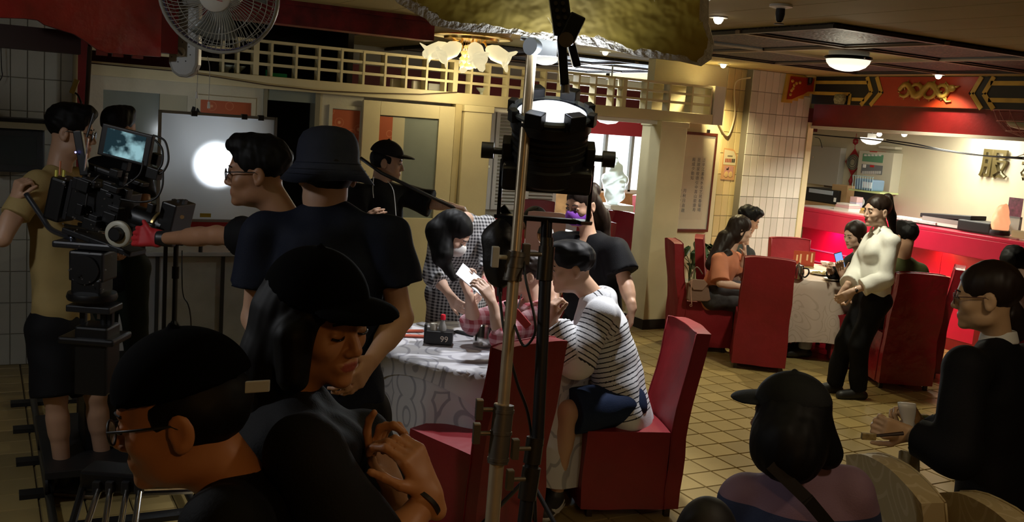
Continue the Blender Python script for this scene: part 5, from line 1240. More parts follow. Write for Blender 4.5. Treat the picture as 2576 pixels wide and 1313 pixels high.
# television on the shelf at the far left
tv = empty('television', PY(62, 440, 7.3), 'old dark television under a shelf at the left edge', 'television'); t0 = PY(-30, 322, 7.3); t1 = PY(112, 436, 7.3)
MB().box((t0[0], 7.3, t1[2]), (t1[0], 7.58, t0[2])).build('cabinet', mat('tv_case', (.03, .035, .038), .35), tv, bevel=.01); MB().box((t0[0]+.05, 7.292, t1[2]+.05), (t1[0]-.05, 7.3, t0[2]-.04)).build('screen', mat('tv_screen', (.05, .06, .06), .08), tv)
MB().box((-1.2, 7.2, t0[2]+.01), (t1[0]+.06, 7.6, t0[2]+.05)).build('wall_shelf', mat('shelf_cream', (.42, .38, .25), .4), label='cream shelf above the television', cat='shelf')
MB().box((-1.0, 7.25, t0[2]+.05), (t1[0], 7.5, t0[2]+.075)).build('paper_stack', BLACK, label='flat dark papers lying on the cream shelf', cat='papers')
MB().tube(smooth_path([PY(2, 105, 7.5), PY(4, 170, 7.5), PY(6, 190, 7.5), PY(-2, 205, 7.5)], 5), .004, 6).build('hanging_wire', cabm, smooth=True, label='thin black wire hanging down the tiles at the left edge', cat='wire')
# pipe, plug and cords near the tiled corner
pc_ = empty('power_strip', PD(186, 225, 5.9), 'yellow power plug hanging in front of the tiled corner', 'plug'); a_ = PD(180, 235, 5.9); b__ = PD(194, 200, 5.9)
MB().bar(a_, b__, .045, .03).build('plug_body', mat('yellow_plug', (.40, .30, .05), .5), pc_, bevel=.004); MB().tube(smooth_path([PD(182, 232, 5.9), PD(195, 238, 5.9), PD(205, 260, 5.9)], 5), .006, 6).build('cord', cabm, pc_, smooth=True)
MB().tube([PD(190, 110, 6.2), PD(186, 330, 6.2), PD(176, 900, 6.2)*np.array([1, 1, 0])], .016, 10).build('conduit_pipe', mat('cream_pipe', (.40, .36, .24), .5), smooth=True, label='cream conduit pipe at the left tiled corner', cat='pipe')
MB().tube([PD(226, 118, 6.0), PD(215, 330, 6.0), PD(200, 900, 6.0)*np.array([1, 1, 0])], .014, 10).build('conduit_pipe', mat('dark_pipe', (.05, .035, .03), .4), smooth=True, label='dark slanting pole beside the cream partition at left', cat='pole')
# cable strung along the partition
MB().tube([PY(x, y, LY-.08) for x, y in ((220, 158), (430, 178), (520, 190), (670, 214), (800, 228), (930, 234), (1060, 237), (1150, 232))], .005, 6).build('strung_wire', mat('brown_wire', (.06, .035, .02), .5), smooth=True, label='thin brown wire strung along the cream partition', cat='wire')

# ---------------------------------------------------------------- film camera on its dolly track
CAMB = mat('camera_black', (.004, .004, .0045), .4); CAMG = mat('camera_grey', (.025, .025, .027), .35, metal=.4)
DC = 4.25
cr_ = empty('film_camera', PD(250, 640, DC), 'black rigged film camera with monitor, cables and matte box', 'camera')
f_ = unit(RH*.95-ZZ*.22-FH*.20); r_ = unit(np.cross(f_, ZZ)); u2 = np.cross(r_, f_)   # camera forward (right and down), side, up
cc = PD(250, 520, DC)
def cb(name, px, py, l, w, h_, m=CAMB, bev=.005, D=DC, par=None, tilt=True):
    p = PD(px, py, D); q = MB().obox(p, (f_ if tilt else RH)*l/2, (r_ if tilt else FH)*w/2, (u2 if tilt else ZZ)*h_/2); return q.build(name, m, par or cr_, bevel=bev)
cb('camera_body', 262, 515, .24, .15, .17); cb('battery', 158, 500, .075, .12, .19, bev=.012); cb('battery_plate', 190, 500, .02, .11, .18, CAMG)
cb('top_handle', 262, 432, .22, .03, .03, bev=.01); 
for px in (215, 310): cb('handle_post', px, 452, .022, .026, .07)
cb('base_plate', 262, 606, .34, .12, .025, CAMG); 
for s_ in (-1, 1): MB().tube([PD(180, 565, DC)+r_*s_*.045, PD(420, 600, DC)+r_*s_*.045], .0075, 8).build('support_rod', CHROME, cr_, smooth=True)
MB().lathe([(0, 0), (.052, 0), (.052, .09), (.047, .10), (.047, .15), (0, .15)], PD(340, 545, DC), 28, f_).build('lens_barrel', CAMB, cr_, smooth='auto')
MB().lathe([(.053, .105), (.056, .107), (.056, .117), (.053, .12)], PD(340, 545, DC), 28, f_).build('gold_ring', mat('ring_gold', (.55, .42, .18), .3, metal=.8), cr_, smooth='auto')
mb_ = cb('matte_box', 442, 550, .07, .16, .15, bev=.006)
for k, s_ in enumerate((-1, 0, 1)): p = PD(430+k*20, 513, DC); MB().obox(p+r_*s_*.02, f_*.006, r_*.012, u2*.02).build('filter_tab', CAMB, mb_)
MB().tube([PD(458, 546, DC-.09), PD(458, 546, DC-.085)], .009, 10).build('badge', CHROME, mb_)
mn_ = empty('x', (0, 0, 0)); bpy.data.objects.remove(mn_)
mo = MB(); mp_ = PD(318, 365, DC-.06); mx_ = unit(RH*.97-ZZ*.16-FH*.1); mu_ = unit(np.cross(mx_, FH*1.0)); mu_ = mu_ if mu_[2] > 0 else -mu_; mn2 = np.cross(mx_, mu_)
mo.obox(mp_, mx_*.115, mu_*.068, mn2*.014); mon = mo.build('monitor', CAMB, cr_, bevel=.005)
scm = mat('monitor_screen', (.0, .0, .0), .2); n, l, b = nodes_of(scm); tc = n['Texture Coordinate']
no = n.new('ShaderNodeTexNoise'); no.inputs['Scale'].default_value = 14; no.inputs['Detail'].default_value = 3; l.new(tc.outputs['Object'], no.inputs[0])
cr2 = n.new('ShaderNodeValToRGB'); cr2.color_ramp.elements[0].position = .42; cr2.color_ramp.elements[0].color = (.01, .03, .04, 1); cr2.color_ramp.elements[1].position = .62; cr2.color_ramp.elements[1].color = (.35, .62, .68, 1)
l.new(no.outputs[0], cr2.inputs[0]); l.new(cr2.outputs[0], b.inputs['Emission Color']); b.inputs['Emission Strength'].default_value = .75
sg = -1 if mn2@FW > 0 else 1
MB().obox(mp_+mn2*.0146*sg, mx_*.088, mu_*.055, mn2*.0006).build('screen', scm, mon)
cb('monitor_arm', 318, 415, .03, .03, .05); cb('monitor_clamp', 392, 400, .04, .04, .05)
wt = MB(); wt.obox(PD(205, 385, DC-.05), unit(RH+ZZ*.15)*.018, FH*.012, unit(ZZ-RH*.18)*.095); wo = wt.build('transmitter', CAMB, cr_, bevel=.004)
MB().tube([PD(218, 345, DC-.05), PD(236, 285, DC-.05)], .005, 8).build('antenna', CAMB, wo); MB().bar(PD(213, 430, DC-.07), PD(222, 348, DC-.07), .004, .007).build('bright_edge', mat('edge_alloy', (.5, .5, .55), .25, metal=.9), wo)
MB().ball(PD(190, 383, DC-.08), .004, 8).build('status_led', mat('blue_led', (.1, .1, .9), .3, emit=(.2, .2, 1.0), estr=6), wo)
MB().tube([PD(150, 440, DC), PD(152, 405, DC)], .004, 6).build('orange_antenna', mat('orange_plastic', (.5, .14, .04), .5), cr_)
for x in (141, 160): MB().tube([PD(x, 445, DC-.05), PD(x+1, 428, DC-.05)], .006, 8).build('connector', mat('yellow_plug2', (.55, .5, .05), .5), cr_)
rg = random.Random(9)
for k in range(22):
    x, y = rg.uniform(185, 390), rg.uniform(425, 600); cb('accessory', x, y, rg.uniform(.02, .07), rg.uniform(.02, .05), rg.uniform(.015, .05), rg.choice([CAMB, CAMB, CAMG]), .003, DC-.08+rg.uniform(-.04, .03))
sp_ = MB()
for k in range(46): x, y = rg.uniform(150, 330), rg.uniform(440, 740); sp_.ball(PD(x, y, DC-.135), rg.uniform(.002, .0045), 6)
sp_.build('bright_screws', mat('bright_screw', (.5, .5, .52), .3, metal=.9), cr_)
for pts in (((385, 340), (415, 355), (424, 400), (412, 430), (395, 440)), ((390, 352), (408, 375), (408, 410), (396, 430)), ((410, 430), (408, 470), (390, 500), (350, 508), (300, 500)), ((360, 405), (350, 440), (310, 470)), ((250, 440), (225, 470), (215, 520))):
    MB().tube(smooth_path([PD(x, y, DC-.12) for x, y in pts], 6), .0045, 6).build('cable', cabm, cr_, smooth=True)
ffw = PD(298, 588, DC-.16); MB().lathe([(0, -.012), (.050, -.012), (.055, -.008), (.055, .008), (.050, .012), (.036, .012), (.034, .006), (0, .006)], ffw, 32, -FH-RH*.1).build('focus_wheel', mat('focus_white', (.42, .41, .33), .4), cr_, smooth='auto')
MB().lathe([(0, .006), (.030, .006), (.030, .03), (.024, .036), (0, .036)], ffw, 24, -FH-RH*.1).build('focus_hub', CAMB, cr_, smooth='auto')
pbm = MB().tube(smooth_path([PD(66, 488, 4.45), PD(105, 545, 4.42), PD(130, 578, 4.38), PD(185, 600, DC)], 5), .013, 10); pbm.build('pan_bar', mat('pan_bar_metal', (.16, .18, .22), .25, metal=.9), cr_, smooth=True)
# fluid head, riser, legs
hd = empty('fluid_head', PD(235, 760, DC), 'heavy black fluid head and riser under the film camera', 'tripod head')
def hx(name, px, py, l, w, h_, m=CAMB, bev=.01): return MB().obox(PD(px, py, DC), RH*l/2, FH*w/2, ZZ*h_/2).build(name, m, hd, bevel=bev)
hx('tilt_plate', 235, 615, .30, .14, .03, CAMG); hx('tilt_body', 235, 665, .15, .15, .13); MB().lathe([(0, -.085), (.062, -.085), (.066, -.07), (.066, .07), (.062, .085), (0, .085)], PD(232, 672, DC), 28, FH).build('tilt_drum', CAMB, hd, smooth='auto')
hx('label_plate', 212, 672, .045, .16, .04, mat('label_white', (.5, .52, .52), .5), .002); hx('pan_body', 232, 715, .13, .13, .07); MB().lathe([(0, 0), (.10, 0), (.105, .012), (.10, .03), (.06, .04), (0, .04)], PD(232, 752, DC), 32).build('bowl_flange', CAMB, hd, smooth='auto')
hx('riser_top', 238, 772, .19, .14, .03, CAMG, .006)
for px in (210, 262, 278): hx('riser_post', px, 810, .028, .03, .13)
hx('white_card', 262, 790, .055, .02, .045, mat('card_white', (.5, .52, .52), .6), .002); hx('riser_base', 240, 848, .24, .2, .03)
hp = PD(240, 850, DC); hx('dolly_neck', 245, 900, .14, .14, .30)
# dolly platform and rails along the room's Y axis
dy = empty('camera_dolly', (.60, 5.2, 0), 'low black dolly platform standing on the rails', 'dolly')
MB().box((.26, 4.85, .16), (.94, 5.75, .20)).build('deck', mat('deck_black', (.012, .012, .013), .5), dy, bevel=.006)
for a in (.285, .90):
    for b_ in (4.95, 5.6): MB().lathe([(0, -.02), (.05, -.02), (.05, -.008), (.036, 0), (.05, .008), (.05, .02), (0, .02)], (a, b_, .105), 20, (1, 0, 0)).build('wheel', BLACK, dy, smooth='auto')
MB().box((.45, 5.1, .2), (.75, 5.45, .62)).build('column', CAMB, dy, bevel=.01)
tk = empty('dolly_track', (.6, 5.4, 0), 'steel dolly rails with black sleepers on the tiled floor', 'track')
for a in (.285, .90): MB().tube([(a, 3.9, .045), (a, 6.75, .045)], .020, 10).build('rail', mat('rail_steel', (.10, .095, .08), .35, metal=.8), tk, smooth='auto')
for b_ in (4.1, 4.62, 5.08, 5.55, 6.1, 6.62): MB().box((.16, b_-.04, 0), (1.02, b_+.04, .024)).build('sleeper', BLACK, tk)
# tripod legs lying in the foreground at the left
for k, (a, b_) in enumerate((((247, 1235), (215, 1330)), ((277, 1235), (262, 1330)), ((318, 1238), (302, 1330)), ((350, 1240), (338, 1330)))):
    MB().tube([PD(a[0], a[1], 3.35), PD(b_[0], b_[1], 3.15), PD(b_[0]-(a[0]-b_[0])*1.6, b_[1]+150, 2.9)], .0105, 10).build('tripod_tube', CHROME, smooth='auto', label=('leftmost', 'second from the left', 'third from the left', 'rightmost')[k]+' chrome tripod tube at the bottom left', cat='tripod leg', group='chrome tripod tubes')
spd = empty('spreader_hub', PD(290, 1215, 3.4), 'black spreader hub above the chrome tripod tubes', 'spreader')
MB().obox(PD(290, 1200, 3.42), RH*.10, FH*.06, ZZ*.035).build('hub_block', CAMB, spd, bevel=.01)
for px in (245, 278, 318, 350): MB().obox(PD(px, 1225, 3.36), RH*.013, FH*.015, ZZ*.022).build('leg_lock', CAMG, spd, bevel=.003)
MB().tube([PD(210, 1220, 3.4), PD(170, 1360, 3.1)], .013, 8).build('strut', CAMB, spd); MB().tube([PD(350, 1240, 3.42), PD(480, 1235, 3.7)], .012, 8).build('strut', CHROME, spd)
# ---------------------------------------------------------------- right wall things
fx0, fx1, fz0, fz1 = 6.30, 6.87, .95, 2.0; FWOOD = mat('frame_wood', (.10, .022, .010), .35, var=.2, vscale=12)
cf = empty('calligraphy_frame', ((fx0+fx1)/2, CW, fz0), 'tall wooden frame with black brush calligraphy on cream paper', 'picture')
f = MB(); frame_rect(f, fx0, fx1, fz0, fz1, .022, .03, CW-.035, CW); f.build('frame', FWOOD, cf, bevel=.003)
MB().box((fx0+.02, CW-.02, fz0+.02), (fx1-.02, CW-.012, fz1-.02)).build('mount', mat('mount_paper', (.55, .46, .26), .6), cf)
MB().box((fx0+.05, CW-.024, fz0+.13), (fx1-.10, CW-.020, fz1-.25)).build('scroll_paper', mat('scroll_paper', (.50, .41, .23), .6, var=.06), cf)
INK = mat('ink', (.02, .016, .012), .7); chars = ['泛辛江素色水法艺苑春菊晴', '是故家收德引中喜山能康寿', '殿成夕動知', '月秋日喜跳', '今名少年']
for k, s_ in enumerate(chars):
    xx = fx1-.145-(0, .068, .135, .215, .275)[k]
    for i, ch_ in enumerate(s_): text_obj(ch_, .045, (xx, CW-.0255, fz1-.29-(.0 if k < 3 else .33)-i*(.048 if k < 3 else .052)), (1, 0, 0), (0, 0, 1), INK, cf, 'brush_character', .0006)
gl = mat('picture_glass', (.9, .95, .92), .03, alpha=.10, spec=.8); MB().box((fx0+.02, CW-.031, fz0+.02), (fx1-.02, CW-.029, fz1-.02)).build('glass', gl, cf)
for xx in (fx0+.12, fx1-.12): MB().box((xx-.012, CW-.03, fz1), (xx+.012, CW-.005, fz1+.035)).build('hanger', BLACK, cf)
po = empty('wall_notice', (7.08, CW-.01, 1.52), 'small cream and orange notice on the cream tiles', 'notice')
MB().prism([(a, CW-.0075, b_) for a, b_ in ((6.985, 1.52), (7.175, 1.515), (7.18, 1.78), (7.15, 1.82), (7.12, 1.85), (6.99, 1.855))], (0, -.004, 0)).build('sheet', mat('notice_orange', (.55, .30, .12), .6), po)
MB().prism([(a, CW-.0118, b_) for a, b_ in ((7.0, 1.68), (7.17, 1.675), (7.165, 1.77), (7.13, 1.825), (7.0, 1.84))], (0, -.001, 0)).build('cream_field', mat('notice_cream', (.62, .55, .33), .6), po)
MB().obox((7.085, CW-.0125, 1.61), (.062, 0, 0), (0, .0006, 0), (0, 0, .055)).build('pink_picture', mat('notice_pink', (.52, .26, .20), .6), po)
for s_ in (-1, 1): MB().ball((7.085+s_*.03, CW-.0125, 1.575), (.03, .002, .035), 14).build('peach', mat('notice_peach', (.62, .42, .16), .6), po, smooth=True)
for k in range(6): MB().obox((7.03+k*.023, CW-.0132, 1.725), (.0085, 0, 0), (0, .0004, 0), (0, 0, .020)).build('print_block', mat('notice_red_ink', (.34, .09, .05), .6) if k < 4 else INK, po)
for k in range(5): MB().obox((7.055+k*.014, CW-.0132, 1.772), (.0045, 0, 0), (0, .0004, 0), (0, 0, .007)).build('print_block', INK, po)
MB().prism([(7.065+a, CW-.0131, 1.635+b_) for a, b_ in ((-.016, -.012), (.016, -.012), (.018, .018), (.008, .018), (.006, .006), (-.014, .004))], (0, -.0006, 0)).build('dark_mark', INK, po)
MB().tube(smooth_path([PY(1888, 195, 8.08), PY(1850, 210, 8.15), PY(1848, 290, CW-.02), PY(1830, 342, CW-.02), PY(1808, 310, CW-.02), PY(1806, 296, CW-.02), PY(1790, 298, CW-.02)], 8), .009, 8).build('hanging_cable', mat('cream_cable', (.50, .42, .25), .5), smooth=True, label='cream cable sagging from the top of the tiled corner', cat='cable')
# potted plant
pp0 = np.array([6.58, 8.0, 0]); pl = empty('potted_plant', pp0, 'broad-leaved plant in a ribbed cream pot below the calligraphy', 'plant')
MB().lathe([(0, 0), (.10, 0)]+[(.10+.045*t+(.006 if i % 2 else 0), .02+.40*t) for i, t in enumerate(np.linspace(0, 1, 27))]+[(.155, .43), (.155, .45), (.135, .45), (.13, .42), (0, .42)], pp0, 28).build('ribbed_pot', mat('pot_cream', (.55, .50, .36), .45), pl, smooth='auto')
MB().lathe([(0, .0), (.13, 0), (.15, .02), (0, .02)], pp0+ZZ*.0, 24).build('saucer', WHITE, pl)
LEAF = mat('leaf_green', (.035, .085, .025), .35, var=.5, vscale=18); rg = random.Random(11)
for k in range(16):
    a = rg.uniform(0, 6.28); hh = rg.uniform(.12, .44); rr = rg.uniform(.04, .17); b0 = pp0+ZZ*.42+np.array([rg.uniform(-.04, .04), rg.uniform(-.04, .04), 0]); d = np.array([math.cos(a), math.sin(a), 0]); tip = b0+d*rr+ZZ*hh
    s_ = MB().tube(smooth_path([b0, b0+d*rr*.3+ZZ*hh*.7, tip], 4), .004, 5).build('stem', mat('stem_green', (.06, .10, .03), .5), pl, smooth=True)
    L_, w_ = rg.uniform(.13, .19), rg.uniform(.035, .055); dd = unit(d*.9+ZZ*rg.uniform(-.7, .5)); sd = unit(np.cross(dd, ZZ)); nn = np.cross(sd, dd); R_ = []
    for i in range(7):
        t = i/6; wd = w_*math.sin(math.pi*min(1, t*.92+.06))**.8; c = tip+dd*L_*t-ZZ*.05*t*t; R_.append([c-sd*wd+nn*.012, c+nn*.0, c+sd*wd+nn*.012, c+nn*-.002])
    lf = MB().rings(R_, True, True); lf.build('leaf', LEAF, s_, smooth=True)
# handbag on the girl's chair, black bag on the other
hb2 = empty('handbag', PD(1760, 745, 8.95), 'tan leather handbag with a strap behind the long-haired woman', 'bag'); 
MB().prism([PD(x, y, 8.9) for x, y in ((1728, 752), (1733, 712), (1745, 702), (1772, 704), (1782, 716), (1788, 754), (1780, 758), (1735, 757))], FW*.10).build('leather_body', mat('tan_leather', (.17, .095, .06), .5, bump=.2, bscale=30), hb2, bevel=.008)
MB().prism([PD(x, y, 8.885) for x, y in ((1733, 711), (1745, 702), (1772, 704), (1781, 715), (1768, 730), (1745, 729))], FW*.012).build('flap', mat('tan_leather3', (.22, .125, .08), .5), hb2, bevel=.003)
MB().tube(smooth_path([PD(1735, 700, 8.85), PD(1752, 672, 8.85), PD(1768, 690, 8.85)], 6), .006, 6).build('handle', mat('tan_leather_dark', (.12, .07, .05), .5), hb2, smooth=True)
MB().tube(smooth_path([PD(1740, 705, 8.8), PD(1738, 735, 8.8), PD(1740, 765, 8.8)], 6), .005, 6).build('strap', mat('tan_leather2', (.40, .22, .15), .5), hb2, smooth=True); MB().lathe([(.008, -.003), (.012, -.003), (.012, .003), (.008, .003)], PD(1738, 768, 8.8), 12, FH).build('strap_ring', mat('tan_leather2', (.4, .2, .1), .5), hb2)
bb = empty('black_bag', PD(2345, 830, 8.4), 'black cloth bag hanging from the red chair beside the counter', 'bag'); Fh = Field(PD(2345, 780, 8.4)-.28, PD(2345, 780, 8.4)+.28, .009)
Fh.cone(PD(2340, 800, 8.4), PD(2352, 700, 8.4), .062, .012, .03, sq=(FH, .6)); Fh.cone(PD(2335, 808, 8.4), PD(2352, 795, 8.4), .055, .055, .03, sq=(FH, .6)); Fh.noise(.006, 35, 3); field_obj(Fh, 'cloth_body', mat('black_cloth_bag', (.012, .011, .013), .7), bb)
bg2 = empty('shoulder_bag', PD(1775, 1300, 2.6)-ZZ*.3, 'black rounded bag at the bottom edge beside the denim jacket', 'bag'); Fh = Field(PD(1775, 1330, 2.6)-.3, PD(1775, 1330, 2.6)+.3, .01)
Fh.ell(PD(1775, 1345, 2.6), (.085, .075, .105), None, .02); Fh.ell(PD(1775, 1450, 2.6), (.10, .08, .15), None, .05); field_obj(Fh, 'bag_body', mat('bag_black', (.010, .009, .010), .6), bg2)
sb0 = PD(1775, 1450, 2.6); zt = sb0[2]-.155; stl = empty('stool', (sb0[0], sb0[1], 0), 'dark stool under the black rounded bag, below the frame', 'stool'); MB().lathe([(0, 0), (.15, 0), (.16, .01), (.16, .03), (0, .035)], (sb0[0], sb0[1], zt-.035), 24).build('seat', DWOOD, stl, smooth='auto')
for k in range(4): a = math.pi/4+k*math.pi/2; MB().tube([(sb0[0]+.10*math.cos(a), sb0[1]+.10*math.sin(a), zt-.03), (sb0[0]+.15*math.cos(a), sb0[1]+.15*math.sin(a), 0)], .014, 8).build('leg', DWOOD, stl)

# ---------------------------------------------------------------- reception things
WX = 9.72
BRL = mat('bronze_letter', (.13, .10, .035), .35, metal=.5)
for k, ch_ in enumerate('服務台'):
    p = PX(2501 + k*106, 416+k*10, WX-.03); t = text_obj(ch_, .33, (WX-.035, p[1], p[2]), (0, -1, 0), (0, 0, 1), BRL, None, 'wall_character', .018, bold=.006)
    tag(t, ('bronze wall character next to the plain wall', 'bronze wall character cut off by the right edge', 'bronze wall character out at the far right')[k], 'lettering')
    if k == 2: bpy.data.objects.remove(t)
def onwall(name, a, b_, dep, m, label=None, cat=None, par=None, bev=.006):
    p, q = PX(*a, WX-dep), PX(*b_, WX-dep); return MB().box((WX-dep, min(p[1], q[1]), min(p[2], q[2])), (WX, max(p[1], q[1]), max(p[2], q[2]))).build(name, m, par, bevel=bev, label=label, cat=cat)
g_ = onwall('fuse_box', (2042, 366), (2104, 470), .10, mat('box_grey', (.42, .40, .34), .5), 'plain grey fuse box at the left of the reception wall', 'box')
MB().tube([(WX-.103, PX(2042, 395, WX-.1)[1]-.03, PX(2042, 395, WX-.1)[2]), (WX-.10, PX(2042, 395, WX-.1)[1]-.03, PX(2042, 395, WX-.1)[2])], .012, 10).build('lock', CHROME, g_)
al = empty('alarm_panel', PX(2195, 460, WX), 'cream alarm panel with a green display and switches', 'panel')
AC_ = mat('panel_cream', (.52, .50, .38), .45)
onwall('cabinet', (2162, 378), (2236, 488), .16, AC_, par=al); onwall('display', (2171, 386), (2220, 410), .163, mat('display_green', (.10, .26, .14), .3), par=al, bev=0); onwall('switch_field', (2168, 412), (2218, 440), .163, mat('switch_grey', (.16, .17, .17), .5), par=al, bev=0)
for k in range(5): onwall('indicator_card', (2174+k*9, 388), (2180+k*9, 393), .166, mat('card_pale', (.6, .6, .55), .5), par=al, bev=0)
onwall('maker_label', (2188, 379.5), (2206, 383.5), .163, mat('key_red2', (.45, .05, .03), .5), par=al, bev=0); onwall('red_key', (2189, 415), (2198, 421), .168, mat('key_red', (.5, .02, .02), .5), par=al, bev=0); onwall('white_key', (2171, 413), (2177, 422), .168, WHITE, par=al, bev=0)
for k in range(9): onwall('switch', (2169+k*5.3, 430), (2172+k*5.3, 438), .168, mat('switch_white', (.5, .5, .46), .5), par=al, bev=0)
for k in range(3): p = PX(2243, 400+k*7, WX-.08); MB().box((WX-.11, p[1]-.004, p[2]-.004), (WX-.05, p[1]+.002, p[2]+.004)).build('vent_slit', BLACK, al)
onwall('junction_box', (2210, 366), (2252, 376), .12, AC_, 'small cream box on top of the alarm panel', 'box')
# hanging knot ornament
kn = empty('knot_ornament', PX(2145, 465, WX), 'red Chinese knot ornament with a silver medallion', 'ornament'); c_ = PX(2146, 408, WX-.05)
KR = mat('knot_red', (.32, .01, .015), .6); yv = np.array([0, -1.0, 0])
MB().prism([c_+yv*a+ZZ*b_ for a, b_ in ((0, .17), (.13, .0), (0, -.17), (-.13, 0))], (.012, 0, 0)).build('diamond', KR, kn); MB().lathe([(0, .012), (.085, .010), (.10, .0), (0, 0)], c_, 28, (-1, 0, 0)).build('medallion', mat('medallion_silver', (.45, .45, .38), .3, metal=.7), kn, smooth='auto')
for r_r in (.045, .07, .09): MB().tube([c_+np.array([-.014, 0, 0])+r_r*(math.cos(q)*yv+math.sin(q)*ZZ) for q in [2*math.pi*i/28 for i in range(29)]], .004, 6, False).build('medallion_ring', mat('medallion_dark', (.08, .09, .07), .4), kn)
kb = MB()
for q in range(6): kb.tube([c_+ZZ*.26+.03*(math.cos(q*1.05+t)*yv+math.sin(q*1.05+t)*ZZ)*(1+.3*math.sin(3*t)) for t in np.linspace(0, 2, 7)], .007, 6)
kb.build('knot', KR, kn, smooth=True); MB().tube([c_+ZZ*.17, c_+ZZ*.36], .004, 6).build('cord', KR, kn); MB().tube([c_-ZZ*.17, c_-ZZ*.24, c_-ZZ*.27, c_-ZZ*.42], [.006, .03, .012, .026], 10).build('tassel', KR, kn, smooth=True)
# bowl light inside the bay and bare bulbs
rl = empty('bay_lamp', PX(2193, 358, 9.2), 'lit bowl lamp hanging in the reception bay', 'lamp'); p = PX(2193, 347, 9.2)
MB().lathe([(.13, 0), (.125, -.02), (.10, -.05), (.05, -.075), (.002, -.08)], p, 28, caps=True).build('glass_bowl', emis('bay_glow', (1.0, .92, .74), 2.2), rl, smooth=True); MB().lathe([(0, .0), (.05, 0), (.05, .05), (0, .05)], p, 16).build('fitting', WHITE, rl); MB().tube([p+ZZ*.05, np.array([p[0], p[1], 2.70])], .008, 6).build('drop_rod', WHITE, rl)
for k, (px, py) in enumerate(((2212, 338), (2275, 338))):
    p = PX(px, py, 8.3); t = empty('small_bulb', p-ZZ*.03, ('bare white bulb on the trim above the alarm panel', 'bright bare bulb on the trim right of the bowl lamp')[k], 'bulb'); MB().lathe([(.02, .02), (.03, .0), (.02, -.02), (.002, -.026)], p, 14, caps=True).build('bulb', emis('bulb_glow%d' % k, (1, .95, .85), 1.5+3*k), t, smooth=True); MB().lathe([(0, .04), (.025, .04), (.022, .02), (0, .02)], p, 12).build('holder', WHITE, t)
for k, pts in enumerate((((2045, 338), (2120, 345), (2200, 352), (2300, 368), (2440, 388), (2576, 400)), ((2230, 352), (2300, 362), (2380, 378), (2480, 392), (2576, 396)), ((2050, 345), (2062, 350), (2068, 372)), ((2510, 390), (2540, 398), (2576, 388)))):
    MB().tube(smooth_path([PX(x, y, 8.9) for x, y in pts], 6), .008 if k < 2 else .004, 6).build('wall_cable', cabm if k != 3 else mat('white_cable', (.6, .58, .5), .5), smooth=True, label=('long black cable sagging across the reception bay', 'second black cable under the counter canopy', 'short black wire above the fuse box', 'thin white wire near the bronze character')[k], cat='cable')
# basket lamp hanging at the right edge
bk = empty('wire_basket_lamp', PX(2576, 320, 7.9), 'round lamp in a red wire basket at the right edge', 'lamp'); p = PX(2590, 318, 7.9)
wb = MB()
for r_r, z in ((.30, .12), (.26, .03), (.18, -.05)): wb.tube([p+np.array([r_r*math.cos(q), r_r*math.sin(q), z]) for q in [2*math.pi*i/30 for i in range(31)]], .004, 5, False)
for i in range(16): q = i*math.pi/8; wb.tube([p+np.array([r_r*math.cos(q+t), r_r*math.sin(q+t), z]) for r_r, z, t in ((.30, .12, 0), (.26, .03, .12), (.18, -.05, .25), (.05, -.09, .3))], .003, 4, False)
wb.build('wire_basket', mat('pink_wire', (.45, .16, .15), .4), bk, smooth=True); MB().lathe([(.19, .04), (.17, -.01), (.08, -.03), (.002, -.035)], p, 24, caps=True).build('shade', mat('dull_shade', (.30, .28, .16), .4), bk, smooth=True); MB().tube([p+ZZ*.04, np.array([p[0], p[1], 2.7])], .006, 6).build('drop_rod', BLACK, bk)
# on the counter
CT = 1.24
def oncounter(px, py, X, z=CT): d = PX(px, py, X); return np.array([X, d[1], z])
pr_ = oncounter(2055, 480, 9.2, 1.05); prn = empty('printer', pr_, 'black desktop printer behind the counter', 'printer')
a, b_ = PX(2035, 470, 9.05), PX(2105, 515, 9.05)
MB().box((9.05, b_[1], b_[2]), (9.45, a[1]+.05, a[2])).build('printer_body', BLACK, prn, bevel=.012); MB().box((9.035, b_[1]+.08, (a[2]+b_[2])/2+.02), (9.055, a[1]-.02, (a[2]+b_[2])/2+.07)).build('output_slot', mat('slot_pale', (.35, .40, .46), .2), prn, bevel=.004); MB().box((9.04, b_[1]+.02, b_[2]+.03), (9.055, b_[1]+.05, b_[2]+.08)).build('button', WHITE, prn)
MB().box((9.0, b_[1]-.1, .9), (9.5, a[1]+.1, b_[2]-.001)).build('wooden_shelf', mat('shelf_wood', (.35, .22, .10), .5), label='low wooden shelf behind the counter', cat='shelf')
def stack(px, py, X, items, label):
    c = PX(px, py, X); z = CT
    for k, (w_, d_, h_, m_, nm, lb) in enumerate(items):
        MB().box((X-d_/2, c[1]-w_/2, z), (X+d_/2, c[1]+w_/2, z+h_)).build(nm, m_, bevel=.002, label=lb, cat=nm.replace('_', ' ')); z += h_+.001
pk = mat('paper_pink', (.55, .36, .36), .6); wh = mat('paper_white', (.62, .60, .54), .6); tan = mat('kraft', (.40, .26, .12), .6)
stack(2135, 500, 8.75, [(.22, .2, .03, wh, 'book', 'white book at the bottom of the stack by the printer'), (.2, .18, .03, pk, 'book', 'pinkish book in the middle of the stack by the printer'), (.19, .17, .02, wh, 'book', 'pale book on top of the stack by the printer')], '')
stack(2155, 500, 8.85, [(.10, .10, .05, pk, 'note_block', 'lowest pink note block beside the books'), (.10, .10, .05, mat('paper_lilac', (.5, .44, .55), .6), 'note_block', 'lilac note block above the pink ones'), (.10, .10, .06, pk, 'note_block', 'topmost pale pink note block')], '')
stack(2205, 505, 8.75, [(.26, .2, .03, tan, 'folder', 'lower yellow folder behind the waitress'), (.24, .2, .03, mat('yellow_folder', (.5, .36, .08), .6), 'folder', 'upper yellow folder behind the waitress')], '')
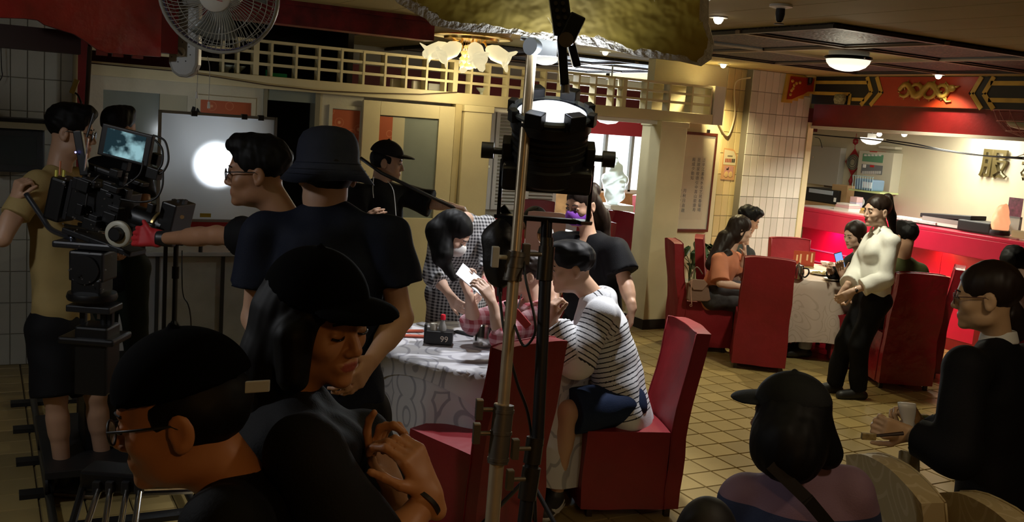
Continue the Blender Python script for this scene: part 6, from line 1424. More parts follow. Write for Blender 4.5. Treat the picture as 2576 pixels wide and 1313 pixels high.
c = PX(2185, 480, 9.1); sp = empty('speaker_box', (9.1, c[1], CT), 'black speaker box with a white round badge', 'speaker'); MB().box((9.0, c[1]-.26, CT), (9.2, c[1]+.12, CT+.22)).build('cabinet', BLACK, sp, bevel=.006); MB().lathe([(0, .004), (.045, .004), (.05, 0), (0, 0)], (8.999, PX(2168, 496, 9.0)[1], CT+.10), 20, (-1, 0, 0)).build('badge', WHITE, sp)
MB().box((8.95, c[1]-.30, CT+.221), (9.25, c[1]+.16, CT+.24)).build('serving_tray', mat('tray_green', (.36, .42, .18), .4), label='pale green tray on the speaker box', cat='tray')
bs_ = empty('paper_basket', (9.05, c[1]-.02, CT+.242), 'blue basket with packets on the green tray', 'basket'); MB().box((8.97, c[1]-.16, CT+.242), (9.17, c[1]+.10, CT+.37)).build('blue_packet', mat('packet_blue', (.12, .20, .30), .4), bs_, bevel=.02); MB().box((8.962, c[1]-.15, CT+.27), (8.972, c[1]-.02, CT+.34)).build('packet_label', mat('packet_label', (.45, .50, .55), .5), bs_)
wb = MB()
for k in range(9): y_ = c[1]-.18+k*.036; wb.tube([(8.95, y_, CT+.243), (8.94, y_, CT+.40)], .003, 4)
wb.tube([(8.94, c[1]-.19, CT+.40), (8.94, c[1]+.12, CT+.40)], .004, 5); wb.build('basket_wires', mat('basket_teal', (.25, .40, .42), .4), bs_)
c = PX(2120, 470, 9.15); MB().box((9.1, c[1]-.12, CT+.0), (9.3, c[1]+.12, CT+.26)).build('cardboard_box', tan, bevel=.003, label='open kraft cardboard box behind the printer', cat='box')
c = PX(2395, 555, 8.75); kb_ = MB(); kb_.obox((8.75, c[1], CT+.10), (.12, 0, 0), (0, .30, -.02), (.0, .0, .022)); kb_.build('laptop', mat('laptop_black', (.015, .015, .017), .4), bevel=.006, label='closed black laptop lying on papers on the counter', cat='laptop')
for k, (dy_, h_, m_, lb) in enumerate(((.0, .03, wh, 'white papers under the closed laptop'), (.10, .05, mat('mag_grey', (.25, .24, .22), .5), 'magazines under the closed laptop'))): MB().box((8.62, c[1]-.30+dy_, CT+(.0 if k == 0 else .031)), (8.9, c[1]+.26, CT+(.03 if k == 0 else .076))).build('paper_stack', m_, label=lb, cat='papers')
c = PX(2300, 545, 8.7); MB().box((8.6, c[1]-.35, CT), (8.85, c[1]+.3, CT+.025)).build('newspaper', mat('news', (.45, .43, .42), .6, var=.2, vscale=30), label='folded newspaper on the counter behind the olive shirt', cat='newspaper')
p = oncounter(2518, 560, 8.62); sl_ = empty('salt_lamp', p, 'glowing orange salt rock lamp on the counter', 'lamp'); Fs = Field(p-np.array([.12, .12, .02]), p+np.array([.12, .12, .36]), .008); Fs.cone(p+ZZ*.12, p+ZZ*.24, .082, .058, .03); Fs.cone(p+ZZ*.09, p+ZZ*.12, .074, .08, .03); Fs.noise(.010, 40, 8)
field_obj(Fs, 'salt_rock', mat('salt_rock', (.75, .38, .20), .5, emit=(1.0, .42, .20), estr=.9, bump=.4, bscale=30), sl_); MB().lathe([(0, 0), (.09, 0), (.095, .01), (.09, .045), (.07, .05), (0, .05)], p, 24).build('base', BLACK, sl_, smooth='auto')
MB().box((8.55, p[1]+.06, CT), (8.85, p[1]+.42, CT+.10)).build('black_case', BLACK, bevel=.01, label='low black case beside the salt lamp', cat='case')
c = oncounter(2548, 560, 8.85); br = empty('brochure_stand', c, 'clear stand with a dark red brochure behind the salt lamp', 'stand'); MB().obox(c+ZZ*.26, (.002, 0, 0), (0, .075, 0), (0, 0, .10)).build('brochure', mat('brochure', (.16, .03, .06), .4, var=.6, vscale=22), br); MB().obox(c+ZZ*.09, (.02, 0, 0), (0, .08, 0), (0, 0, .09)).build('holder', mat('clear_acrylic', (.55, .62, .62), .1, trans=.6), br)
c = oncounter(2572, 575, 8.6); MB().obox(c+ZZ*.035, (.05, 0, 0), (0, .07, 0), (0, 0, .035)).build('card_box', mat('card_box', (.50, .42, .22), .5), bevel=.004, label='small cream card box at the right end of the counter', cat='box')
c = PX(2060, 462, 9.5); MB().obox((9.705, c[1], 1.52), (.012, 0, 0), (0, .10, 0), (0, 0, .10)).build('photo_frame', mat('photo_dark', (.06, .04, .03), .4), bevel=.006, label='small dark picture frame behind the printer', cat='picture')
# pots on the fascia ledge and between the lattice bars
p = PX(2118, 250, FX-.04); MB().lathe([(0, 0), (.05, 0), (.065, .04), (.06, .09), (.05, .10), (0, .10)], (FX-.07, p[1], 2.407), 20).build('ledge_pot', mat('speckled_pot', (.30, .29, .16), .5, var=.6, vscale=60), smooth='auto', label='speckled pot standing on the fascia ledge', cat='pot')
gm = mat('green_plastic', (.02, .45, .16), .4); lt = [(700, 178, .13, .03, gm, 'green plastic tray on the lattice ledge', 'tray'), (672, 176, .03, .05, gm, 'small green cup on the lattice ledge', 'cup'), (1000, 200, .13, .07, wh, 'left white carton behind the lattice', 'carton'), (1050, 205, .10, .07, wh, 'middle white carton behind the lattice', 'carton'), (1092, 212, .13, .06, mat('grey_carton', (.32, .33, .32), .6), 'grey carton behind the lattice', 'carton')]
for px, py, w_, h_, m_, lb, ct_ in lt: p = PY(px, py, LY+.09); MB().box((p[0]-w_/2, LY+.055, 2.187), (p[0]+w_/2, LY+.098, 2.187+h_)).build(ct_ if ct_ != 'cup' else 'plastic_cup', m_, bevel=.004, label=lb, cat=ct_)
for px, lb in ((1215, 'white china bowl on the lattice ledge by the left pillar'), (570, 'left grey pot lid behind the lattice near the fan'), (600, 'right grey pot lid behind the lattice near the fan')):
    p = PY(px, 215 if px > 1000 else 150, LY+.07); MB().lathe([(0, 0), (.02, 0), (.022, .02), (.05, .045), (.06, .06), (.0, .055)], (p[0], LY+.075, 2.187), 20).build('small_bowl', mat('pale_green_china', (.42, .46, .40), .3), smooth='auto', label=lb, cat='bowl')

# ---------------------------------------------------------------- rear room furniture
rg = random.Random(21); rc = []
for (x, y, a) in ((4.65, 8.95, 0), (4.75, 9.65, 1.5), (5.75, 8.92, .1), (6.45, 9.55, 4.6), (6.75, 10.15, .6), (7.75, 10.1, 5.6), (8.35, 10.75, 4.6), (8.9, 11.6, 4.0), (6.75, 11.75, 2.4), (6.1, 10.5, 3.6), (5.0, 10.45, 2.4), (9.0, 11.9, 2.8)):
    rc.append((proj((x, y, .8))[0], x, y, a))
ORD = ('leftmost', 'second from the left', 'third from the left', 'fourth from the left', 'fifth from the left', 'sixth from the left', 'sixth from the right', 'fifth from the right', 'fourth from the right', 'third from the right', 'second from the right', 'rightmost')
for k, (q, x, y, a) in enumerate(sorted(rc)): chair(chR, (x, y), (math.sin(a), math.cos(a)), ORD[k]+' red covered chair in the bright room beyond the opening', 'red chairs of the rear room')
wt_ = mat('white_cloth', (.60, .58, .54), .6)
def plain_table(c, r, label): 
    t = empty('round_table', (c[0], c[1], 0), label, 'table'); MB().lathe([(0, .75), (r, .75), (r+.01, .73), (r+.03, .45), (r+.06, .12), (r+.02, .12)], (c[0], c[1], 0), 32).build('tablecloth', wt_, t, smooth='auto'); MB().tube([(c[0], c[1], 0), (c[0], c[1], .72)], .05, 10).build('pedestal', BLACKM, t)
plain_table((7.3, 10.8), .6, 'white clothed round table in the rear room near the window'); plain_table((5.6, 9.75), .5, 'white clothed round table in the rear room near the shutters')
Fp = Field(np.array([7.6, 11.4, .6]), np.array([8.5, 12.1, 2.0]), .02); q = PY(1548, 440, 11.75)
Fp.cone(q+ZZ*.22, q-ZZ*.10, .05, .17, .08); Fp.cone(q-ZZ*.10, q-ZZ*.30, .17, .12, .08); Fp.noise(.045, 14, 5); pw = empty('wrapped_bundle', q-ZZ*.42, 'translucent white plastic wrapped bundle by the window', 'bundle'); field_obj(Fp, 'plastic_sheet', mat('plastic_sheet', (.62, .68, .66), .3, trans=.25), pw)
c = PY(1548, 500, 11.75); MB().box((c[0]-.2, 11.55, 0), (c[0]+.2, 11.95, q[2]-.42)).build('storage_cabinet', mat('cabinet_pale', (.45, .42, .36), .5), bevel=.01, label='pale cabinet under the plastic wrapped bundle', cat='cabinet')
rcl = empty('pendant_lamp', PY(1530, 300, 10.0), 'white ribbed glass lamp in the rear room doorway', 'lamp'); p = PY(1530, 296, 9.5); MB().lathe([(.14, .0), (.13, -.03), (.09, -.06), (.002, -.075)], p, 24, caps=True).build('glass_bowl', emis('rear_glow', (.95, .97, 1.0), .8), rcl, smooth=True); MB().tube([p, np.array([p[0], p[1], 2.7])], .01, 6).build('drop_rod', WHITE, rcl)
# pink plastic chair behind the stands
pcx = PD(1372, 590, 6.5); pkc = empty('plastic_chair', (pcx[0], pcx[1], 0), 'pink plastic chair back with an oval hole behind the stands', 'chair'); PKM = mat('pink_plastic', (.42, .25, .22), .4)
fr = MB(); N = 24; R1 = []
for i in range(N+1):
    q = 2*math.pi*i/N; o_ = np.array([math.cos(q)*.055, 0, math.sin(q)*.07]); ou = np.array([max(-1, min(1, 1.35*math.cos(q)))*.13, 0, max(-1, min(1, 1.35*math.sin(q)))*.15])
    c0 = np.array([pcx[0], pcx[1], pcx[2]]); W_ = lambda v, f: c0+RH*v[0]+ZZ*v[2]+FH*f
    R1.append([W_(o_, 0), W_(ou, 0), W_(ou, .015), W_(o_, .015)])
fr.rings(R1, True, False); fr.build('backrest', PKM, pkc, smooth='auto'); s0_ = pcx+FH*(-.2); MB().obox((pcx[0]-FH[0]*.2, pcx[1]-FH[1]*.2, .44), RH*.19, FH*.19, ZZ*.015).build('seat', PKM, pkc, bevel=.008)
for sx in (-1, 1):
    for sy in (-1, 1):
        b0 = np.array([pcx[0], pcx[1], 0])-FH*.2+RH*sx*.17+FH*sy*.17; MB().tube([b0, b0+ZZ*.44], .016, 8).build('leg', PKM, pkc)
    b0 = np.array([pcx[0], pcx[1], 0])+RH*sx*.12; MB().tube([b0+ZZ*.44, b0+ZZ*(pcx[2]-.1)], .014, 8).build('back_post', PKM, pkc)
# table at the right edge
rt_ = PZ(2590, 1200, .75); t3 = empty('round_table', (rt_[0]+.35, rt_[1]-.1, 0), 'pink clothed table cut off by the right edge', 'table'); MB().lathe([(0, .75), (.5, .75), (.51, .73), (.53, .4), (.56, .15)], (rt_[0]+.38, rt_[1]-.1, 0), 36).build('tablecloth', mat('pink_cloth', (.42, .26, .25), .6, var=.15, vscale=30), t3, smooth='auto'); MB().tube([(rt_[0]+.38, rt_[1]-.1, 0), (rt_[0]+.38, rt_[1]-.1, .73)], .05, 10).build('pedestal', BLACKM, t3)
c = PZ(2572, 1165, .752); MB().box((c[0]-.02, c[1]-.05, .752), (c[0]+.14, c[1]+.05, .80)).build('napkin_box', mat('box_green', (.22, .28, .16), .5), bevel=.004, label='green napkin box at the right edge table', cat='box')
# ---------------------------------------------------------------- people
HAIR = mat('black_hair', (.0025, .0022, .0022), .6, spec=.2); HAIRB = mat('dark_brown_hair', (.014, .007, .004), .5, spec=.3)
def seat_legs(J, fwd, knee=.44, z=.09, gap=.09, kz=.50, out=.0):
    J = {k: np.array(v, float) for k, v in J.items()}; f = unit((fwd[0], fwd[1], 0)); r = np.array([f[1], -f[0], 0])
    for s, q in (('l', -1), ('r', 1)):
        hp = J['pelvis']+r*q*gap-ZZ*.02; kn = hp+f*knee+r*q*out; kn[2] = kz; an = kn+f*.03; an[2] = z; J['hip'+s], J['kn'+s], J['an'+s] = hp, kn, an
    return J
def cloth(name, col, rough=.75, bump=.12, bscale=180): return mat(name, col, rough, bump=bump, bscale=bscale, var=.10, vscale=8, spec=.15)
BT = cloth('black_cotton', (.005, .005, .006)); NAVY = cloth('navy_cotton', (.005, .0075, .018)); BTR = cloth('black_trousers', (.005, .005, .006)); TAN = cloth('tan_cotton', (.34, .25, .10))
SK = (.46, .27, .17); SKD = (.34, .17, .09); SKL = (.58, .38, .28)

# camera operator at the left
J = dict(head=PD(178, 330, 4.75), neck=PD(148, 428, 4.75), pelvis=PD(150, 800, 4.8), shl=PD(190, 455, 4.98), shr=PD(92, 462, 4.60), ell=PD(225, 560, 4.85), wrl=PD(262, 640, 4.6), elr=PD(6, 600, 4.45), wrr=PD(36, 505, 4.5))
J = stand_legs(J, .10); J['anr'] = PZ(160, 1208, .08); J['knr'] = PD(140, 1000, 4.72); J['anl'] = PZ(262, 1185, .08); J['knl'] = PD(240, 990, 4.85)
person('camera operator in a tan t-shirt and black shorts gripping the pan bar', J, (78, 6, 0), 1.05, SK, shirt=dict(mat=TAN, off=.02, sleeve=.62, drop=.10, amp=.010, flare=1.12), legs=dict(mat=cloth('black_shorts', (.008, .008, .009)), len=.96, name='shorts', off=.03),
       hairm=HAIR, hands=dict(r=dict(d=ZZ*.9+RH*.25, n=RH*.6+FH*.8, thumb=-1, curl=(1.3, 1.3, 1.3, 1.3), tcurl=1.2)), glasses=BLACK, seed=2, shoes=(.02, .018, .016), shoe_dir=RH, sole=(.18, .12, .06))
# assistant standing behind the monitor
J = dict(head=PD(300, 322, 5.7), neck=PD(300, 392, 5.7), pelvis=PD(302, 655, 5.75), shl=PD(245, 420, 5.7), shr=PD(355, 420, 5.7), ell=PD(232, 530, 5.6), wrl=PD(262, 600, 5.5), elr=PD(365, 530, 5.6), wrr=PD(330, 600, 5.5))
person('dark-haired assistant in black hidden behind the camera monitor', stand_legs(J), (25, 0, 0), 1.0, SKD, shirt=dict(mat=BT), legs=dict(mat=cloth('green_black', (.012, .018, .013))), hairm=HAIR, eyes=False, seed=3, h=.012, hf=.007)
# focus puller with glasses and red glove
J = dict(head=PD(650, 432, 3.7), neck=PD(712, 545, 3.72), pelvis=PD(740, 900, 3.75), shl=PD(672, 598, 3.56), shr=PD(745, 575, 3.9), ell=PD(545, 592, 3.76), wrl=PD(412, 600, 3.98), elr=PD(800, 740, 3.95), wrr=PD(770, 850, 3.8))
def glove(root, J, M, hs, up, rt, fw):
    F = Field(J['wrl']-.17, J['wrl']+.17, .005); hand(F, J['wrl'], d=-RH*.95+ZZ*.02+FH*.1, n=FH*.9-ZZ*.2, thumb=1, curl=(.7, .7, .75, .8), s=1.14, tcurl=.7, tdir=-RH*.5+ZZ*.9); field_obj(F, 'glove', mat('red_glove', (.42, .015, .02), .6), root)
    F = Field(J['wrl']-.1, J['wrl']+.1, .006); F.cone(J['wrl']-RH*.035, J['wrl']+RH*.05, .031, .034, .01, cut=[(J['wrl']+RH*.045, RH), (J['wrl']-RH*.03, -RH)]); field_obj(F, 'wrist_guard', BLACK, root)
person('focus puller in black with glasses reaching for the camera with a red glove', stand_legs(J), (-97, 4, 0), 1.1, SKD, shirt=dict(mat=BT, sleeve=.55, off=.02, wide=1.3), legs=dict(mat=BTR), hairm=HAIR, hands=dict(l=dict(d=-RH*.95+ZZ*.02+FH*.1, n=FH*.9-ZZ*.2, thumb=1, curl=(.7, .7, .75, .8), tcurl=.7, tdir=-RH*.5+ZZ*.9)), glasses=BLACK, extras=glove, seed=4)
# tall man in the bucket hat
J = dict(head=PD(822, 430, 3.12), neck=PD(815, 522, 3.12), pelvis=PD(835, 1010, 3.15), shl=PD(662, 592, 3.12), shr=PD(968, 598, 3.12), ell=PD(640, 800, 3.15), wrl=PD(700, 960, 3.0), elr=PD(1008, 800, 3.16), wrr=PD(935, 905, 3.02))
hatm = cloth('navy_hat', (.020, .024, .040))
def bh(root, J, M, hs, up, rt, fw): bucket_hat(J['head']+M[:, 2]*.005, M, 1.0, hatm, root)
person('tall man in a navy t-shirt and bucket hat with his back to us', stand_legs(J, .11), (-28, 4, 0), 1.08, SK, shirt=dict(mat=NAVY, sleeve=.60, off=.03, wide=1.25, drop=.12, amp=.009), legs=dict(mat=BTR), hairm=HAIR, hair='under', eyes=False, extras=bh, seed=5, build=1.1)
# boom operator
J = dict(head=PD(974, 406, 6.3), neck=PD(957, 458, 6.3), pelvis=PD(952, 690, 6.3), shl=PD(1022, 492, 6.42), shr=PD(900, 490, 6.15), ell=PD(1088, 512, 6.4), wrl=PD(1134, 518, 6.3), elr=PD(880, 590, 6.1), wrr=PD(915, 560, 6.0))
def boom(root, J, M, hs, up, rt, fw):
    w_ = MB().tube(smooth_path([PD(940, 445, 6.12), PD(938, 475, 6.1), PD(940, 498, 6.1)], 4), .003, 5); w_.build('earphone_wire', WHITE, root)
    MB().tube(smooth_path([PD(975, 455, 6.15), PD(990, 480, 6.1), PD(996, 540, 6.1), PD(998, 570, 6.1)], 4), .003, 5).build('earphone_wire', WHITE, root)
person('boom operator in a black cap and t-shirt stretching out one arm', stand_legs(J), (88, 6, 0), 1.0, SK, shirt=dict(mat=BT, sleeve=.95, off=.03, wide=1.35), legs=dict(mat=BTR), hairm=HAIR, hair='under', cap=(cloth('black_cap', (.012, .012, .013)), True), hands=dict(l=dict(d=RH-ZZ*.1, n=-ZZ, thumb=1, curl=(1.0, 1.0, 1.0, 1.0))), extras=boom, seed=6)
MB().tube([PD(908, 398, 6.2), PD(960, 435, 6.1), PD(1145, 524, 6.28)], .012, 8).build('boom_pole', BLACK, smooth=True, label='black boom pole across the boom operator\'s shoulder', cat='pole')
# woman in the checked dress bending over the table
chk = mat('checked_cotton', (.3, .3, .3), .75)
def checks(m, c0, c1, sc_, alt=None):
    n, l, b = nodes_of(m); tc = n['Texture Coordinate']; sx = n.new('ShaderNodeSeparateXYZ'); l.new(tc.outputs['Object'], sx.inputs[0]); outs = []
    for i in (0, 2):
        a = n.new('ShaderNodeMath'); a.operation = 'MULTIPLY'; a.inputs[1].default_value = sc_; l.new(sx.outputs[i], a.inputs[0]); f_ = n.new('ShaderNodeMath'); f_.operation = 'FRACT'; l.new(a.outputs[0], f_.inputs[0]); g = n.new('ShaderNodeMath'); g.operation = 'GREATER_THAN'; g.inputs[1].default_value = .5; l.new(f_.outputs[0], g.inputs[0]); outs.append(g)
    ad = n.new('ShaderNodeMath'); ad.operation = 'ADD'; l.new(outs[0].outputs[0], ad.inputs[0]); l.new(outs[1].outputs[0], ad.inputs[1]); dv = n.new('ShaderNodeMath'); dv.operation = 'MULTIPLY'; dv.inputs[1].default_value = .5; l.new(ad.outputs[0], dv.inputs[0])
    x = n.new('ShaderNodeMix'); x.data_type = 'RGBA'; x.inputs[6].default_value = (*c0, 1); x.inputs[7].default_value = (*c1, 1); l.new(dv.outputs[0], x.inputs[0]); l.new(x.outputs[2], b.inputs['Base Color'])
checks(chk, (.42, .42, .43), (.008, .008, .012), 52)
hd_ = PD(1140, 585, 5.62)
J = dict(head=hd_, neck=PD(1172, 552, 5.78), pelvis=PD(1150, 725, 6.08), shl=PD(1222, 570, 5.88), shr=PD(1108, 590, 5.80), ell=PD(1240, 660, 5.75), wrl=PD(1215, 720, 5.6), elr=PD(1092, 690, 5.80), wrr=PD(1130, 740, 5.68))
hx_ = [(hd_+RH*.0+ZZ*.03, PD(1098, 585, 5.60), .07, .06), (PD(1100, 580, 5.60), PD(1108, 650, 5.58), .07, .045), (PD(1108, 640, 5.58), PD(1140, 700, 5.58), .05, .02), (PD(1120, 560, 5.62), PD(1118, 640, 5.55), .065, .05)]
WM = mat('white_mask', (.68, .68, .66), .8)
def mask(m):
    def f(root, J, M, hs, up, rt, fw):
        c = J['head']; F = Field(c-.16, c+.16, .005); F.ell(c+M@np.array([0, .030, -.062])*hs, np.array([.066, .084, .058])*hs, M, .01); F.ell(c+M@np.array([0, .092, -.043])*hs, np.array([.034, .036, .042])*hs, M, .03)
        F.plane_cut(c+M@np.array([0, .0, -.016])*hs, M[:, 2]+M[:, 1]*-.05); F.plane_cut(c+M@np.array([0, .02, 0])*hs, -M[:, 1]); o = field_obj(F, 'face_mask', m, root)
        for s_ in (-1, 1): MB().tube([c+M@np.array([s_*.060, .03, -.035])*hs, c+M@np.array([s_*.076, -.01, -.010])*hs], .002, 5).build('ear_loop', m, o)
    return f
person('woman in a black and white checked dress and white mask bending over the table', stand_legs(J), (102, 38, 0), 1.0, SKL, shirt=dict(mat=chk, sleeve=1.5, off=.03, drop=.08, amp=.010, name='dress_top'), legs=dict(mat=chk, len=1.5, skirt=True, off=.03, name='dress_skirt'), hairm=HAIR, hair='long', hair_extra=hx_, look='down', female=True, extras=mask(WM), seed=7)
# woman with the purple mask
hd_ = PD(1462, 513, 5.65)
J = dict(head=hd_, neck=PD(1480, 592, 5.68), pelvis=PD(1492, 800, 5.75), shl=PD(1548, 632, 5.55), shr=PD(1408, 618, 5.80), ell=PD(1572, 705, 5.5), wrl=PD(1590, 775, 5.42), elr=PD(1392, 700, 5.75), wrr=PD(1395, 780, 5.6))
hx_ = [(hd_+RH*.07+FH*.05, PD(1512, 560, 5.78), .06, .055), (PD(1512, 540, 5.78), PD(1522, 615, 5.80), .05, .035), (PD(1450, 482, 5.72), PD(1490, 480, 5.74), .045, .05)]
person('woman in a black top with a purple face mask standing behind the table', stand_legs(J), (-138, 16, 0), 1.0, SK, shirt=dict(mat=BT, sleeve=.75, off=.035, wide=1.25, vneck=True, nw=.10, drop=.12), legs=dict(mat=BTR), hairm=HAIRB, hair='tied', hair_extra=hx_, female=True, extras=mask(mat('purple_mask', (.17, .03, .32), .75)), seed=8, build=1.12, hands=dict(l=dict(d=-ZZ, n=RH*-1, thumb=1)))
# seated woman in the pink plaid shirt
plaid = mat('pink_plaid', (.5, .3, .3), .75); checks(plaid, (.62, .36, .40), (.34, .05, .07), 22)
hd_ = PD(1322, 688, 5.28)
J = dict(head=hd_, neck=PD(1340, 760, 5.30), pelvis=PD(1368, 975, 5.42), shl=PD(1352, 800, 5.14), shr=PD(1290, 785, 5.44), ell=PD(1262, 850, 5.02), wrl=PD(1238, 762, 5.02), elr=PD(1192, 812, 5.35), wrr=PD(1180, 742, 5.24))
person('seated woman in a pink plaid shirt holding up a paper behind the chrome pole', seat_legs(J, -RH*.9+FH*.1, knee=.40), (-100, 8, 0), .98, SKL, shirt=dict(mat=plaid, sleeve=1.15, off=.025, wide=1.2), legs=dict(mat=cloth('blue_denim', (.03, .05, .10))), hairm=HAIRB, hair='short', female=True,
       hands=dict(r=dict(d=ZZ*.8-RH*.35, n=-FH*.4+RH*.8, thumb=1, curl=(.75, .75, .8, .8)), l=dict(d=ZZ*.8-RH*.5, n=FH*.5-RH*.6, thumb=-1, curl=(.6, .6, .6, .6))), seed=9)
pp_ = PD(1190, 705, 5.15); MB().obox(pp_, unit(RH*.75-ZZ*.55)*.095, unit(FH*.8+ZZ*.3+RH*.2)*.062, unit(np.cross(unit(RH*.75-ZZ*.55), unit(FH*.8+ZZ*.3+RH*.2)))*.002).build('paper_sheet', mat('sheet_white', (.62, .64, .70), .6), label='white folded script held over the near table', cat='paper')
rp_ = empty('red_pouch', PD(1310, 805, 4.95), 'small red pouch on a cord before the pink plaid shirt', 'pouch'); MB().obox(PD(1312, 802, 4.95), unit(RH*.6-ZZ*.6)*.055, unit(RH*.6+ZZ*.6)*.02, FH*.008).build('pouch_body', mat('pouch_red', (.34, .03, .03), .5), rp_, bevel=.006); MB().tube([PD(1300, 782, 4.95), PD(1312, 740, 5.0)], .003, 5).build('cord', cabm, rp_)
# seated man in the striped hoodie
strp = mat('striped_cotton', (.7, .7, .7), .75, bump=.1, bscale=160); n, l, b = nodes_of(strp)
at_ = n.new('ShaderNodeAttribute'); at_.attribute_name = 'along'; m1 = n.new('ShaderNodeMath'); m1.operation = 'MULTIPLY'; m1.inputs[1].default_value = 1/.0245; l.new(at_.outputs['Fac'], m1.inputs[0])
fr_ = n.new('ShaderNodeMath'); fr_.operation = 'FRACT'; l.new(m1.outputs[0], fr_.inputs[0]); gt = n.new('ShaderNodeMath'); gt.operation = 'LESS_THAN'; gt.inputs[1].default_value = .24; l.new(fr_.outputs[0], gt.inputs[0])
mx2 = n.new('ShaderNodeMix'); mx2.data_type = 'RGBA'; mx2.inputs[6].default_value = (.66, .68, .72, 1); mx2.inputs[7].default_value = (.010, .012, .020, 1); l.new(gt.outputs[0], mx2.inputs[0]); l.new(mx2.outputs[2], b.inputs['Base Color'])
J = dict(head=PD(1438, 672, 5.14), neck=PD(1492, 748, 5.16), pelvis=PD(1560, 995, 5.22), shl=PD(1512, 795, 4.98), shr=PD(1512, 785, 5.36), ell=PD(1450, 908, 4.93), wrl=PD(1392, 812, 4.98), elr=PD(1420, 890, 5.36), wrr=PD(1380, 820, 5.26))
def swoosh_x(root, J, M, hs, up, rt, fw):
    a = J['anl']; d = unit(-RH*.4-FH*.9); sd = unit(np.cross(d, ZZ)); sd = sd if sd@RH > 0 else -sd; z0 = a[2]-.075
    R_ = []
    for t in np.linspace(0, 1, 9):
        c = np.array([a[0], a[1], 0])+d*(.13-.15*t)+sd*(.040+.004*math.sin(3*t))+ZZ*(z0+.030+.012*(1-t)*(1-t)*2+.045*max(0, t-.25)**1.5-.012*math.sin(math.pi*t)); w_ = .011*math.sin(math.pi*min(1, .12+t*.86))**.7
        R_.append([c-ZZ*w_-sd*.006, c-ZZ*w_+sd*.004, c+ZZ*w_+sd*.002, c+ZZ*w_-sd*.008])
    MB().rings(R_, True, True).build('shoe_mark', mat('mark_white', (.65, .65, .62), .5), root)
J = seat_legs(J, -RH*.95-FH*.05); J['knl'] = PD(1428, 1035, 4.98); J['knr'] = PD(1408, 1030, 5.22); J['anl'] = PZ(1398, 1248, .09); J['anr'] = PZ(1388, 1205, .09)
person('seated man in a white hoodie with navy stripes and denim shorts', J, (-93, 10, 0), 1.1, SK, shirt=dict(mat=strp, name='striped_hoodie', sleeve=1.9, off=.045, hood=True, drop=.10, amp=.012, attr=True, flare=1.1, wide=1.1), legs=dict(mat=cloth('denim', (.012, .022, .055)), len=.93, name='denim_shorts', off=.03), hairm=HAIR,
       hands=dict(l=dict(d=ZZ*.95-RH*.1, n=FH*.3+RH*.8, thumb=-1, curl=(1.3, 1.3, 1.3, 1.3), tcurl=1.0, s=1.1), r=dict(d=ZZ*.95-RH*.1, n=-FH*.5+RH*.4, thumb=1, curl=(1.2, 1.2, 1.2, 1.2))), seed=10, shoes=(.03, .03, .032), shoe_dir=-RH*.4-FH*.9, build=1.05, sole=(.6, .6, .58), extras=swoosh_x)
# capped person behind the ballast bag
J = dict(head=PD(1345, 568, 6.9), neck=PD(1350, 622, 6.95), pelvis=PD(1352, 815, 7.0), shl=PD(1300, 650, 6.95), shr=PD(1400, 650, 6.95), ell=PD(1295, 720, 6.9), wrl=PD(1315, 765, 6.75), elr=PD(1408, 720, 6.9), wrr=PD(1385, 765, 6.75))
person('person in a black cap sitting behind the black ballast bag', seat_legs(J, -FH), (165, 25, 0), 1.0, SKD, shirt=dict(mat=BT), legs=dict(mat=BTR), hairm=HAIR, hair='under', cap=(mat('black_cap', (0, 0, 0)), True), seed=11, h=.013, hf=.007)

# ---------------------------------------------------------------- far table
hd_ = PD(1862, 578, 9.05)
J = dict(head=hd_, neck=PD(1838, 632, 9.08), pelvis=PD(1792, 738, 9.1), shl=PD(1850, 652, 9.25), shr=PD(1808, 655, 8.95), ell=PD(1868, 690, 9.22), wrl=PD(1872, 640, 9.12), elr=PD(1812, 712, 8.85), wrr=PD(1868, 722, 8.85))
hx_ = [(hd_-RH*.05, PD(1818, 620, 9.05), .08, .075), (PD(1825, 600, 9.05), PD(1790, 665, 9.0), .08, .06), (PD(1830, 640, 9.0), PD(1812, 655, 8.92), .05, .03)]
person('long-haired woman in a peach off-shoulder top leaning on the far table', seat_legs(J, RH*.95-FH*.1, knee=.42), (84, 8, 0), 1.05, SKL, shirt=dict(mat=cloth('peach_cotton', (.52, .20, .11)), sleeve=.95, off=.028, wide=1.3, nw=.11, drop=.06, bust=False, name='peach_top'), legs=dict(mat=mat('printed_skirt', (.03, .03, .035), .6, var=.95, vscale=10), len=1.1, skirt=True, off=.03, name='skirt'), hairm=HAIRB, hair='long', hair_extra=hx_, female=True, seed=12, shoes=(.3, .2, .15))
J = dict(head=PD(1882, 552, 9.6), neck=PD(1868, 612, 9.6), pelvis=PD(1832, 725, 9.65), shl=PD(1885, 640, 9.75), shr=PD(1850, 640, 9.45), ell=PD(1900, 690, 9.7), wrl=PD(1915, 680, 9.55), elr=PD(1880, 690, 9.4), wrr=PD(1908, 672, 9.4))
person('young man in a dark t-shirt sitting beyond the long-haired woman', seat_legs(J, RH*.9-FH*.2), (95, 22, 0), 1.08, SK, shirt=dict(mat=cloth('charcoal_cotton', (.02, .024, .022)), sleeve=.7), legs=dict(mat=BTR), hairm=HAIR, seed=13, h=.013, hf=.008, hair_amp=.01)
J = dict(head=PD(2150, 590, 8.9), neck=PD(2165, 640, 8.95), pelvis=PD(2172, 745, 9.0), shl=PD(2180, 662, 8.8), shr=PD(2140, 660, 9.1), ell=PD(2150, 712, 8.7), wrl=PD(2118, 690, 8.65), elr=PD(2105, 700, 9.0), wrr=PD(2090, 680, 8.85))
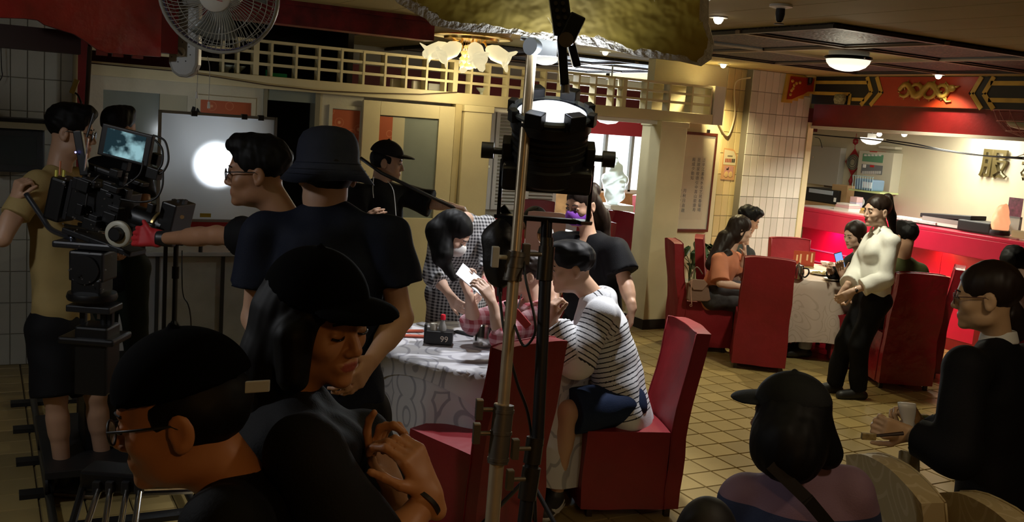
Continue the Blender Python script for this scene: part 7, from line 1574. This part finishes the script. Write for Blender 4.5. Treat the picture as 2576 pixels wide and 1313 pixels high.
person('person in a black jacket looking at a phone behind the waitress', seat_legs(J, -RH*.9+FH*.2), (-115, 15, 0), 1.0, SKL, shirt=dict(mat=BT, sleeve=1.8, off=.03), legs=dict(mat=cloth('pale_denim', (.35, .36, .40))), hairm=HAIRB, hair='long', hands=dict(l=dict(d=-RH*.3+ZZ*.8, n=-RH*.2-FH, thumb=1, curl=(.7, .7, .7, .7))), seed=14, h=.012, hf=.007)
J = dict(head=PD(2276, 596, 8.2), neck=PD(2272, 650, 8.22), pelvis=PD(2262, 800, 8.3), shl=PD(2232, 680, 8.22), shr=PD(2312, 682, 8.22), ell=PD(2222, 750, 8.35), wrl=PD(2225, 765, 8.6), elr=PD(2325, 755, 8.3), wrr=PD(2300, 770, 8.55))
person('man in an olive green shirt sitting with his back to us', seat_legs(J, FH*.8-RH*.2), (-25, 5, 0), 1.05, SK, shirt=dict(mat=cloth('olive_cotton', (.075, .085, .030)), sleeve=.7, off=.025), legs=dict(mat=BTR), hairm=HAIR, eyes=False, seed=15, h=.012, hf=.007)
for px, py, D, f_, lb in ((1832, 725, 9.65, RH*.9-FH*.2, 'red covered chair of the young man beyond the long-haired woman'), (2172, 745, 9.0, -RH*.9+FH*.2, 'red covered chair of the person with the phone')):
    p = PD(px, py, D)-unit(f_)*.0; chair(chR, (p[0], p[1]), (f_[0], f_[1]), lb, 'red covered chairs')
# waitress in the white blouse
WB = mat('white_blouse', (.80, .80, .74), .65, bump=.08, bscale=60)
hd_ = PD(2207, 530, 7.72)
J = dict(head=hd_, neck=PD(2219, 578, 7.74), pelvis=PD(2196, 742, 7.76), shl=PD(2243, 608, 7.60), shr=PD(2192, 604, 7.90), ell=PD(2226, 702, 7.58), wrl=PD(2146, 732, 7.60), elr=PD(2150, 688, 7.86), wrr=PD(2128, 722, 7.72))
J = stand_legs(J, .09); J['knl'] = PD(2160, 870, 7.72); J['knr'] = PD(2125, 862, 7.85); J['anl'] = PZ(2160, 982, .07); J['anr'] = PZ(2098, 966, .07)
hx_ = [(PD(2232, 500, 7.8), PD(2243, 545, 7.84), .045, .035), (PD(2243, 545, 7.84), PD(2250, 605, 7.84), .036, .016)]
def wt_x(root, J, M, hs, up, rt, fw):
    d = unit(J['wrl']-J['ell']); w_ = MB().lathe([(.027, -.006), (.030, -.006), (.030, .006), (.027, .006)], J['wrl']-d*.02, 20, d).build('watch_strap', mat('watch_bronze', (.35, .18, .10), .3, metal=.6), root, smooth='auto'); MB().ball(J['wrl']-d*.02-FH*.03, (.014, .005, .014), 12).build('watch_face', BLACK, w_)
    F = Field(J['neck']-.14, J['neck']+.14, .006); F.cone(J['neck']-up*.02, J['neck']+up*.03, .068, .056, .01, cut=[(J['neck']+up*.03-fw*.0, up), (J['neck']-up*.02, -up)]); F.cone(J['neck']-up*.05, J['neck']+up*.08, .050, .048, .004, 0, 'cut'); F.cone(J['neck']+fw*.03, J['neck']+fw*.12, .02, .03, .004, 0, 'cut'); field_obj(F, 'collar_band', WB, root)
    for s_ in (-1, 1): a = J['neck']+up*.02+rt*s_*.045+fw*.055; MB().prism([a, a+rt*s_*.03-up*.012, a+rt*s_*.015-up*.075+fw*.015, a-rt*s_*.035-up*.05+fw*.022], fw*.006).build('collar', WB, root)
person('waitress in a white blouse and black trousers with hands clasped', J, (-108, 4, 0), 1.04, SKL, (.42, .10, .09), shirt=dict(mat=WB, name='blouse', sleeve=1.72, off=.032, wide=1.25, vneck=True, drop=.02, amp=.010, hemz=None) if False else dict(mat=WB, name='blouse', sleeve=1.70, off=.022, wide=1.35, vneck=True, drop=.0, amp=.009), legs=dict(mat=BTR, off=.02), hairm=HAIRB, hair='tied', hair_extra=hx_, female=True,
       hands=dict(l=dict(d=-RH*.8-ZZ*.6, n=FH, thumb=1, curl=(.6, .6, .6, .6)), r=dict(d=-RH*.3-ZZ*.9, n=-FH, thumb=-1, curl=(.7, .7, .7, .7))), extras=wt_x, seed=16, hf=.0045)
# person at the right edge beyond the suit
J = dict(head=PD(2548, 668, 6.6), neck=PD(2552, 735, 6.6), pelvis=PD(2560, 930, 6.6), shl=PD(2500, 765, 6.6), shr=PD(2615, 765, 6.6), ell=PD(2490, 850, 6.6), wrl=PD(2510, 880, 6.8), elr=PD(2625, 850, 6.6), wrr=PD(2600, 880, 6.8))
person('dark-haired person seated at the right edge, half hidden by the suit', seat_legs(J, FH), (20, 5, 0), 1.05, SK, shirt=dict(mat=cloth('pink_grey', (.4, .3, .28))), legs=dict(mat=BTR), hairm=HAIR, eyes=False, seed=17, h=.013, hf=.008)

p = PD(2560, 930, 6.6); chair(chR, (p[0], p[1]), (FH[0], FH[1]), 'red covered chair under the person at the right edge', 'red covered chairs')
p = PD(1352, 815, 7.0); chair(chR, (p[0], p[1]), (-FH[0], -FH[1]), 'red covered chair under the person in the cap behind the ballast bag', 'red covered chairs')
# ---------------------------------------------------------------- foreground
# woman in the black suit
hd_ = PD(2484, 744, 3.38)
J = dict(head=hd_, neck=PD(2512, 862, 3.41), pelvis=PD(2500, 1290, 3.43), shl=PD(2428, 930, 3.24), shr=PD(2585, 920, 3.58), ell=PD(2405, 1145, 3.18), wrl=PD(2290, 1092, 3.30), elr=PD(2480, 1150, 3.53), wrr=PD(2315, 1075, 3.48))
hx_ = [(PD(2540, 720, 3.46), PD(2560, 700, 3.48), .055, .035), (PD(2540, 790, 3.46), PD(2550, 830, 3.48), .05, .045)]
def suit_x(root, J, M, hs, up, rt, fw):
    F = Field(J['neck']-.14, J['neck']+.14, .006); F.cone(J['neck']-up*.0, J['neck']+up*.045, .066, .056, .01, cut=[(J['neck']+up*.045, up), (J['neck']-up*.0, -up)]); F.cone(J['neck']-up*.05, J['neck']+up*.09, .050, .047, .004, 0, 'cut'); field_obj(F, 'white_collar', mat('collar_white', (.62, .62, .58), .7), root)
    MB().lathe([(.016, -.012), (.03, -.008), (.034, .0), (.03, .008), (.016, .012)], PD(2566, 700, 3.44), 20, RH*.7+FH*.4).build('hair_tie', mat('scrunchie', (.55, .42, .38), .7), root, smooth=True)
person('woman in a black suit with tied hair and glasses holding a brush', stand_legs(J), (-62, 8, 0), 1.0, (.52, .33, .18), shirt=dict(mat=cloth('black_suit', (.005, .005, .006)), name='suit_jacket', sleeve=1.9, off=.035, drop=.14, amp=.006), legs=dict(mat=BTR, off=.025), hairm=HAIRB, hair='tied', hair_extra=hx_, female=True, glasses=mat('brown_frame', (.10, .04, .03), .3), extras=suit_x,
       hands=dict(l=dict(d=-RH*.9+ZZ*.15, n=FH, thumb=1, curl=(1.1, 1.1, 1.1, 1.1), tcurl=.8), r=dict(d=-RH*.6+ZZ*.6, n=-FH*.5-RH*.5, thumb=-1, curl=(.9, .9, .9, .9))), seed=18, hf=.0045)
bh_ = empty('brush', PD(2215, 1098, 3.26), 'short dark brush held out by the woman in the suit', 'brush'); MB().tube([PD(2272, 1090, 3.26), PD(2205, 1096, 3.26)], [.007, .005], 8).build('handle', mat('brush_handle', (.03, .015, .01), .4), bh_); MB().obox(PD(2185, 1098, 3.26), RH*.024, FH*.008, ZZ*.011).build('bristles', mat('bristles', (.28, .20, .07), .7, var=.4, vscale=60), bh_, bevel=.003)
rb2 = MB(); R_ = []
pc0 = PD(2281, 1014, 3.34); ax_ = unit(RH*.22-ZZ*.95)
for t in np.linspace(0, 1, 9): w_ = .020+.012*abs(math.cos(t*math.pi)); c = pc0+ax_*.13*t; R_.append([c+w_*(math.cos(q)*RH+.45*math.sin(q)*FH) for q in [2*math.pi*i/12 for i in range(12)]])
rb2.rings(R_, True, True); rb2.build('white_handset', mat('handset_white', (.55, .54, .50), .35), smooth=True, label='white rounded handset held upright by the woman in the suit', cat='handset')
gp_ = PD(2305, 1085, 3.43); MB().obox(PD(2318, 1072, 3.58), RH*.028, FH*.02, ZZ*.045).build('carton', mat('olive_glass', (.16, .17, .04), .3), bevel=.012, label='olive green carton behind the white handset', cat='carton')
dc = MB(); R_ = []
for t in np.linspace(0, 1, 8): R_.append([PD(2262+u*52-6*t*u, 1135+104*t-14*u*t, 3.42)+FH*.012*math.sin(u*9+t*3) for u in np.linspace(0, 1, 7)])
dc.rings([r+[p+FH*.004 for p in r][::-1] for r in R_], True, True); dc.build('damask_cloth', CLOTHC, smooth=True, label='grey damask cloth hanging below the elbow of the woman in the suit', cat='cloth')
# seated woman in the two-tone denim jacket
dj = mat('two_tone_denim', (.1, .1, .2), .8, bump=.15, bscale=200); n, l, b = nodes_of(dj); tc = n['Texture Coordinate']
hd_ = PD(1985, 1052, 2.8); nk_ = PD(2005, 1185, 2.82)
J = dict(head=hd_, neck=nk_, pelvis=PD(2010, 1690, 2.9), shl=PD(1872, 1262, 2.9), shr=PD(2128, 1240, 2.84), ell=PD(1850, 1460, 2.95), wrl=PD(1800, 1520, 3.2), elr=PD(2170, 1460, 2.95), wrr=PD(2100, 1540, 3.2))
sx = n.new('ShaderNodeSeparateXYZ'); ge = n.new('ShaderNodeNewGeometry'); l.new(tc.outputs['Object'], sx.inputs[0])
seam = PD(2010, 1310, 2.72)[2]; gtn = n.new('ShaderNodeMath'); gtn.operation = 'GREATER_THAN'; gtn.inputs[1].default_value = seam; l.new(sx.outputs[2], gtn.inputs[0])
mx3 = n.new('ShaderNodeMix'); mx3.data_type = 'RGBA'; mx3.inputs[6].default_value = (.018, .030, .085, 1); mx3.inputs[7].default_value = (.20, .12, .17, 1); l.new(gtn.outputs[0], mx3.inputs[0]); l.new(mx3.outputs[2], b.inputs['Base Color'])
hx_ = [(hd_-ZZ*.02-FH*.03, PD(1985, 1120, 2.74), .105, .105), (PD(1945, 1090, 2.76), PD(1935, 1140, 2.76), .055, .045), (PD(2050, 1080, 2.78), PD(2080, 1140, 2.78), .055, .045), (PD(1985, 1110, 2.72), PD(2000, 1150, 2.70), .08, .07)]
def strap_x(root, J, M, hs, up, rt, fw):
    s0 = PD(1945, 1178, 2.60); MB().bar(PD(1940, 1168, 2.66), PD(2035, 1260, 2.64), .035, .004, up=-FH).build('bag_strap', BLACK, root); MB().bar(PD(2030, 1254, 2.64), PD(2110, 1350, 2.67), .035, .004, up=-FH).build('bag_strap', BLACK, root)
person('seated woman in a black cap and two-tone denim jacket seen from behind', seat_legs(J, FH*.9-RH*.3), (-52, 4, 0), 1.0, SKD, shirt=dict(mat=dj, name='denim_jacket', sleeve=1.8, off=.04, amp=.006, drop=.05), legs=dict(mat=BTR), hairm=HAIR, hair='long', hair_extra=hx_, cap=(cloth('charcoal_cap', (.013, .014, .015)), True), eyes=False, female=True, seed=19, hf=.006, extras=strap_x, shoes=None)
# woman in the black cap, face turned to the right
hd_ = PD(800, 800, 1.95)
J = dict(head=hd_, neck=PD(735, 985, 1.96), pelvis=PD(700, 1640, 2.0), shl=PD(900, 1120, 2.12), shr=PD(770, 1150, 1.74), ell=PD(1010, 1370, 2.1), wrl=PD(985, 1215, 1.98), elr=PD(930, 1440, 1.72), wrr=PD(1082, 1245, 1.82))
hx_ = [(hd_-RH*.05, PD(690, 930, 1.95), .085, .07), (PD(690, 900, 1.95), PD(680, 1010, 1.95), .07, .05), (PD(740, 850, 1.86), PD(735, 950, 1.86), .04, .03)]
def wb_x(root, J, M, hs, up, rt, fw): d = unit(J['wrr']-J['elr']); MB().lathe([(.024, -.004), (.034, -.004), (.034, .004), (.024, .004)], J['wrr']-d*.018, 24, d).build('hair_band', BLACK, root, smooth='auto')
person('woman in a black cap looking down to the right, fingers together', stand_legs(J), (124, 12, -6), 1.04, (.42, .20, .09), (.30, .07, .05), shirt=dict(mat=cloth('charcoal_tee', (.006, .006, .007)), sleeve=.8, off=.03, wide=1.2), legs=dict(mat=BTR), hairm=HAIR, hair='long', hair_extra=hx_, cap=(mat('cap_black', (.0015, .0015, .0015), .9, spec=.05), True), look='down', female=True,
       hands=dict(r=dict(d=ZZ*.80-RH*.42, n=-RH*.75-ZZ*.35+FH*.45, thumb=1, curl=(.75, .85, .9, .95), s=1.0, tcurl=.5), l=dict(d=ZZ*.75-RH*.35, n=RH*.7-FH*.2, thumb=-1, curl=(.35, .9, 1.0, 1.05), s=1.0, tcurl=.3)), seed=20, hf=.0038, extras=wb_x, h=.009)
# man in the cap with glasses, lower left
hd_ = PD(458, 1035, 1.7)
J = dict(head=hd_, neck=PD(585, 1215, 1.74), pelvis=PD(720, 1850, 1.8), shl=PD(560, 1335, 1.58), shr=PD(760, 1290, 1.92), ell=PD(520, 1600, 1.55), wrl=PD(400, 1720, 1.6), elr=PD(800, 1600, 1.9), wrr=PD(700, 1720, 1.8))
def lab_x(root, J, M, hs, up, rt, fw): MB().obox(PD(648, 972, 1.60), unit(RH+FH*.55)*.020, FH*.003, ZZ*.010).build('cap_label', mat('label_grey', (.35, .37, .35), .6), root, bevel=.002)
person('man in a black cap and glasses in the lower left foreground', stand_legs(J), (-98, 16, 4), 1.08, (.40, .17, .065), (.28, .08, .04), shirt=dict(mat=cloth('black_tee2', (.002, .002, .002)), sleeve=.8, off=.03), legs=dict(mat=BTR), hairm=HAIR, hair='under', cap=(mat('cap_black', (.0015, .0015, .0015), .9, spec=.05), False), glasses=BLACK, look='down', seed=21, hf=.0045, extras=lab_x)
